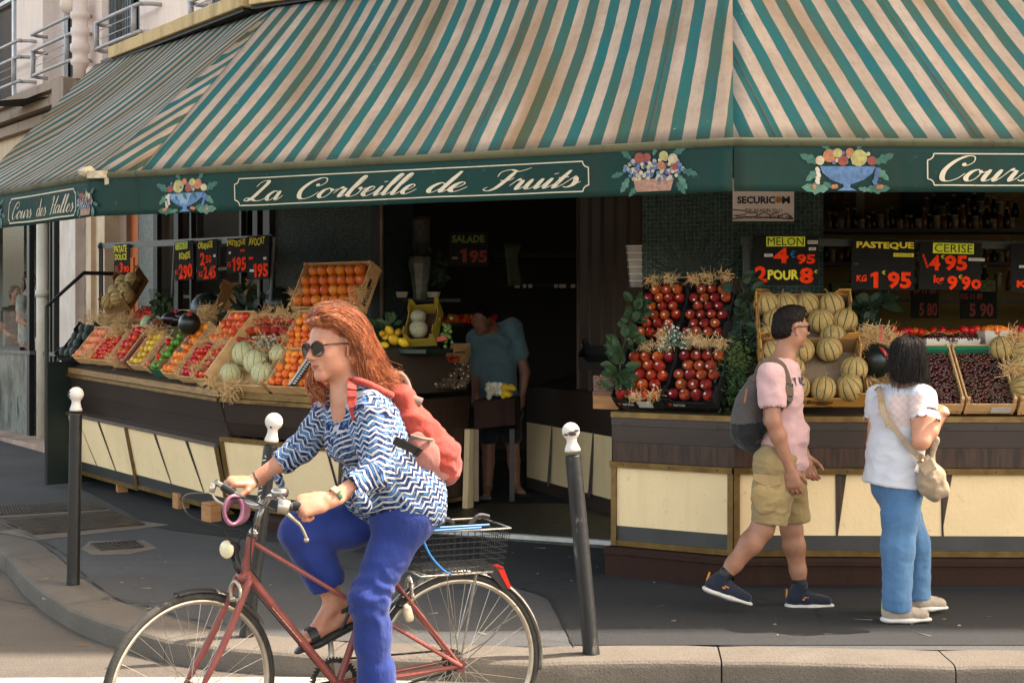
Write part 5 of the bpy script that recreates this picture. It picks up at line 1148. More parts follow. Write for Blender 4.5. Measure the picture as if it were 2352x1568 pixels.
# cherries
m_cherry = fruit_mat('cherry_skin', (72, 16, 14), (44, 10, 10), .15, 14, bump=0, spec=.6, var=.1); m_cst = M('cherry_stalk', (120, 116, 60), .7)
def cherries(cr, n, label, z=.08, dome=.03):
    b = MB(); rg = random.Random(n)
    for k in range(n):
        x, y = rg.uniform(.03, .97), rg.uniform(.03, .9); b.k = 0
        b.ball(cr.X @ V((x*cr.w, y*cr.L, z+dome*math.sin(math.pi*x)*math.sin(math.pi*y)+rg.uniform(-.008, .006))), .0125, 7, 5)
        if rg.random() < .18: b.k = 1; p = cr.X @ V((x*cr.w, y*cr.L, z+.03)); b.tube([p, p+V((rg.uniform(-.03, .03), rg.uniform(-.02, .02), rg.uniform(-.01, .02)))], .0012, 4)
    return tag(b.build('cherries', [m_cherry, m_cst], smooth=True), label, 'cherries', None, 'stuff')
for u0, u1, txt in ((2098, 2208, 'wooden crate of dark cherries right behind the woman in white'), (2213, 2328, 'wooden crate of dark cherries right of the woman in white')):
    c = crate(C2(u0, u1, 951, 822, .04, 44), 'fruit_crate', txt, 'crate', .12, front=.085)
    cherries(c, 620, 'dark red cherries filling the ' + ('crate behind the woman in white' if u0 < 2200 else 'crate right of the woman in white'))
    b = MB(); b.X = c.X; b.box((c.w/2, c.L*.93, .1), (c.w*.9, .03, .05)); b.build('liner', m_grn, c.th)
    if u0 > 2200: b = MB(); b.X = c.X; b.box((c.w*.72, -.002, .04), (.12, .002, .045)); b.build('sticker', m_stick, c.th)
c = crate(C2(2336, 2460, 953, 818, .04, 44), 'fruit_crate', 'wooden crate of striped melons in straw at the right edge of the photo', 'crate', .13)
for x, y in ((.12, .22), (.4, .2), (.2, .56), (.5, .5), (-.06, .9), (.3, .86)): put('melon', c.X, (x*c.w, y*c.L, .12), .082, 'striped melon in the straw filled crate at the right edge', 'melons in the rightmost crate', rot_rand(2))
straw_in(c, [(.05, .5, .13, .08), (.1, .9, .14, .09), (.3, 1., .15, .09), (.5, .7, .12, .08)], 420, 'straw in the rightmost melon crate', .09)
# punnets of apricots and cherries further back
m_pun = M('white_punnet', (214, 202, 186), .7, (196, 182, 164), 6)
def punnet(u, v, Y, w, txt, kind, r, n, grp, heap):
    p = P(u, v, Y); th = thing('punnet', txt, 'punnet', p); b = MB(); hw = w/2
    lo_ = [b.pt(p+V((x*hw*.85, y*hw*.7, 0))) for x, y in ((-1, -1), (1, -1), (1, 1), (-1, 1))]; hi_ = [b.pt(p+V((x*hw, y*hw*.85, .1))) for x, y in ((-1, -1), (1, -1), (1, 1), (-1, 1))]
    b.face(lo_)
    for i in range(4): b.face((lo_[i], lo_[(i+1) % 4], hi_[(i+1) % 4], hi_[i]))
    o = b.build('tray', m_pun, th); md = o.modifiers.new('t', 'SOLIDIFY'); md.thickness = .004
    b = MB(); nn = 12
    for i in range(4):
        q0, q1 = [p+V((x*hw*1.01, y*hw*.86, .1)) for x, y in ((-1, -1), (1, -1), (1, 1), (-1, 1))][i], [p+V((x*hw*1.01, y*hw*.86, .1)) for x, y in ((-1, -1), (1, -1), (1, 1), (-1, 1))][(i+1) % 4]
        for k in range(nn): b.quad(q0.lerp(q1, k/nn)-UP*.012, q0.lerp(q1, (k+1)/nn)-UP*.012, q0.lerp(q1, (k+.75)/nn)+UP*.008, q0.lerp(q1, (k+.25)/nn)+UP*.008)
    b.build('scalloped_rim', m_pun, th)
    if kind == 'cherry':
        q = Crate(); q.X = Matrix.Translation(p+V((-hw, -hw*.85, 0))); q.w = w; q.L = w*.85; cherries(q, n, 'cherries heaped in the %s' % grp, .1, .03); return
    for k in range(n):
        a = k*2.4; rr_ = hw*.8*math.sqrt((k+.5)/n); put(kind, Matrix.Translation(p), (rr_*math.cos(a), rr_*math.sin(a)*.8, .1+heap*(1-(k/n))*.8), r, '%s heaped in the %s' % (kind, grp), '%ss in the %s' % (kind, grp), rot_rand(3))
punnet(2285, 797, 9.25, .18, 'small white punnet of apricots in the second row at right', 'apricot', .03, 16, 'small white punnet', .02)
punnet(2338, 826, 9.0, .24, 'wide white punnet heaped with apricots above the rightmost melon crate', 'apricot', .033, 26, 'wide white punnet', .05)
punnet(2155, 815, 9.1, .2, 'white punnet of cherries just right of the woman in white', 'cherry', 130, 130, 'left cherry punnet', 0)
punnet(2206, 815, 9.1, .2, 'white punnet of cherries behind the two cherry crates', 'cherry', 131, 131, 'right cherry punnet', 0)
for k in range(14): put('rambutan', Matrix.Identity(4), P(2126+k*7+random.uniform(-4, 4), 774+random.uniform(-7, 5), 9.35), .022, 'orange brown fruit piled above the cherry punnets', 'orange brown fruit above the cherries', rot_rand(3), 'fruit')
for k in range(26): put('tomato', Matrix.Identity(4), P(2040+k*12+random.uniform(-4, 4), 764+random.uniform(-9, 6), 9.7), .03, 'dim red fruit in the dark row at the back of the right stand', 'dim red fruit at the back', rot_rand(3), 'fruit')
tag(put('apricot', Matrix.Identity(4), P(2227, 785, 9.2), .045, 'single orange peach in the dark behind the cherry punnets', None, rot_rand(3)), cat='peach')
# watermelon in its straw nest
put('watermelon', Matrix.Identity(4), P(2012, 828, 9.0), .105, 'whole dark watermelon with a red label in the straw nest', None, Matrix.Rotation(.4, 4, 'Y'))
b = MB(); q = P(2026, 818, 8.895); b.prism([q+V((-.02, 0, .06)), q+V((.0, -.005, .055)), q+V((.05, .01, -.0)), q+V((.045, .012, -.03)), q+V((.02, 0, .0))], (0, -.004, 0)); b.quad(P(2021, 785, 8.93), P(2025, 785, 8.93), P(2028, 748, 8.95), P(2023, 748, 8.95))
tag(b.build('hang_tag', M('red_ribbon', (186, 36, 28), .4)), 'red ribbon label tied on the watermelon in straw', 'label')
ringp = [(P(2011+48*math.cos(a), 830+62*math.sin(a), 9.02), .07) for a in [k*.45 for k in range(14)]]+[(P(2000, 900, 8.95), .1), (P(2040, 905, 8.95), .09)]
straw(ringp, 1700, 'nest of straw round the dark watermelon', .075, .0015, 1.)
# ================================================================ signs
m_slate = M('sign_board', (28, 28, 27), .85, (34, 33, 31), 5, spec=.12); m_sred = M('sign_red', (250, 69, 26), .9, (214, 50, 18), 20, spec=.1); m_syel = M('sign_yellow', (234, 221, 69), .9, (216, 197, 67), 20, spec=.1); m_sbar = M('sign_bar', (219, 232, 58), .9); m_sink = M('sign_ink', (18, 18, 18), .6); m_swht = M('sign_plate', (214, 208, 200), .6); m_sblu = M('sign_blue', (40, 120, 190), .9); m_sgry = M('sign_ghost', (120, 120, 112), .7)
SM = dict(d=M('shaded_red', (120, 30, 14), .6), D=M('shaded_bar', (92, 100, 34), .6), r=m_sred, y=m_syel, b=m_sbar, k=m_sink, w=m_swht, l=m_sblu, g=m_sgry)  # d, D: sign red and bar darkened, indoor shade put into the colour
def on_plane(p0, d, u):
    k = (u-CX)/F; d = V((d.x, d.y, 0)).normalized(); return V((p0.x, p0.y, 0))+d*((p0.x-k*p0.y)/(k*d.y-d.x))
def sign(name, label, p0, d, u0, u1, v0, v1, items, tilt=0., cat='price sign', group='price signs', mat=None, th_=.006):
    a, c = on_plane(p0, d, u0), on_plane(p0, d, u1); m = (a+c)/2; zt, zb = CH-(v0-HY)/F*m.y, CH-(v1-HY)/F*m.y
    x = (c-a).normalized(); w, h = (c-a).length, zt-zb; n = V((x.y, -x.x, 0))
    X = frame(V((m.x, m.y, (zt+zb)/2)), x, n) ; X = X @ Matrix.Rotation(tilt, 4, 'Z')
    if X.to_3x3().col[1].z < 0: X = frame(V((m.x, m.y, (zt+zb)/2)), x, -n)
    s_ = 1 if X.to_3x3().col[2].y < 0 else -1
    th = thing(name, label, cat, X.translation, group); b = MB(); b.X = X; b.box((0, 0, -s_*th_/2), (w, h, th_)); b.build('board', mat or m_slate, th)
    by = {}
    lay = 0
    for it in items:
        kind, x0, x1, y0, y1, col = it[:6]; lay += 1; bb = by.setdefault(('bar' if kind is None else 'lettering', col), MB()); bb.X = X
        if kind is None: bb.box(((x0+x1-1)/2*w, (1-y0-y1)/2*h, s_*.001), ((x1-x0)*w, (y1-y0)*h, .002)); continue
        wob = it[6] if len(it) > 6 else 0.
        bold = it[7] if len(it) > 7 else .035
        if kind == 'disc': bb.ball(((x0+x1-1)/2*w, (1-y0-y1)/2*h, s_*.002), (x1-x0)*w/2, 14, 7, (1, 1, .06)); continue
        if kind == 'scrawl':
            for q in x0: bb.tube([(px*w-w/2, h/2-py*h, s_*.004) for px, py in q], .0035, 5)
            continue
        if kind[0] == '1' and kind in ('1', '195'):
            xe = x1 if kind == '1' else x0+(x1-x0)*.24
            bb.face([bb.pt(((x0+(xe-x0)*px-.5)*w, (.5-y1+(y1-y0)*py)*h, s_*(.0032+.0002*lay))) for px, py in ((.38, 0), (.95, 0), (.95, 1), (.55, 1), (.0, .86), (.0, .66), (.38, .74))])
            if kind == '1': continue
            kind = '95'; x0 = xe+(x1-x0)*.04
        if col == 'k': bold = 0.
        bold = min(bold, .04)
        vs, fs = text_geo(kind, 1., bold, 0, 'LEFT'); xs = [q.x for q in vs]; ys = [q.y for q in vs]; lx, hx, ly, hy = min(xs), max(xs), min(ys), max(ys)
        def mp(q):
            fx, fy = (q.x-lx)/(hx-lx), (q.y-ly)/(hy-ly)
            return V(((x0+(x1-x0)*fx-.5)*w, (.5-y1+(y1-y0)*fy)*h+wob*h*math.sin(fx*9)+ (0), s_*(.0032+.0002*lay)))
        bb.raw([mp(q) for q in vs], fs)
    for (nm, col), bb in by.items(): bb.build(nm, SM[col], th)
    return th, X
pC, dC = V((0, 9.42, 0)), V((1, -.01, 0))
sign('price_sign', 'black price sign reading MELON with yellow bar above the melon boxes', pC, dC, 1732, 1880, 541, 654, [(None, .19, .79, .02, .22, 'b'), ('MELON', .21, .77, .04, .2, 'k'), (None, .83, .99, .1, .17, 'w'), ('ESPAGNE', .84, .98, .115, .155, 'g'), (None, .85, .96, .24, .3, 'w'), ('CAT 1', .87, .94, .25, .29, 'g'), (None, .16, .29, .37, .43, 'w'), ('PIECE', .18, .27, .385, .415, 'g'), ('4', .3, .53, .25, .56, 'r', 0, .06), ('€', .56, .64, .31, .45, 'l', 0, .0), ('95', .66, .95, .38, .58, 'r', 0, .06), ('2', .01, .2, .62, .95, 'r', 0, .06), ('POUR', .21, .69, .7, .9, 'y', .012, .05), ('8', .7, .92, .65, .98, 'r', 0, .06), ('€', .93, .985, .7, .77, 'y', 0, 0)])
sign('price_sign', 'black price sign reading PASTEQUE with a small ESPAGNE plate', pC, dC, 1956, 2101, 551, 666, [('PASTEQUE', .07, .98, .04, .19, 'y', .006, .06), (None, .66, .98, .26, .33, 'y'), ('ESPAGNE', .68, .96, .275, .315, 'k', 0, 0), ('KG', .08, .24, .71, .84, 'r', .01, .04), ('1', .3, .43, .64, .96, 'r', 0, .06), ('€', .48, .54, .61, .69, 'y', 0, 0), ('95', .57, .95, .63, .97, 'r', 0, .07), ('colis', .03, .11, .47, .5, 'g', 0, 0)], R(-1))
sign('price_sign', 'black price sign reading CERISE over the cherry crates', pC, dC, 2112, 2254, 556, 666, [(None, .21, .87, .02, .24, 'b'), ('CERISE', .235, .85, .045, .215, 'k'), ('5', .04, .08, .27, .34, 'r'), ('0', .06, .1, .345, .41, 'r'), ('0', .08, .12, .415, .48, 'r'), ('G', .1, .14, .485, .55, 'r'), ('4', .15, .33, .28, .6, 'r', 0, .05), ('€', .34, .4, .27, .35, 'y', 0, 0), ('95', .4, .77, .27, .6, 'r', 0, .06), (None, .79, 1.05, .32, .38, 'w'), ('FRANCE', .81, 1.03, .33, .37, 'g', 0, 0), ('kg', .23, .4, .7, .91, 'r', .01, .05), ('9', .45, .62, .7, 1., 'r', 0, .04), ('€', .63, .69, .68, .76, 'y', 0, 0), ('9', .68, .83, .7, 1., 'r', 0, .04), ('o', .84, 1., .76, .97, 'r', 0, .05)], R(-1.5))
sign('price_sign', 'black price sign cut off by the right edge with a red KG', pC, dC, 2322, 2466, 559, 671, [(None, .46, .96, .03, .24, 'b'), ('ABRICOT', .48, .94, .05, .22, 'k'), (None, .13, .31, .45, .5, 'w'), ('FRANCE', .15, .29, .46, .49, 'g', 0, 0), ('KG', .09, .4, .76, .91, 'r', .01, .05), ('4 95', .45, .95, .64, .95, 'r', 0, .05)])
sign('security_sign', 'white SECURICOM security notice scrawled with black graffiti on the mosaic pillar', V((0, 9.98, 0)), V((1, 0, 0)), 1683, 1824, 410, 508, [('24h. sur 24 par :', .14, .88, .2, .31, 'k', 0, .012), ('SECURIC', .07, .69, .42, .59, 'i'), ('M', .8, .93, .42, .59, 'i'), ('disc', .69, .8, .42, .58, 'o'), ('Tél. 01.60.86.20.11', .2, .8, .71, .78, 'k', 0, .01), ('Numéro Vert : 0 800 801 100', .06, .96, .87, .94, 'k', 0, .01), ('scrawl', [[(.0, .73), (.22, .76), (.2, .86), (.02, .87)], [(.22, .8), (.4, .8), (.38, .88), (.52, .79), (.6, .86), (.75, .78), (.72, .9), (.88, .82), (.98, .94)], [(.0, .95), (.2, .9), (.6, .92), (.98, .95)]], 0, 0, 0, 'k')], 0, 'notice', None, M('notice_white', (250, 242, 236), .5, (240, 226, 216), 5)) if SM.update(i=M('navy_ink', (34, 38, 62), .6), o=M('amber', (206, 140, 40), .5)) is None else 0
pA = V((S0.x, S0.y, 0))-nSA*.52; dAr = V((dSA.x, dSA.y, 0))
pAs = pA+nSA*.03
for args in (
 ('black hanging price sign reading PATATE DOUCE near the orange door', 262, 297, 561, 628, [('PATATE', .02, .85, .04, .28, 'y', .01, .02), ('DOUCE', .08, .85, .33, .54, 'y', .01, .02), ('KG', .1, .3, .73, .88, 'r', 0, .02), ('3', .4, .6, .62, .97, 'r'), ('90', .65, 1., .74, .98, 'r')]),
 ('black hanging price sign reading TOMATE RONDE leftmost of four above the stand', 402, 444, 554, 643, [(None, .05, .7, .02, .2, 'b'), ('TOMATE', .08, .67, .04, .18, 'k', 0, .0), ('RONDE', .25, .85, .29, .47, 'y', .02, .03), ('KG', .03, .18, .72, .84, 'r', 0, .03), ('290', .22, .96, .6, .98, 'r', .02, .05)]),
 ('black hanging price sign reading ORANGE with two red prices', 452, 499, 551, 643, [('ORANGE', .08, .8, .05, .22, 'y', .02, .03), ('2', .18, .42, .3, .63, 'r', 0, .05), ('50', .46, .74, .38, .58, 'r', 0, .05), (None, .82, .93, .38, .45, 'w'), ('KG', .12, .3, .77, .92, 'r', 0, .03), ('2.45', .36, .94, .66, .98, 'r', .01, .05)]),
 ('black hanging price sign reading PASTEQUE between ORANGE and AVOCAT', 521, 568, 547, 626, [('PASTEQUE', .02, .92, .05, .25, 'y', .03, .03), (None, .1, .2, .38, .45, 'w'), (None, .66, .88, .33, .4, 'r'), ('KG', .05, .22, .68, .84, 'r', 0, .03), ('195', .3, .97, .55, .96, 'r', .01, .05)]),
 ('black hanging price sign reading AVOCAT nearest the mosaic pillar', 568, 618, 541, 641, [('AVOCAT', .08, .82, .04, .22, 'y', .02, .03), (None, .08, .28, .48, .54, 'r'), (None, .75, .88, .5, .56, 'w'), (None, .12, .32, .77, .83, 'w'), ('195', .3, .97, .64, .96, 'r', -.01, .05)])):
    sign('price_sign', args[0], pAs, dAr, *args[1:5], args[5], R(random.uniform(-2, 2)))
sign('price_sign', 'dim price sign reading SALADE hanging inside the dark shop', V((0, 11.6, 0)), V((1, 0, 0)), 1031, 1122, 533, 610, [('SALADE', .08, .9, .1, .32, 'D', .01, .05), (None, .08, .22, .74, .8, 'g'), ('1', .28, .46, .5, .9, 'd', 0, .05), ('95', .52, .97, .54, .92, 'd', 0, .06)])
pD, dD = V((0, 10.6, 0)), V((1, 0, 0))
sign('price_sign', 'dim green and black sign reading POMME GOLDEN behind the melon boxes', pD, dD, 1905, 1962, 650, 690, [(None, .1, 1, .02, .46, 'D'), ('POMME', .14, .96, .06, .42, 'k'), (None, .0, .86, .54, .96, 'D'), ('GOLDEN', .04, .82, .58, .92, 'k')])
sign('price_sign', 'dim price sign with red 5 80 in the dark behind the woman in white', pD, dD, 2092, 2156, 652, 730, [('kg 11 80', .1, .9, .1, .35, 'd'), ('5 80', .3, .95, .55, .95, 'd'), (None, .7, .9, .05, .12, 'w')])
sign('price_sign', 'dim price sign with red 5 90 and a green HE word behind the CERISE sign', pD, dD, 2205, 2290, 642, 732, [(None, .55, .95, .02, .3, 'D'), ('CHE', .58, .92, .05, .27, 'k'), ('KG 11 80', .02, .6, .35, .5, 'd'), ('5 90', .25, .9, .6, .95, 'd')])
# rails the signs hang on
m_dgreen = M('green_black_paint', (20, 34, 30), .45, (16, 26, 23), 6)
rail = thing('sign_rail', 'black iron rail holding the row of price signs above the left stand', 'rail', pA+UP*1.5)
b = MB(); a, c = on_plane(pA, dAr, 232), on_plane(pA, dAr, 626); za, zc = CH-(565-HY)/F*a.y, CH-(547-HY)/F*c.y; b.bar(a+UP*za, c+UP*zc, .016, .055, UP); b.ball(a+UP*za, .035, 10, 6); b.build('bar', m_bar, rail)
b = MB(); b.bar(a+UP*1.3, a+UP*za, .035, .035); b.build('post', m_bar, rail)
for u0, v0, u1, v1 in ((402, 562, 394, 700), (630, 545, 621, 690), (596, 560, 594, 700)):
    b = MB(); q = on_plane(pA, dAr, u0); r_ = on_plane(pA-nSA*.1, dAr, u1); b.tube([q+UP*(CH-(v0-HY)/F*q.y), r_+UP*(CH-(v1-HY)/F*r_.y)], .013, 8); b.build('rod', M('galvanised', (112, 118, 120), .45, (90, 96, 98), 8), rail)
rc = thing('sign_rail', 'dark green rail behind the MELON and PASTEQUE signs on the right stand', 'rail', P(1713, 700, 9.5))
b = MB(); b.bar(P(1700, 554, 9.47), P(2500, 566, 9.47), .03, .05, UP); b.build('bar', m_dgreen, rc)
b = MB(); b.bar(P(1713, 545, 9.5), P(1713, 800, 9.5), .05, .05); b.build('post', m_dgreen, rc)
# green end panel with the bent handrail
gp = thing('handrail', 'dark green metal end panel with a bent black handrail left of the stand', 'railing', G(104, 1095))
a = V((P(107, 0, 13.05).x, 13.05, 0)); inA = -nSA; 
b = MB(); z0 = pav_z(13)+.02; zt = CH-(831-HY)/F*13.05; q = a+V((dSA.x, dSA.y, 0)).normalized()*.52
b.prism([a+UP*z0, a+inA*.85+UP*z0, a+inA*.85+UP*zt, a+UP*zt], V((.012, -.012, 0))); b.build('panel', m_dgreen, gp)
b = MB(); ztop = CH-(704-HY)/F*13.05; p1 = on_plane(a, inA, 192); p2 = on_plane(a, inA, 290)
b.tube([a+UP*z0, a+UP*ztop, p1+UP*(CH-(627-HY)/F*p1.y), p2+UP*(CH-(629-HY)/F*p2.y)], .02, 8); b.tube([p2+UP*(CH-(615-HY)/F*p2.y), p2+UP*1.4], .02, 8); b.build('rail', m_bar, gp)
# paper cup on the ledge
pc = S0.lerp(mid, .03)+nSA*.012+UP*-.408; b = MB(); b.lathe(pc, [(.026, 0), (.036, .105), (.038, .108)], 16); b.k = 1; b.lathe(pc+UP*.02, [(.0287, 0), (.0345, .06)], 16, cap=False); tag(b.build('paper_cup', [M('paper_white', (214, 212, 200), .6), M('cup_green', (60, 132, 62), .6)], smooth=True, loc=pc), 'white and green paper cup left on the stand ledge behind the leftmost bollard', 'cup')
# ================================================================ bollards
m_ball = M('ball_white', (199, 190, 181), .5, (179, 171, 162), 8, .1, 30, lo=.5, hi=.8)
def scuffed(name, rgb, lvl):
    t = NT(name); co = t.coord(); c = t.mix(t.step(t.noise(3, 5), .35, .7), s2l(rgb), s2l(tuple(x*.75 for x in rgb)))
    n = t.noise(9, 5, t.mapping(co, (1, 1, .35)), .7); c = t.mix(t.math('MULTIPLY', t.step(n, .60, .68), lvl), c, s2l((136, 128, 118)))
    t.bump(t.noise(30, 3), .15, .01); return t.done(c, t.math('MULTIPLY_ADD', t.step(n, .5, .7), .3, .35), spec=.4)
for k, (ub, vb, ut, vt, w, txt, lvl, rgb) in enumerate(((168, 1342, 175, 905, 29, 'leftmost black bollard with white ball top standing upright by the kerb', .08, (26, 24, 23)), (566, 1461, 629, 968, 33, 'leaning black bollard with graffiti behind the front bicycle wheel', .3, (30, 30, 30)), (1358, 1500, 1311, 990, 38, 'scuffed grey bollard with white ball top leaning left beside the right stand', .55, (34, 34, 35)))):
    g = G(ub, vb); Y = g.y; top = P(ut, vt, Y+(.0 if k else 0)); ax = (top-g).normalized(); H = (top-g).length; r = w/2/F*Y; rb = [17, 20.5, 20.5][k]/F*Y
    th = thing('bollard', txt, 'bollard', g, 'bollards along the kerb')
    b = MB(); b.lathe(g-ax*.02, [(r*1.05, 0), (r*1.05, .03), (r*1.0, .05), (r*.97, H-rb*2.3), (r*.93, H-rb*2.25)], 28, ax); b.build('post', scuffed('bollard_paint_%d' % k, rgb, lvl), th, smooth=True).modifiers.new('e', 'EDGE_SPLIT')
    b = MB(); pr = [(r*.96, -rb*2.25), (r*.95, -rb*2.0), (r*.82, -rb*1.7), (rb*.56, -rb*1.25), (rb*.58, -rb*.95)]
    for i in range(9): a_ = R(-52+142*i/8); pr.append((max(.0005, rb*math.cos(a_)), rb*math.sin(a_)))
    b.lathe(top, pr, 28, ax); b.build('ball_top', m_ball, th, smooth=True)
    b = MB(); rr_ = random.Random(k)
    if k == 2:
        for j in range(7): q = top+V((rr_.uniform(-.03, .03), -rb*.97, rr_.uniform(-.02, .01))); q = top+(q-top).normalized()*rb; b.ball(q, .011, 7, 5, (1.7, .25, .5))
    elif k == 0:
        for j in range(5): q = top+V((-rb*.75+rr_.uniform(-.012, .012), -rb*.6, rr_.uniform(-.02, .02))); q = top+(q-top).normalized()*rb; b.ball(q, .009, 7, 5, (1, .3, 1))
    else: q = top+(V((-.01, -rb, -.03))).normalized()*rb; b.ball(q, .007, 7, 5, (1, .3, 1))
    b.build('chipped_paint', M('chip', (70, 62, 54), .7), th)
    if k == 1:
        b = MB(); m_g = m_stick
        for s_, pts in enumerate(([(0, 0), (.3, .5), (.1, .8), (.5, 1)], [(0, 0), (.5, .2), (.1, .6), (.5, .7)], [(0, 0), (.0, 1), (.4, .9)], [(0, .5), (.5, .6), (.2, 1)])):
            b.tube([g+ax*(H*(.62+.06*s_)+.05*y_)+V((-r*.75+x_*.05, -r*.98+x_*.012, 0)) for x_, y_ in pts], .003, 4)
        b.build('graffiti', m_g, th)
# ================================================================ things inside and around the doorway
def leafmesh(b, p, d, up, L, w):
    d = V(d).normalized(); s = d.cross(V(up)).normalized(); n = s.cross(d).normalized()
    pr = [(0, 0), (.25, .8), (.5, 1), (.8, .6), (1, 0)]; mid_ = [V(p)+d*L*t-n*L*.15*t*t for t, _ in pr]
    for k in range(4): b.quad(mid_[k], mid_[k]+s*w*pr[k][1]+n*w*.25, mid_[k+1]+s*w*pr[k+1][1]+n*w*.25, mid_[k+1]); b.quad(mid_[k], mid_[k+1], mid_[k+1]-s*w*pr[k+1][1]+n*w*.25, mid_[k]-s*w*pr[k][1]+n*w*.25)
m_leaf = M('dark_leaf', (46, 70, 34), .6, (30, 50, 28), 9, lo=.3, hi=.7); m_leafd = M('shade_leaf', (36, 54, 30), .6, (24, 38, 24), 9); m_herb = M('herb_leaf', (58, 84, 44), .6, (34, 60, 38), 7); m_twig = M('twig', (62, 62, 40), .7)
def garland(name, label, pts, n, L, w, mat, spread=.07, seed=1):
    rg = random.Random(seed); th = thing(name, label, 'plant', pts[-1]); path = spline(pts, 6); b = MB(); b.tube(path, .004, 5); b.build('stem', m_twig, th); b = MB()
    for k in range(n):
        p = path[int(rg.random()*len(path))]; d = V((rg.gauss(0, 1), rg.gauss(-.4, .5), rg.gauss(0, .8))).normalized(); leafmesh(b, p+d*spread*rg.random()*.6, d, V((rg.gauss(0, .5), -1, rg.gauss(.6, .4))), L*rg.uniform(.7, 1.2), w*rg.uniform(.8, 1.15))
    b.build('foliage', mat, th)
garland('laurel_branch', 'hanging dark green leafy branch left of the nectarine crates', [P(1462, 700, 9.35), P(1442, 760, 9.25), P(1425, 830, 9.1), P(1425, 900, 9.05)], 60, .1, .032, m_leaf, .1, 2)
garland('laurel_branch', 'dark leafy branch right of the upper nectarine crates', [P(1700, 640, 9.25), P(1712, 700, 9.2), P(1700, 760, 9.15), P(1725, 810, 9.1)], 46, .1, .034, m_leafd, .1, 3)
garland('laurel_branch', 'broad leaved sprig standing behind the melon boxes at right', [P(1975, 800, 9.5), P(1985, 740, 9.5), P(2010, 690, 9.5)], 26, .15, .05, m_leafd, .14, 4)
garland('laurel_branch', 'leafy sprig in front of the watermelon on the left stand', [P(560, 730, 11.9), P(563, 690, 11.9), P(575, 660, 11.9)], 22, .15, .04, m_leafd, .1, 5)
b = MB(); rg = random.Random(11)
m_f = []
hb = thing('herb_bunch', 'big bushy bunch of green parsley and fern beside the peach crates', 'herbs', P(1690, 950, 8.85)); b1, b2 = MB(), MB()
for k in range(2600):
    f = rg.random(); cu, cv = 1690+(f-.5)*10, 800+f*135; p = P(cu+rg.gauss(0, 20), cv+rg.gauss(0, 14), 8.82+rg.uniform(-.1, .12)+(1-f)*.12); d = V((rg.gauss(0, 1), rg.gauss(-.6, .6), rg.gauss(.3, .8))); s = rg.uniform(.008, .02)
    bb = b1 if f < .35 else b2; d.normalize(); q = d.orthogonal().normalized(); bb.quad(p-q*s*.35, p+d*s, p+q*s*.35, p-d*s*.5)
b1.build('leaves', M('parsley', (92, 104, 54), .6, (66, 84, 44), 5), hb); b2.build('leaves', m_herb, hb)
for (u, v, Y, txt) in ((612, 780, 10.95, 'small sprig of white flowers stuck between peach and melon crates'), (1548, 770, 8.95, 'small sprig of white flowers hanging between the four nectarine crates')):
    th = thing('flower_sprig', txt, 'flowers', P(u, v+20, Y)); b = MB(); bw = MB()
    for k in range(26):
        d = V((rg.gauss(0, .6), rg.gauss(-.4, .3), rg.gauss(.7, .5))).normalized(); p0_ = P(u, v+22, Y); p1_ = p0_+d*rg.uniform(.05, .15); b.tube([p0_, p1_], .002, 4); leafmesh(b, p0_.lerp(p1_, .6), d, (0, -1, .3), .03, .008)
        for j in range(2): bw.ball(p1_+V((rg.gauss(0, .008), rg.gauss(0, .008), rg.gauss(0, .008))), .006, 5, 4)
    b.build('stems', M('dusty_green', (84, 112, 92), .6), th); bw.build('blossoms', m_stick, th)
# palm frond on the pillar
th = thing('palm_frond', 'dark palm frond fanned against the mosaic pillar above the nectarines', 'palm frond', P(1600, 640, 9.75)); b = MB(); p0_ = P(1592, 655, 9.72)
for k in range(22):
    a = R(20+140*k/21); d = V((math.cos(a), -.1, math.sin(a))); leafmesh(b, p0_, d, (0, -1, 0), .3+.08*math.sin(k*1.7), .012)
b.build('fronds', M('dark_frond', (30, 44, 36), .6), th)
# clear plastic boxes hung in a stack
m_clear = M('clear_plastic', (150, 140, 134), .2, (120, 112, 108), 10); th = thing('plastic_box_stack', 'stack of six clear plastic boxes hanging beside the mosaic pillar', 'plastic boxes', P(1456, 655, 9.85))
for k in range(6):
    u0 = 1438+k*1.6; b = MB(); p = P((u0+1474)/2, 573+k*16, 9.85); w = (1474-u0)/F*9.85; b.box(p, (w*.88, .1, .042), taper=1.1); b.build('box', m_clear, th); b = MB(); b.box(p+UP*.024, (w, .115, .005)); b.build('rim', m_stick, th)
# small wooden tray and wicker basket left of the right stand
th = thing('wooden_tray', 'small wooden drawer box jutting out left of the right stand', 'box', P(1390, 938, 9.5)); b = MB(); b.prism([P(1362, 938, 9.35), P(1420, 940, 9.3), P(1420, 902, 9.3), P(1362, 900, 9.35)], (.1, .4, 0)); b.build('box', m_raw, th); b = MB(); b.prism([P(1361, 907, 9.34), P(1421, 908, 9.29), P(1421, 899, 9.29), P(1361, 898, 9.34)], (.1, .42, 0)); b.build('lid', M('tray_lid', (120, 84, 62), .6), th)
th = thing('wicker_basket', 'small dark wicker basket with pale fruit on the wooden drawer box', 'basket', P(1395, 898, 9.45)); b = MB()
for k in range(7): b.tube([P(1395, 895-k*5, 9.45)+V((.09*math.cos(a), .08*math.sin(a), .003*math.sin(a*9+k*3.1))) for a in [j*.3 for j in range(21)]], .006, 5, closed=True)
for j in range(16): a = j*.39; b.bar(P(1395, 898, 9.45)+V((.09*math.cos(a), .08*math.sin(a), 0)), P(1395, 862, 9.45)+V((.092*math.cos(a), .082*math.sin(a), 0)), .006, .006)
b.build('weave', M('wicker', (150, 116, 92), .7, (70, 50, 38), 30), th)
put('apricot', Matrix.Identity(4), P(1392, 866, 9.42), .04, 'pale orange fruit lying in the small wicker basket', None, cat='fruit')
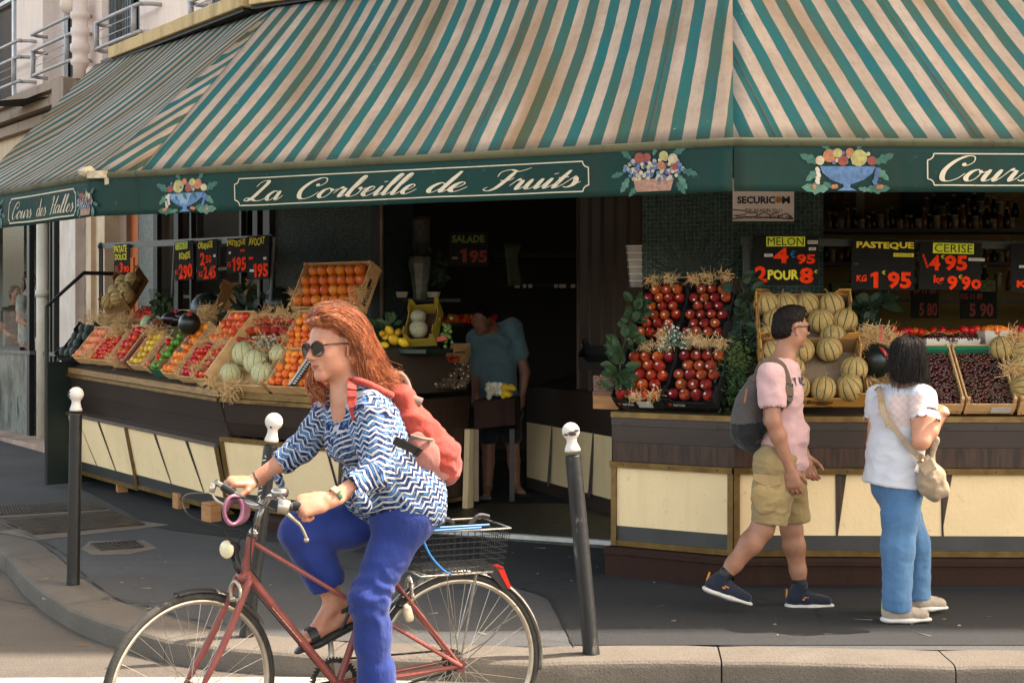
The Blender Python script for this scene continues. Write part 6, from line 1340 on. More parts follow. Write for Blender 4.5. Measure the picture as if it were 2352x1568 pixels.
# lemons, netted melons in a yellow box, grapes and kiwis at the door end of the left stand
for k, (u, v, r) in enumerate(((885, 772, .036), (905, 780, .05), (914, 764, .038), (926, 786, .042), (895, 760, .042), (872, 793, .034), (884, 792, .032), (878, 766, .03))): put('lemon', Matrix.Identity(4), P(u, v, 10.95-.02*k+(.1 if v < 770 else 0)), r, 'lemon with leaves on the dark tray near the yellow box', 'lemons near the yellow box', rot_rand(3))
garland('lemon_leaves', 'dark lemon leaves among the loose lemons by the doorway', [P(850, 770, 11.1), P(875, 760, 11.05), P(905, 745, 11.05)], 30, .1, .03, m_leaf, .08, 8)
b = MB(); p = P(900, 803, 10.95); b.box(p+V((.1, .1, -.01)), (.62, .4, .03), Matrix.Rotation(-.5, 3, 'Z')); tag(b.build('tray', M('green_tray', (26, 44, 36), .4)), 'dark green tray under the lemons and the yellow box', 'tray')
cr = Crate(); cr.X = frame(P(935, 797, 10.95), V((.86, -.2, .05)), V((-.35, -.75, .75))); cr.w, cr.L, cr.d = .24, .34, .14
c = crate(cr, 'melon_box', 'tilted yellow cardboard box holding netted melons by the doorway', 'box', .14, 'yellow'); 
b = MB(); b.X = c.X; b.box((c.w/2, c.L/2, .012), (c.w*.94, c.L*.94, .006)); b.box((c.w-.012, c.L/2, .07), (.004, c.L*.9, .12)); b.build('inner_lining', M('inner_brown', (74, 48, 32), .8), c.th)
put('netted_melon', c.X, (.1, .1, .09), .072, 'pale netted melon at the front of the yellow box', None, rot_rand(2), 'melon'); put('netted_melon', c.X, (.07, .24, .08), .06, 'pale netted melon at the back of the yellow box', None, rot_rand(2), 'melon')
b = MB(); p = P(1010, 788, 10.9); b.prism([p+V((-.06, 0, .0)), p+V((.06, 0, .03)), p+V((.03, 0, .06)), p+V((-.05, 0, .035))], (0, .1, 0)); tag(b.build('melon_slice', M('watermelon_flesh', (190, 60, 44), .4)), 'slice of red watermelon beside the yellow box', 'melon slice')
for k in range(34): put('grape', Matrix.Identity(4), P(1022+random.gauss(0, 7), 765+random.gauss(0, 14), 11.0+random.uniform(-.04, .04)), .017, 'green grape in the bunch right of the yellow box', 'green grapes by the yellow box', rot_rand(3))
for j in range(5):
    for k in range(9): put('kiwi', Matrix.Identity(4), P(966+k*13+random.uniform(-3, 3)+j*2, 884-j*11+random.uniform(-2, 2), 11.3+j*.09-.02*k), .03, 'brown kiwi with a white sticker on the dark end of the left stand', 'kiwis at the end of the left stand', Matrix.Rotation(random.uniform(-1, 1), 4, 'Z') @ rot_rand(.9))
# stool-like stand with garlic and squash
th = thing('small_stand', 'small dark wooden stand with garlic and yellow squash in front of the shopkeeper', 'stand', P(1135, 1150, 11.9)); b = MB(); b.prism([P(1089, 985, 11.7), P(1182, 975, 11.7), P(1182, 915, 11.7), P(1089, 920, 11.7)], (.05, .4, 0)); b.build('box', m_worn, th)
for u in (1094, 1176):
    b = MB(); b.bar(P(u, 985, 11.75), P(u, 1150, 11.75), .04, .04); b.build('leg', m_panel if u < 1100 else m_brown, th)
for k in range(13): put('garlic_bulb', Matrix.Identity(4), P(1122+(k % 4)*9+random.uniform(-2, 2), 884+(k//4)*9, 11.75-.0*k), .027, 'white garlic bulb heaped on the small stand', 'garlic on the small stand', rot_rand(.5))
for k in range(5): put('lemon', Matrix.Identity(4), P(1158+(k % 3)*9, 890+(k//3)*16, 11.72), .034, 'yellow squash beside the garlic', 'yellow squash on the small stand', rot_rand(3), 'squash')
# shelves and odds and ends in the dark
m_dsh = M('dark_shelving', (40, 36, 30), .6)
for v, Y, u0, u1 in ((690, 12.2, 895, 1060), (655, 14, 1130, 1340), (745, 13.4, 985, 1070), (590, 14, 1130, 1340)):
    b = MB(); p, q = P(u0, v, Y), P(u1, v, Y); b.box((p+q)/2, ((q-p).length, .35, .03)); tag(b.build('shelf_board', m_dsh), {690: 'dark shelf with white bowls inside the doorway', 655: 'dark back shelf with small white price tags', 745: 'low dark shelf with dim fruit left of the shopkeeper', 590: 'upper dark back shelf inside the shop'}[v], 'shelf')
for u, w in ((1188, 12), (1205, 8), (1218, 9), (1277, 9), (1292, 16), (1316, 10)):
    b = MB(); p = P(u, 657, 13.8); b.box(p, (w/F*13.8, .004, .035)); tag(b.build('price_tag', m_stick), 'tiny white price tag on the edge of the dark back shelf', 'price tag', 'price tags on the back shelf')
for u, w in ((921, 46), (995, 34)):
    b = MB(); p = P(u, 683, 12.0); hw = w/2/F*12; b.lathe(p, [(hw*.75, 0), (hw, .045), (hw*.94, .047), (hw*.7, .01)], 4 if u < 950 else 18); tag(b.build('bowl', m_pun), ('white square bowl on the shelf inside the doorway' if u < 950 else 'white round bowl on the shelf behind the wrapped plant'), 'bowl')
th = thing('picture', 'dark framed picture hanging inside the doorway above the white bowls', 'picture', P(940, 640, 12.4)); b = MB()
for a_, c_ in (((899, 500), (899, 640)), ((984, 500), (984, 640)), ((899, 502), (984, 502)), ((899, 638), (984, 638))): b.bar(P(*a_, 12.38), P(*c_, 12.38), .03, .03, (0, 1, 0))
b.build('frame', M('frame_brown', (58, 40, 28), .5), th); b = MB(); b.quad(P(900, 640, 12.4), P(983, 640, 12.4), P(983, 502, 12.4), P(900, 502, 12.4)); b.build('print', M('grey_landscape', (126, 124, 112), .4, (44, 48, 42), 2.2, lo=.42, hi=.58), th)
th = thing('wrapped_lettuce', 'lettuce in a shiny plastic sleeve standing on the shelf in the doorway', 'lettuce', P(965, 688, 12.0)); b = MB(); b.lathe(P(965, 688, 12.0), [(.06, 0), (.07, .1), (.09, .22), (.11, .3), (.1, .36)], 9); b.build('sleeve', M('foil_sleeve', (126, 130, 122), .2, (60, 72, 60), 9), th); b = MB()
for k in range(40): leafmesh(b, P(1000+rg.gauss(0, 14), 620+rg.gauss(0, 16), 12.1), (rg.gauss(0, 1), rg.gauss(0, .4), rg.gauss(.5, .7)), (0, -1, .2), .1, .03)
b.build('leaves', m_leafd, th)
th = thing('leek_bunch', 'bunch of leeks leaning on the dark back shelf', 'leeks', P(1180, 650, 13.7)); b = MB()
for k in range(7): b.tube([P(1172+k*4, 655, 13.7), P(1166+k*3, 590, 13.7), P(1160+k*6, 560, 13.7)], [.02, .018, .006], 6)
b.build('stalks', M('leek', (96, 104, 72), .5, (60, 76, 50), 5), th)
for k in range(22): put('apricot' if k % 3 else 'tomato', Matrix.Identity(4), P(1000+k*6.5+random.uniform(-3, 3), 738-(k % 2)*9, 13.3), .035, 'dim round fruit on the low shelf behind the shopkeeper', 'dim fruit behind the shopkeeper', rot_rand(3), 'fruit')
for k in range(9): put('tomato', Matrix.Identity(4), P(1028+(k % 4)*8, 828+(k//4)*8, 12.05), .04, 'red tomato in the dim crate beside the shopkeeper', 'tomatoes beside the shopkeeper', rot_rand(1))
cr = Crate(); cr.X = frame(P(1022, 850, 12.05), V((1, -.3, 0)), V((-.1, -.5, .8))); cr.w, cr.L, cr.d = .17, .26, .1; crate(cr, 'fruit_crate', 'dim wooden crate of tomatoes left of the shopkeeper', 'crate', .1)
cr = Crate(); cr.X = frame(P(1330, 850, 10.8), V((1, -.2, 0)), V((0, -.4, .9))); cr.w, cr.L, cr.d = .3, .25, .12; crate(cr, 'fruit_crate', 'dark blue cardboard box in the shade left of the leafy branch', 'box', .12, 'black')
# back of the left stand
put('watermelon', Matrix.Identity(4), P(640, 697, 11.85), .125, 'large dark watermelon beside the tilted orange crate', None); put('watermelon', Matrix.Identity(4), P(478, 716, 12.6), .16, 'large dark watermelon lying in the shade behind the straw', None)
wm = put('watermelon', Matrix.Identity(4), P(435, 743, 11.75), .09, 'watermelon with a wedge cut out showing red flesh', None)
b = MB(); b.ball(P(432, 733, 11.72), .078, 12, 8, (.5, .6, .85), Matrix.Rotation(.5, 3, 'Y')); b.build('flesh', MATS['watermelon_flesh'], wm) if False else tag(b.build('melon_wedge', MATS['watermelon_flesh'], smooth=True), 'speckled red wedge showing on the cut watermelon', 'melon wedge')
for k, (u, v, r, m_, txt) in enumerate(((342, 744, .075, ((164, 176, 128), (120, 140, 92)), 'pale green cabbage on the straw'), (352, 748, .07, ((70, 36, 48), (44, 24, 34)), 'dark purple cabbage beside the pale green one'))):
    b = MB(); b.ball(P(u, v, 12.75-.03*k), r, 18, 12, (1, 1, 1.1)); tag(b.build('cabbage', M('cabbage_%d' % k, m_[0], .5, m_[1], 14, .3, 30), smooth=True), txt, 'cabbage')
for k, (u, v) in enumerate(((405, 735), (420, 728), (395, 732))):
    b = MB(); b.ball(P(u, v, 12.5), .075, 14, 9, (1.3, .8, .8)); tag(b.build('aubergine', M('aubergine_skin', (40, 22, 30), .2), smooth=True), 'dark purple aubergine lying behind the small tomatoes', 'aubergine', 'aubergines on the left stand')
th = thing('salad_bag', 'clear bag of dark green salad leaves standing under the price signs', 'salad bag', P(370, 735, 12.9)); b = MB(); b.lathe(P(372, 742, 12.9), [(.06, 0), (.085, .06), (.1, .2), (.12, .3), (.11, .31)], 12); b.build('bag', pane_mat('bag_film', .85, .06), th); b = MB()
for k in range(90): leafmesh(b, P(372+rg.gauss(0, 9), 715+rg.gauss(0, 17), 12.9+rg.uniform(-.07, .05)), (rg.gauss(0, 1), rg.gauss(-.3, .4), rg.gauss(.5, .7)), (0, -1, .2), .06, .025)
b.build('leaves', m_leaf, th); b = MB(); b.ball(P(362, 735, 12.78), .035, 14, 6, (1, .15, 1.1)); b.build('label', M('pale_label', (176, 184, 140), .5), th)
cr = Crate(); cr.X = frame(P(500, 735, 12.2), V((.75, -.6, 0)), V((-.5, -.6, .5))); cr.w, cr.L, cr.d = .35, .32, .12; crate(cr, 'fruit_crate', 'shadowed brown box behind the large mottled tomatoes', 'box', .12, 'card')
# right hand display: pictures, jars, bottles
th = thing('picture', 'framed fruit still life on the ochre wall of the right display window', 'picture', P(1930, 490, 12.5)); b = MB(); b.quad(P(1893, 484, 12.5), P(1958, 484, 12.5), P(1958, 424, 12.5), P(1893, 424, 12.5)); b.build('print', M('still_life', (30, 24, 20), .5, (126, 64, 30), 7, lo=.5, hi=.62), th)
b = MB()
for q in (((1975, 415), (1975, 512)), ((1890, 505), (1976, 505))): b.bar(P(*q[0], 12.5), P(*q[1], 12.5), .07, .04, (0, 1, 0))
b.build('frame', M('frame_ivory', (150, 138, 110), .5), th)
b = MB(); b.prism([P(2075, 506, 12.5), P(2262, 506, 12.5), P(2262, 400, 12.5), P(2075, 400, 12.5)], (0, .04, 0)); tag(b.build('dark_board', M('dark_board', (46, 42, 36), .6)), 'large dark board hanging on the ochre wall behind the display window', 'board')
gm = [M('jar_amber', (92, 60, 28), .2), M('jar_dark', (34, 32, 28), .2), M('jar_pale', (112, 104, 78), .25)]
for row, (v, Y, u0, u1, n) in enumerate(((530, 11.9, 1905, 2340, 30), (606, 11.9, 1896, 2345, 28), (668, 11.5, 1960, 2345, 14), (500, 12.2, 2130, 2345, 14))):
    for k in range(n):
        u = u0+(u1-u0)*k/n+random.uniform(-3, 3); p = P(u, v-1, Y-.02); r = random.uniform(.024, .034); h = random.uniform(.1, .2); kk = (k*7+row) % 3
        b = MB(); b.lathe(p, [(r, 0), (r, h*.6), (r*.5, h*.78), (r*.45, h)] if kk != 2 else [(r*1.2, 0), (r*1.2, h*.6), (r, h*.65)], 8); b.k = 1; b.lathe(p+UP*(h if kk != 2 else h*.65), [(r*.55 if kk != 2 else r*1.1, 0), (r*.55 if kk != 2 else r*1.1, .015)], 8)
        tag(b.build('jar' if kk == 2 else 'bottle', [gm[kk], M('jar_lid', (150, 140, 120), .4)], smooth=True, loc=p), ('dim pale jar' if kk == 2 else 'dim bottle')+' on the shelves behind the right display window', 'jar' if kk == 2 else 'bottle', 'jars behind the right display window' if kk == 2 else 'bottles behind the right display window')
# litter on the pavement
m_lit = M('paper_litter', (130, 120, 104), .8); k = 0
b = MB(); rl = random.Random(4)
for u, v in [(rl.uniform(250, 2340), rl.uniform(1240, 1470)) for _ in range(60)]+[(rl.uniform(30, 330), 1300+rl.uniform(-10, 90)) for _ in range(10)]:
    g = G(u, v)+UP*.008
    if u < 480 and g.y > 9.3: g = G(u, v)+UP*.008
    a = rl.uniform(0, 6.3); d = V((math.cos(a), math.sin(a), 0)); L = rl.uniform(.008, .05) if rl.random() < .6 else .012; w = .0035 if L > .015 else .007
    n_ = V((-d.y, d.x, 0)); b.quad(g-d*L-n_*w, g+d*L-n_*w, g+d*L+n_*w+UP*.004, g-d*L+n_*w)
tag(b.build('litter', m_lit), 'bits of straw and paper litter strewn over the pavement', 'litter', None, 'stuff')
b = MB()
for k in range(60):
    p, n = at_arc(rl.uniform(24, 52)); q = p-n*rl.uniform(.01, .12); a = rl.uniform(0, 6.3); L = rl.uniform(.01, .05); d = V((math.cos(a), math.sin(a), 0)); q.z = road_z(q.y)+.006; b.quad(q-d*L, q-d*L*.2+V((-d.y, d.x, 0))*.004+UP*.004, q+d*L, q+V((d.y, -d.x, 0))*.004)
tag(b.build('dry_leaves', M('dry_leaf', (122, 84, 50), .8)), 'dry leaves and straw in the gutter along the kerb', 'dry leaves', None, 'stuff')
# ================================================================ the bicycle
RX, RY, FX_, FY_ = -.22, 5.60, -1.172, 5.20; WR = .355
bf = V((FX_-RX, FY_-RY, 0)).normalized(); bl = V((-bf.y, bf.x, 0)); bl = bl if bl.y < 0 else -bl     # forward, rider's left (towards the camera)
def K(u, v, o=0.):                                       # picture point in the bicycle's plane, o metres to the rider's left
    q = V((RX, RY, 0))+bl*o; k = (u-CX)/F; s = (q.x-k*q.y)/(k*bf.y-bf.x); p = q+bf*s; p.z = CH-(v-HY)/F*p.y; return p
GR = road_z(5.4); HR = V((RX, RY, GR+WR)); HF = V((FX_, FY_, GR+WR-.004))
bk = thing('bicycle', 'dusty red step through bicycle with chrome mudguards and black wire rear basket', 'bicycle', V((RX, RY, GR)))
m_red = M('red_frame_paint', (128, 66, 58), .45, (104, 54, 50), 14, .03, 60, metal=.0, spec=.35, lo=.4, hi=.75); m_chr = M('chrome', (156, 153, 148), .25, (119, 112, 104), 20, metal=.85); m_tyre = M('tyre_rubber', (38, 37, 35), .8, (58, 54, 48), 30, .3, 120); m_alu = M('aluminium', (186, 176, 160), .35, (156, 146, 130), 14, metal=.7); m_grip = M('black_grip', (24, 24, 25), .6)
def ring(b, c, ax, r, t, n=72, m=10, sx=1.):
    x = V((0, 0, 1)); y = ax.cross(x).normalized(); rows = []
    for i in range(n):
        a = 2*math.pi*i/n; d = x*math.cos(a)+y*math.sin(a); rows.append([b.pt(c+d*(r+t*math.cos(2*math.pi*j/m))+ax*t*sx*math.sin(2*math.pi*j/m)) for j in range(m)])
    for i in range(n):
        for j in range(m): b.face((rows[i][j], rows[i][(j+1) % m], rows[(i+1) % n][(j+1) % m], rows[(i+1) % n][j]))
def wheel(c, ax, gear):
    b = MB(); ring(b, c, ax, WR-.031, .011, 80, 8, 1.15); o = b.build('wheel', m_alu, bk, smooth=True)
    b = MB(); ring(b, c, ax, WR-.014, .0155, 90, 10, 1.); b.build('tyre', m_tyre, o, smooth=True)
    b = MB(); x = V((0, 0, 1)); y = ax.cross(x).normalized()
    for i in range(36):
        a = 2*math.pi*i/36+.05; s_ = 1 if i % 2 else -1; a2 = a+(1.25 if (i//2) % 2 else -1.25)
        b.tube([c+ax*s_*.03+(x*math.cos(a2)+y*math.sin(a2))*.025, c+(x*math.cos(a)+y*math.sin(a))*(WR-.035)], .0009, 4, False)
    b.build('spokes', m_alu, o)
    b = MB(); b.lathe(c, [(.012, -.055), (.012, -.035), (.028, -.034), (.028, -.03), (.014, -.026), (.014, .026), (.028, .03), (.028, .034), (.012, .035), (.012, .055)], 14, ax); b.build('hub', m_tyre, o)
    return o
ang = R(20); fw = (bf*math.cos(ang)+bl*math.sin(ang)).normalized(); fx = V((-fw.y, fw.x, 0)); fx = fx if fx.y < 0 else -fx
wheel(HR, bl, True); wheel(HF, fx, False)
HT, HB = K(578, 1232), K(560, 1318); BBK = K(776, 1572); SC_ = K(872, 1292); DR = HR
b = MB(); b.tube([HT, HB], .0175, 12)
for o_ in (.022, -.022): b.tube([HT.lerp(HB, .12), K(735, 1337, o_), HR+bl*o_*2.6], .0085, 8)
b.tube([HB.lerp(HT, .1), BBK], .0155, 12); b.tube([BBK, SC_, K(905, 1215)], .0145, 12)
for o_ in (.05, -.05): b.tube([SC_+bl*o_*.4, HR+bl*o_], .007, 8); b.tube([BBK+bl*o_*.6, HR+bl*o_], .009, 8); b.box(HR+bl*o_, (.03, .006, .05))
b.lathe(BBK, [(.021, -.036), (.021, .036)], 14, bl); b.build('frame', m_red, bk, smooth=True).modifiers.new('e', 'EDGE_SPLIT')
d_ = (BBK-HB).normalized(); nz = (bl-d_*bl.dot(d_)).normalized()
b = MB()                                                   # worn stripe marks where the maker's name has been rubbed off
for k in range(9): b.box(HB.lerp(BBK, .3+.035*k)+nz*.0158, (.016, .003, .008), frame((0, 0, 0), d_, nz).to_3x3())
b.build('worn_lettering', M('worn_decal', (196, 150, 132), .5), bk)
b = MB(); cr_ = HB+V((0, 0, -.012)); b.ball(cr_, .026, 12, 8)
for o_ in (.055, -.055):
    top = cr_+fx*o_*.75; b.tube(spline([top, top.lerp(HF+fx*o_, .5)-fw*.012, top.lerp(HF+fx*o_, .82)-fw*.004, HF+fx*o_+fw*.0], 5), [.0135]*8+[.012]*4+[.009]*4, 10)
    b.tube([cr_, top], .013, 8)
b.build('fork', m_red, bk, smooth=True)
# bars
b = MB(); st0, st1 = HT+V((0, 0, .0)), K(602, 1176); ctr = K(606, 1158); b.tube([HT, K(588, 1216)], .02, 12); b.tube([K(588, 1216), K(598, 1182), ctr], .0115, 10); b.ball(ctr, .019, 10, 6); b.build('stem', m_chr, bk, smooth=True)
gn0, gn1 = K(668, 1160, .26), K(728, 1166, .295); gf0, gf1 = K(552, 1140, -.2), K(494, 1106, -.26)
b = MB(); b.tube(spline([gn1, gn0, K(648, 1146, .2), K(622, 1140, .1), ctr, K(585, 1160, -.07), K(566, 1152, -.14), gf0, gf1], 6), .0118, 12); b.build('handlebar', m_chr, bk, smooth=True)
for q_ in ([gn0.lerp(gn1, .1), gn1], [gf0.lerp(gf1, .25), gf0.lerp(gf1, .7)]): b = MB(); b.tube(q_, .0165, 12); b.build('grip', m_grip, bk)
b = MB(); bc = K(643, 1136, .16); b.lathe(bc, [(.006, -.02), (.012, -.012), (.027, -.008), (.032, .004), (.032, .018), (.026, .024), (.008, .026)], 20); b.build('bell', m_chr, bk, smooth=True)
b = MB(); q0 = K(652, 1163, .26); b.box(q0, (.04, .03, .045), frame((0, 0, 0), gn1-gn0).to_3x3()); b.tube(spline([q0+V((0, 0, -.015)), K(668, 1186, .275), K(690, 1206, .28), K(702, 1230, .28), K(704, 1238, .28)], 4), [.008]*8+[.0055]*9, 8); b.ball(K(704, 1239, .28), .01, 8, 6)
b.build('brake_lever', m_alu, bk, smooth=True)
b = MB(); q0 = K(497, 1128, -.25); b.tube([K(492, 1110, -.26), K(486, 1130, -.26)], .012, 8); b.tube(spline([K(488, 1132, -.255), K(497, 1148, -.24), K(520, 1160, -.22)], 4), .006, 6); b.build('brake_lever', m_alu, bk, smooth=True)
b = MB()
b.tube(spline([K(480, 1133, -.25), K(440, 1133, -.22), K(420, 1142, -.2), K(421, 1165, -.18), K(442, 1187, -.12), K(500, 1208, -.06), K(558, 1220, -.02), K(572, 1222, 0)], 6), .0032, 6)
b.tube(spline([K(645, 1178, .25), K(600, 1158, .2), K(560, 1143, .12), K(525, 1148, .06), K(510, 1172, .03), K(515, 1210, .02), K(535, 1255, .02), K(548, 1290, .02), K(556, 1316, .03)], 6), .0032, 6)
b.tube(spline([K(580, 1210, .03), K(576, 1260, .03), K(577, 1300, .025), K(600, 1335, .02)], 6), .003, 6)
b.tube(spline([K(556, 1225, -.03), K(545, 1260, -.03), K(556, 1310, -.02)], 5), .003, 6)
b.tube([HB.lerp(BBK, .1)-bl*.0+V((0, 0, -.02)), BBK+V((0, 0, -.02))], .0025, 6); b.build('cables', m_grip, bk)
# lamp
b = MB(); lc = K(521, 1261, .0); la = (fw+V((0, 0, .06))+bl*.35).normalized(); b.lathe(lc, [(.004, -.055), (.022, -.05), (.033, -.02), (.034, .0)], 20, la, cap=False); b.tube([lc-la*.03+V((0, 0, -.03)), K(540, 1300), K(552, 1318)], .008, 6); o = b.build('headlight', m_grip, bk, smooth=True)
b = MB(); b.lathe(lc, [(.034, .0), (.031, .006), (.02, .011), (.002, .013)], 20, la); b.build('lens', M('lamp_lens', (214, 204, 168), .3, (196, 184, 146), 30), o, smooth=True)
# mudguards: shells over the wheels
def guard(c, ax, a0, a1, r, w, n=22):
    b = MB(); x = V((0, 0, 1)); y = ax.cross(x).normalized(); 
    if y.dot(bf) < 0: y = -y
    b.grid(lambda s, t: c+(x*math.cos(a0+(a1-a0)*s)+y*math.sin(a0+(a1-a0)*s))*(r-.012*(2*t-1)**2)+ax*w*(t-.5), n, 5); return b
o = guard(HR, bl, R(78), R(-100), WR+.016, .05, 40).build('mudguard', m_chr, bk, smooth=True); o.modifiers.new('t', 'SOLIDIFY').thickness = .0015
o = guard(HF, fx, R(-16), R(-56), WR+.016, .046).build('mudguard', m_chr, bk, smooth=True); o.modifiers.new('t', 'SOLIDIFY').thickness = .0015
o = guard(HF, fx, R(10), R(-15), WR+.016, .046).build('mudguard', m_grip, bk, smooth=True); o.modifiers.new('t', 'SOLIDIFY').thickness = .0015
b = MB()
for o_ in (.045, -.045):
    b.tube(spline([HR+bl*o_, K(1120, 1470, o_), K(1150, 1435, o_*.8), K(1187, 1388, o_*.5)], 5), .0026, 6)
    for u in (1024, 1092): b.tube([HR+bl*o_, K(u, 1306, o_)], .002, 5)
b.build('mudguard_stays', m_chr, bk)
# brakes, dynamo, tail lamp
for c, ax in ((HB+V((0, 0, -.055))+fw*.035, fx), (K(940, 1345), bl)):
    b = MB()
    for s_ in (1, -1): b.tube(spline([c+ax*s_*.0+V((0, 0, .035)), c+ax*s_*.032+V((0, 0, .01)), c+ax*s_*.03+V((0, 0, -.04))], 4), .007, 6); b.box(c+ax*s_*.024+V((0, 0, -.035)), (.022, .014, .02))
    b.build('brake_caliper', m_alu, bk, smooth=True)
b = MB(); c = K(936, 1408, .06); b.lathe(c, [(.008, .036), (.012, .03), (.019, .022), (.02, -.02), (.016, -.03), (.006, -.033)], 14, V((-.25, -.1, 1)).normalized()); b.build('dynamo', M('ivory_dynamo', (206, 190, 158), .45, (160, 140, 108), 30), bk, smooth=True)
b = MB(); b.tube(spline([K(930, 1395, .06), K(912, 1388, .04), K(925, 1370, .05)], 3), .007, 6); b.build('dynamo_bracket', m_grip, bk)
b = MB(); b.prism([K(1124, 1316, .03), K(1142, 1304, .03), K(1168, 1350, .03), K(1156, 1353, .03)], bl*-.06); b.build('tail_lamp', m_grip, bk)
b = MB(); b.prism([K(1141, 1303, .033), K(1156, 1301, .033), K(1174, 1347, .033), K(1168, 1352, .033)], bl*-.066); b.build('red_reflector', M('red_lens', (180, 33, 17), .25), bk)
# drivetrain (rider's right)
b = MB(); c = BBK-bl*.05; n = 44
for k in range(n):
    a0, a1 = 2*math.pi*k/n, 2*math.pi*(k+.55)/n; x = V((0, 0, 1))
    def rp(a, r): return c+(x*math.cos(a)+bf*math.sin(a))*r
    b.quad(rp(a0, .088), rp(a1, .088), rp(a1-.01, .096), rp(a0+.01, .096)); b.quad(rp(a0, .074), rp(a0+2*math.pi/n, .074), rp(a0+2*math.pi/n, .089), rp(a0, .089))
for k in range(5): a = 2*math.pi*k/5+.4; b.bar(c, c+(V((0, 0, 1))*math.cos(a)+bf*math.sin(a))*.078, .016, .004, bl)
o = b.build('chainring', m_tyre, bk); o.modifiers.new('t', 'SOLIDIFY').thickness = .004
PT = K(757, 1466, -.09); b = MB(); b.tube([BBK-bl*.065, PT-bl*-.01], [.013, .0105], 8); b.ball(PT, .016, 8, 6); b.build('crank', m_alu, bk, smooth=True)
PB = BBK+(BBK-PT); PB = PB+bl*(.09-(PB-BBK).dot(bl)); b = MB(); b.tube([BBK+bl*.06, PB], [.013, .0105], 8); b.build('crank', m_alu, bk, smooth=True)
for c, s_ in ((PT, -1), (PB, 1)):
    b = MB(); q = c+bl*s_*.05; t3 = frame((0, 0, 0), bf*.94+V((0, 0, -.34 if s_ < 0 else 0))).to_3x3()
    for d in (-.03, .03): b.box(q+t3 @ V((d, 0, 0)), (.006, .09, .02), t3)
    b.box(q, (.055, .012, .014), t3); b.build('pedal', m_alu, bk)
b = MB(); cc = HR-bl*.045
for r, k in ((.045, 0), (.037, .006), (.03, .012)): b.lathe(cc-bl*k, [(r, -.0015), (r, .0015)], 22, bl)
b.lathe(cc+V((-.02, 0, -.06)), [(.02, -.004), (.02, .004)], 14, bl); b.build('sprockets', m_tyre, bk)
b = MB()
for s_ in (.085, -.085): 
    p, q = BBK-bl*.05+V((0, 0, s_)), cc+V((0, 0, s_*.5)); m_ = 60
    for k in range(m_): b.box(p.lerp(q, (k+.5)/m_), (.009, .006, .007))
b.build('chain', m_tyre, bk)
b = MB(); b.ball(K(925, 1204), .1, 14, 8, (1.2, .8, .35), Matrix.Rotation(math.atan2(bf.y, bf.x), 3, 'Z')); b.build('saddle', m_grip, bk, smooth=True)
# rear basket of black wire
bs = K(1056, 1200); bt = bs-bf*0; zt_, zb_ = K(1060, 1205).z, K(1050, 1300).z
def bp(a, l, h): ft = 1-.12*(1-h); return V((RX, RY, 0))+bf*(-.185*0+a*.19*ft+.02)+bl*(l*.15*ft)+V((0, 0, zb_+(zt_-zb_)*h))
b = MB(); nw = 13
def wire(p, q, r=.0016): b.tube([p, q], r, 4, False)
for k in range(nw+1):
    t_ = -1+2*k/nw
    for l in (1, -1): wire(bp(t_, l, 0), bp(t_, l, 1))
    for a in (1, -1): wire(bp(a, t_, 0), bp(a, t_, 1))
    wire(bp(t_, -1, 0), bp(t_, 1, 0)); wire(bp(-1, t_, 0), bp(1, t_, 0))
for k in range(1, 7):
    h = k/7
    for e, f_ in (((-1, 1), (1, 1)), ((1, 1), (1, -1)), ((1, -1), (-1, -1)), ((-1, -1), (-1, 1))): wire(bp(*e, h), bp(*f_, h))
o = b.build('basket', m_grip, bk)
b = MB(); b.tube([bp(-1, 1, 1), bp(1, 1, 1), bp(1, -1, 1), bp(-1, -1, 1)], .004, 6, closed=True); b.build('rim_wire', m_chr, o)
b = MB(); b.tube([bp(.9, .5, -.12), bp(-.9, .5, -.12), bp(-.9, -.5, -.12), bp(.9, -.5, -.12)], .005, 6, closed=True); b.tube([bp(-.5, .5, -.12), HR+bl*.05+V((0, 0, .02))], .004, 6); b.tube([bp(.7, .4, -.12), SC_], .004, 6); b.build('rack', m_chr, bk)
b = MB(); m_cord = M('blue_cord', (30, 98, 156), .5)
b.tube([bp(1, 1, 1.04), bp(-.35, 1, 1.05)], .005, 6); b.tube([bp(1, .8, 1.08), bp(-.6, .75, 1.07)], .005, 6); b.tube(spline([bp(.95, 1.03, 1.), bp(.8, 1.05, .5), bp(.5, 1.02, .1), bp(.3, 1, -.02)], 5), .005, 6); tag(b.build('bungee_cord', m_cord), 'bright blue elastic cord stretched over the rim of the wire basket', 'cord')
b = MB(); b.tube(spline([bp(-.5, -.3, .95), bp(-.7, -.35, 1.15), bp(-.95, -.4, 1.1)], 4), .01, 6); b.tube(spline([bp(.25, -.2, .95), bp(.05, -.2, 1.12), bp(-.1, -.25, 1.)], 4), .012, 6); tag(b.build('bag_strap', m_grip), 'black strap ends sticking up from the wire basket', 'strap')
# coiled cable lock hung on the bars
b = MB()
for k in range(4): c = K(540+3*(k-1.5), 1171+2*k, .08-.02*k); ring_ = [c+V((0, 0, 1))*math.cos(a)*(.052-.004*k)+(bf*.86+bl*.3).normalized()*math.sin(a)*(.05-.004*(3-k)) for a in [j*.314 for j in range(20)]]; b.tube(ring_, .0068, 8, closed=True)
tag(b.build('cable_lock', M('pink_vinyl', (131, 85, 104), .35, (115, 72, 91), 12), smooth=True), 'coiled pink cable lock hanging from the handlebar', 'bike lock')
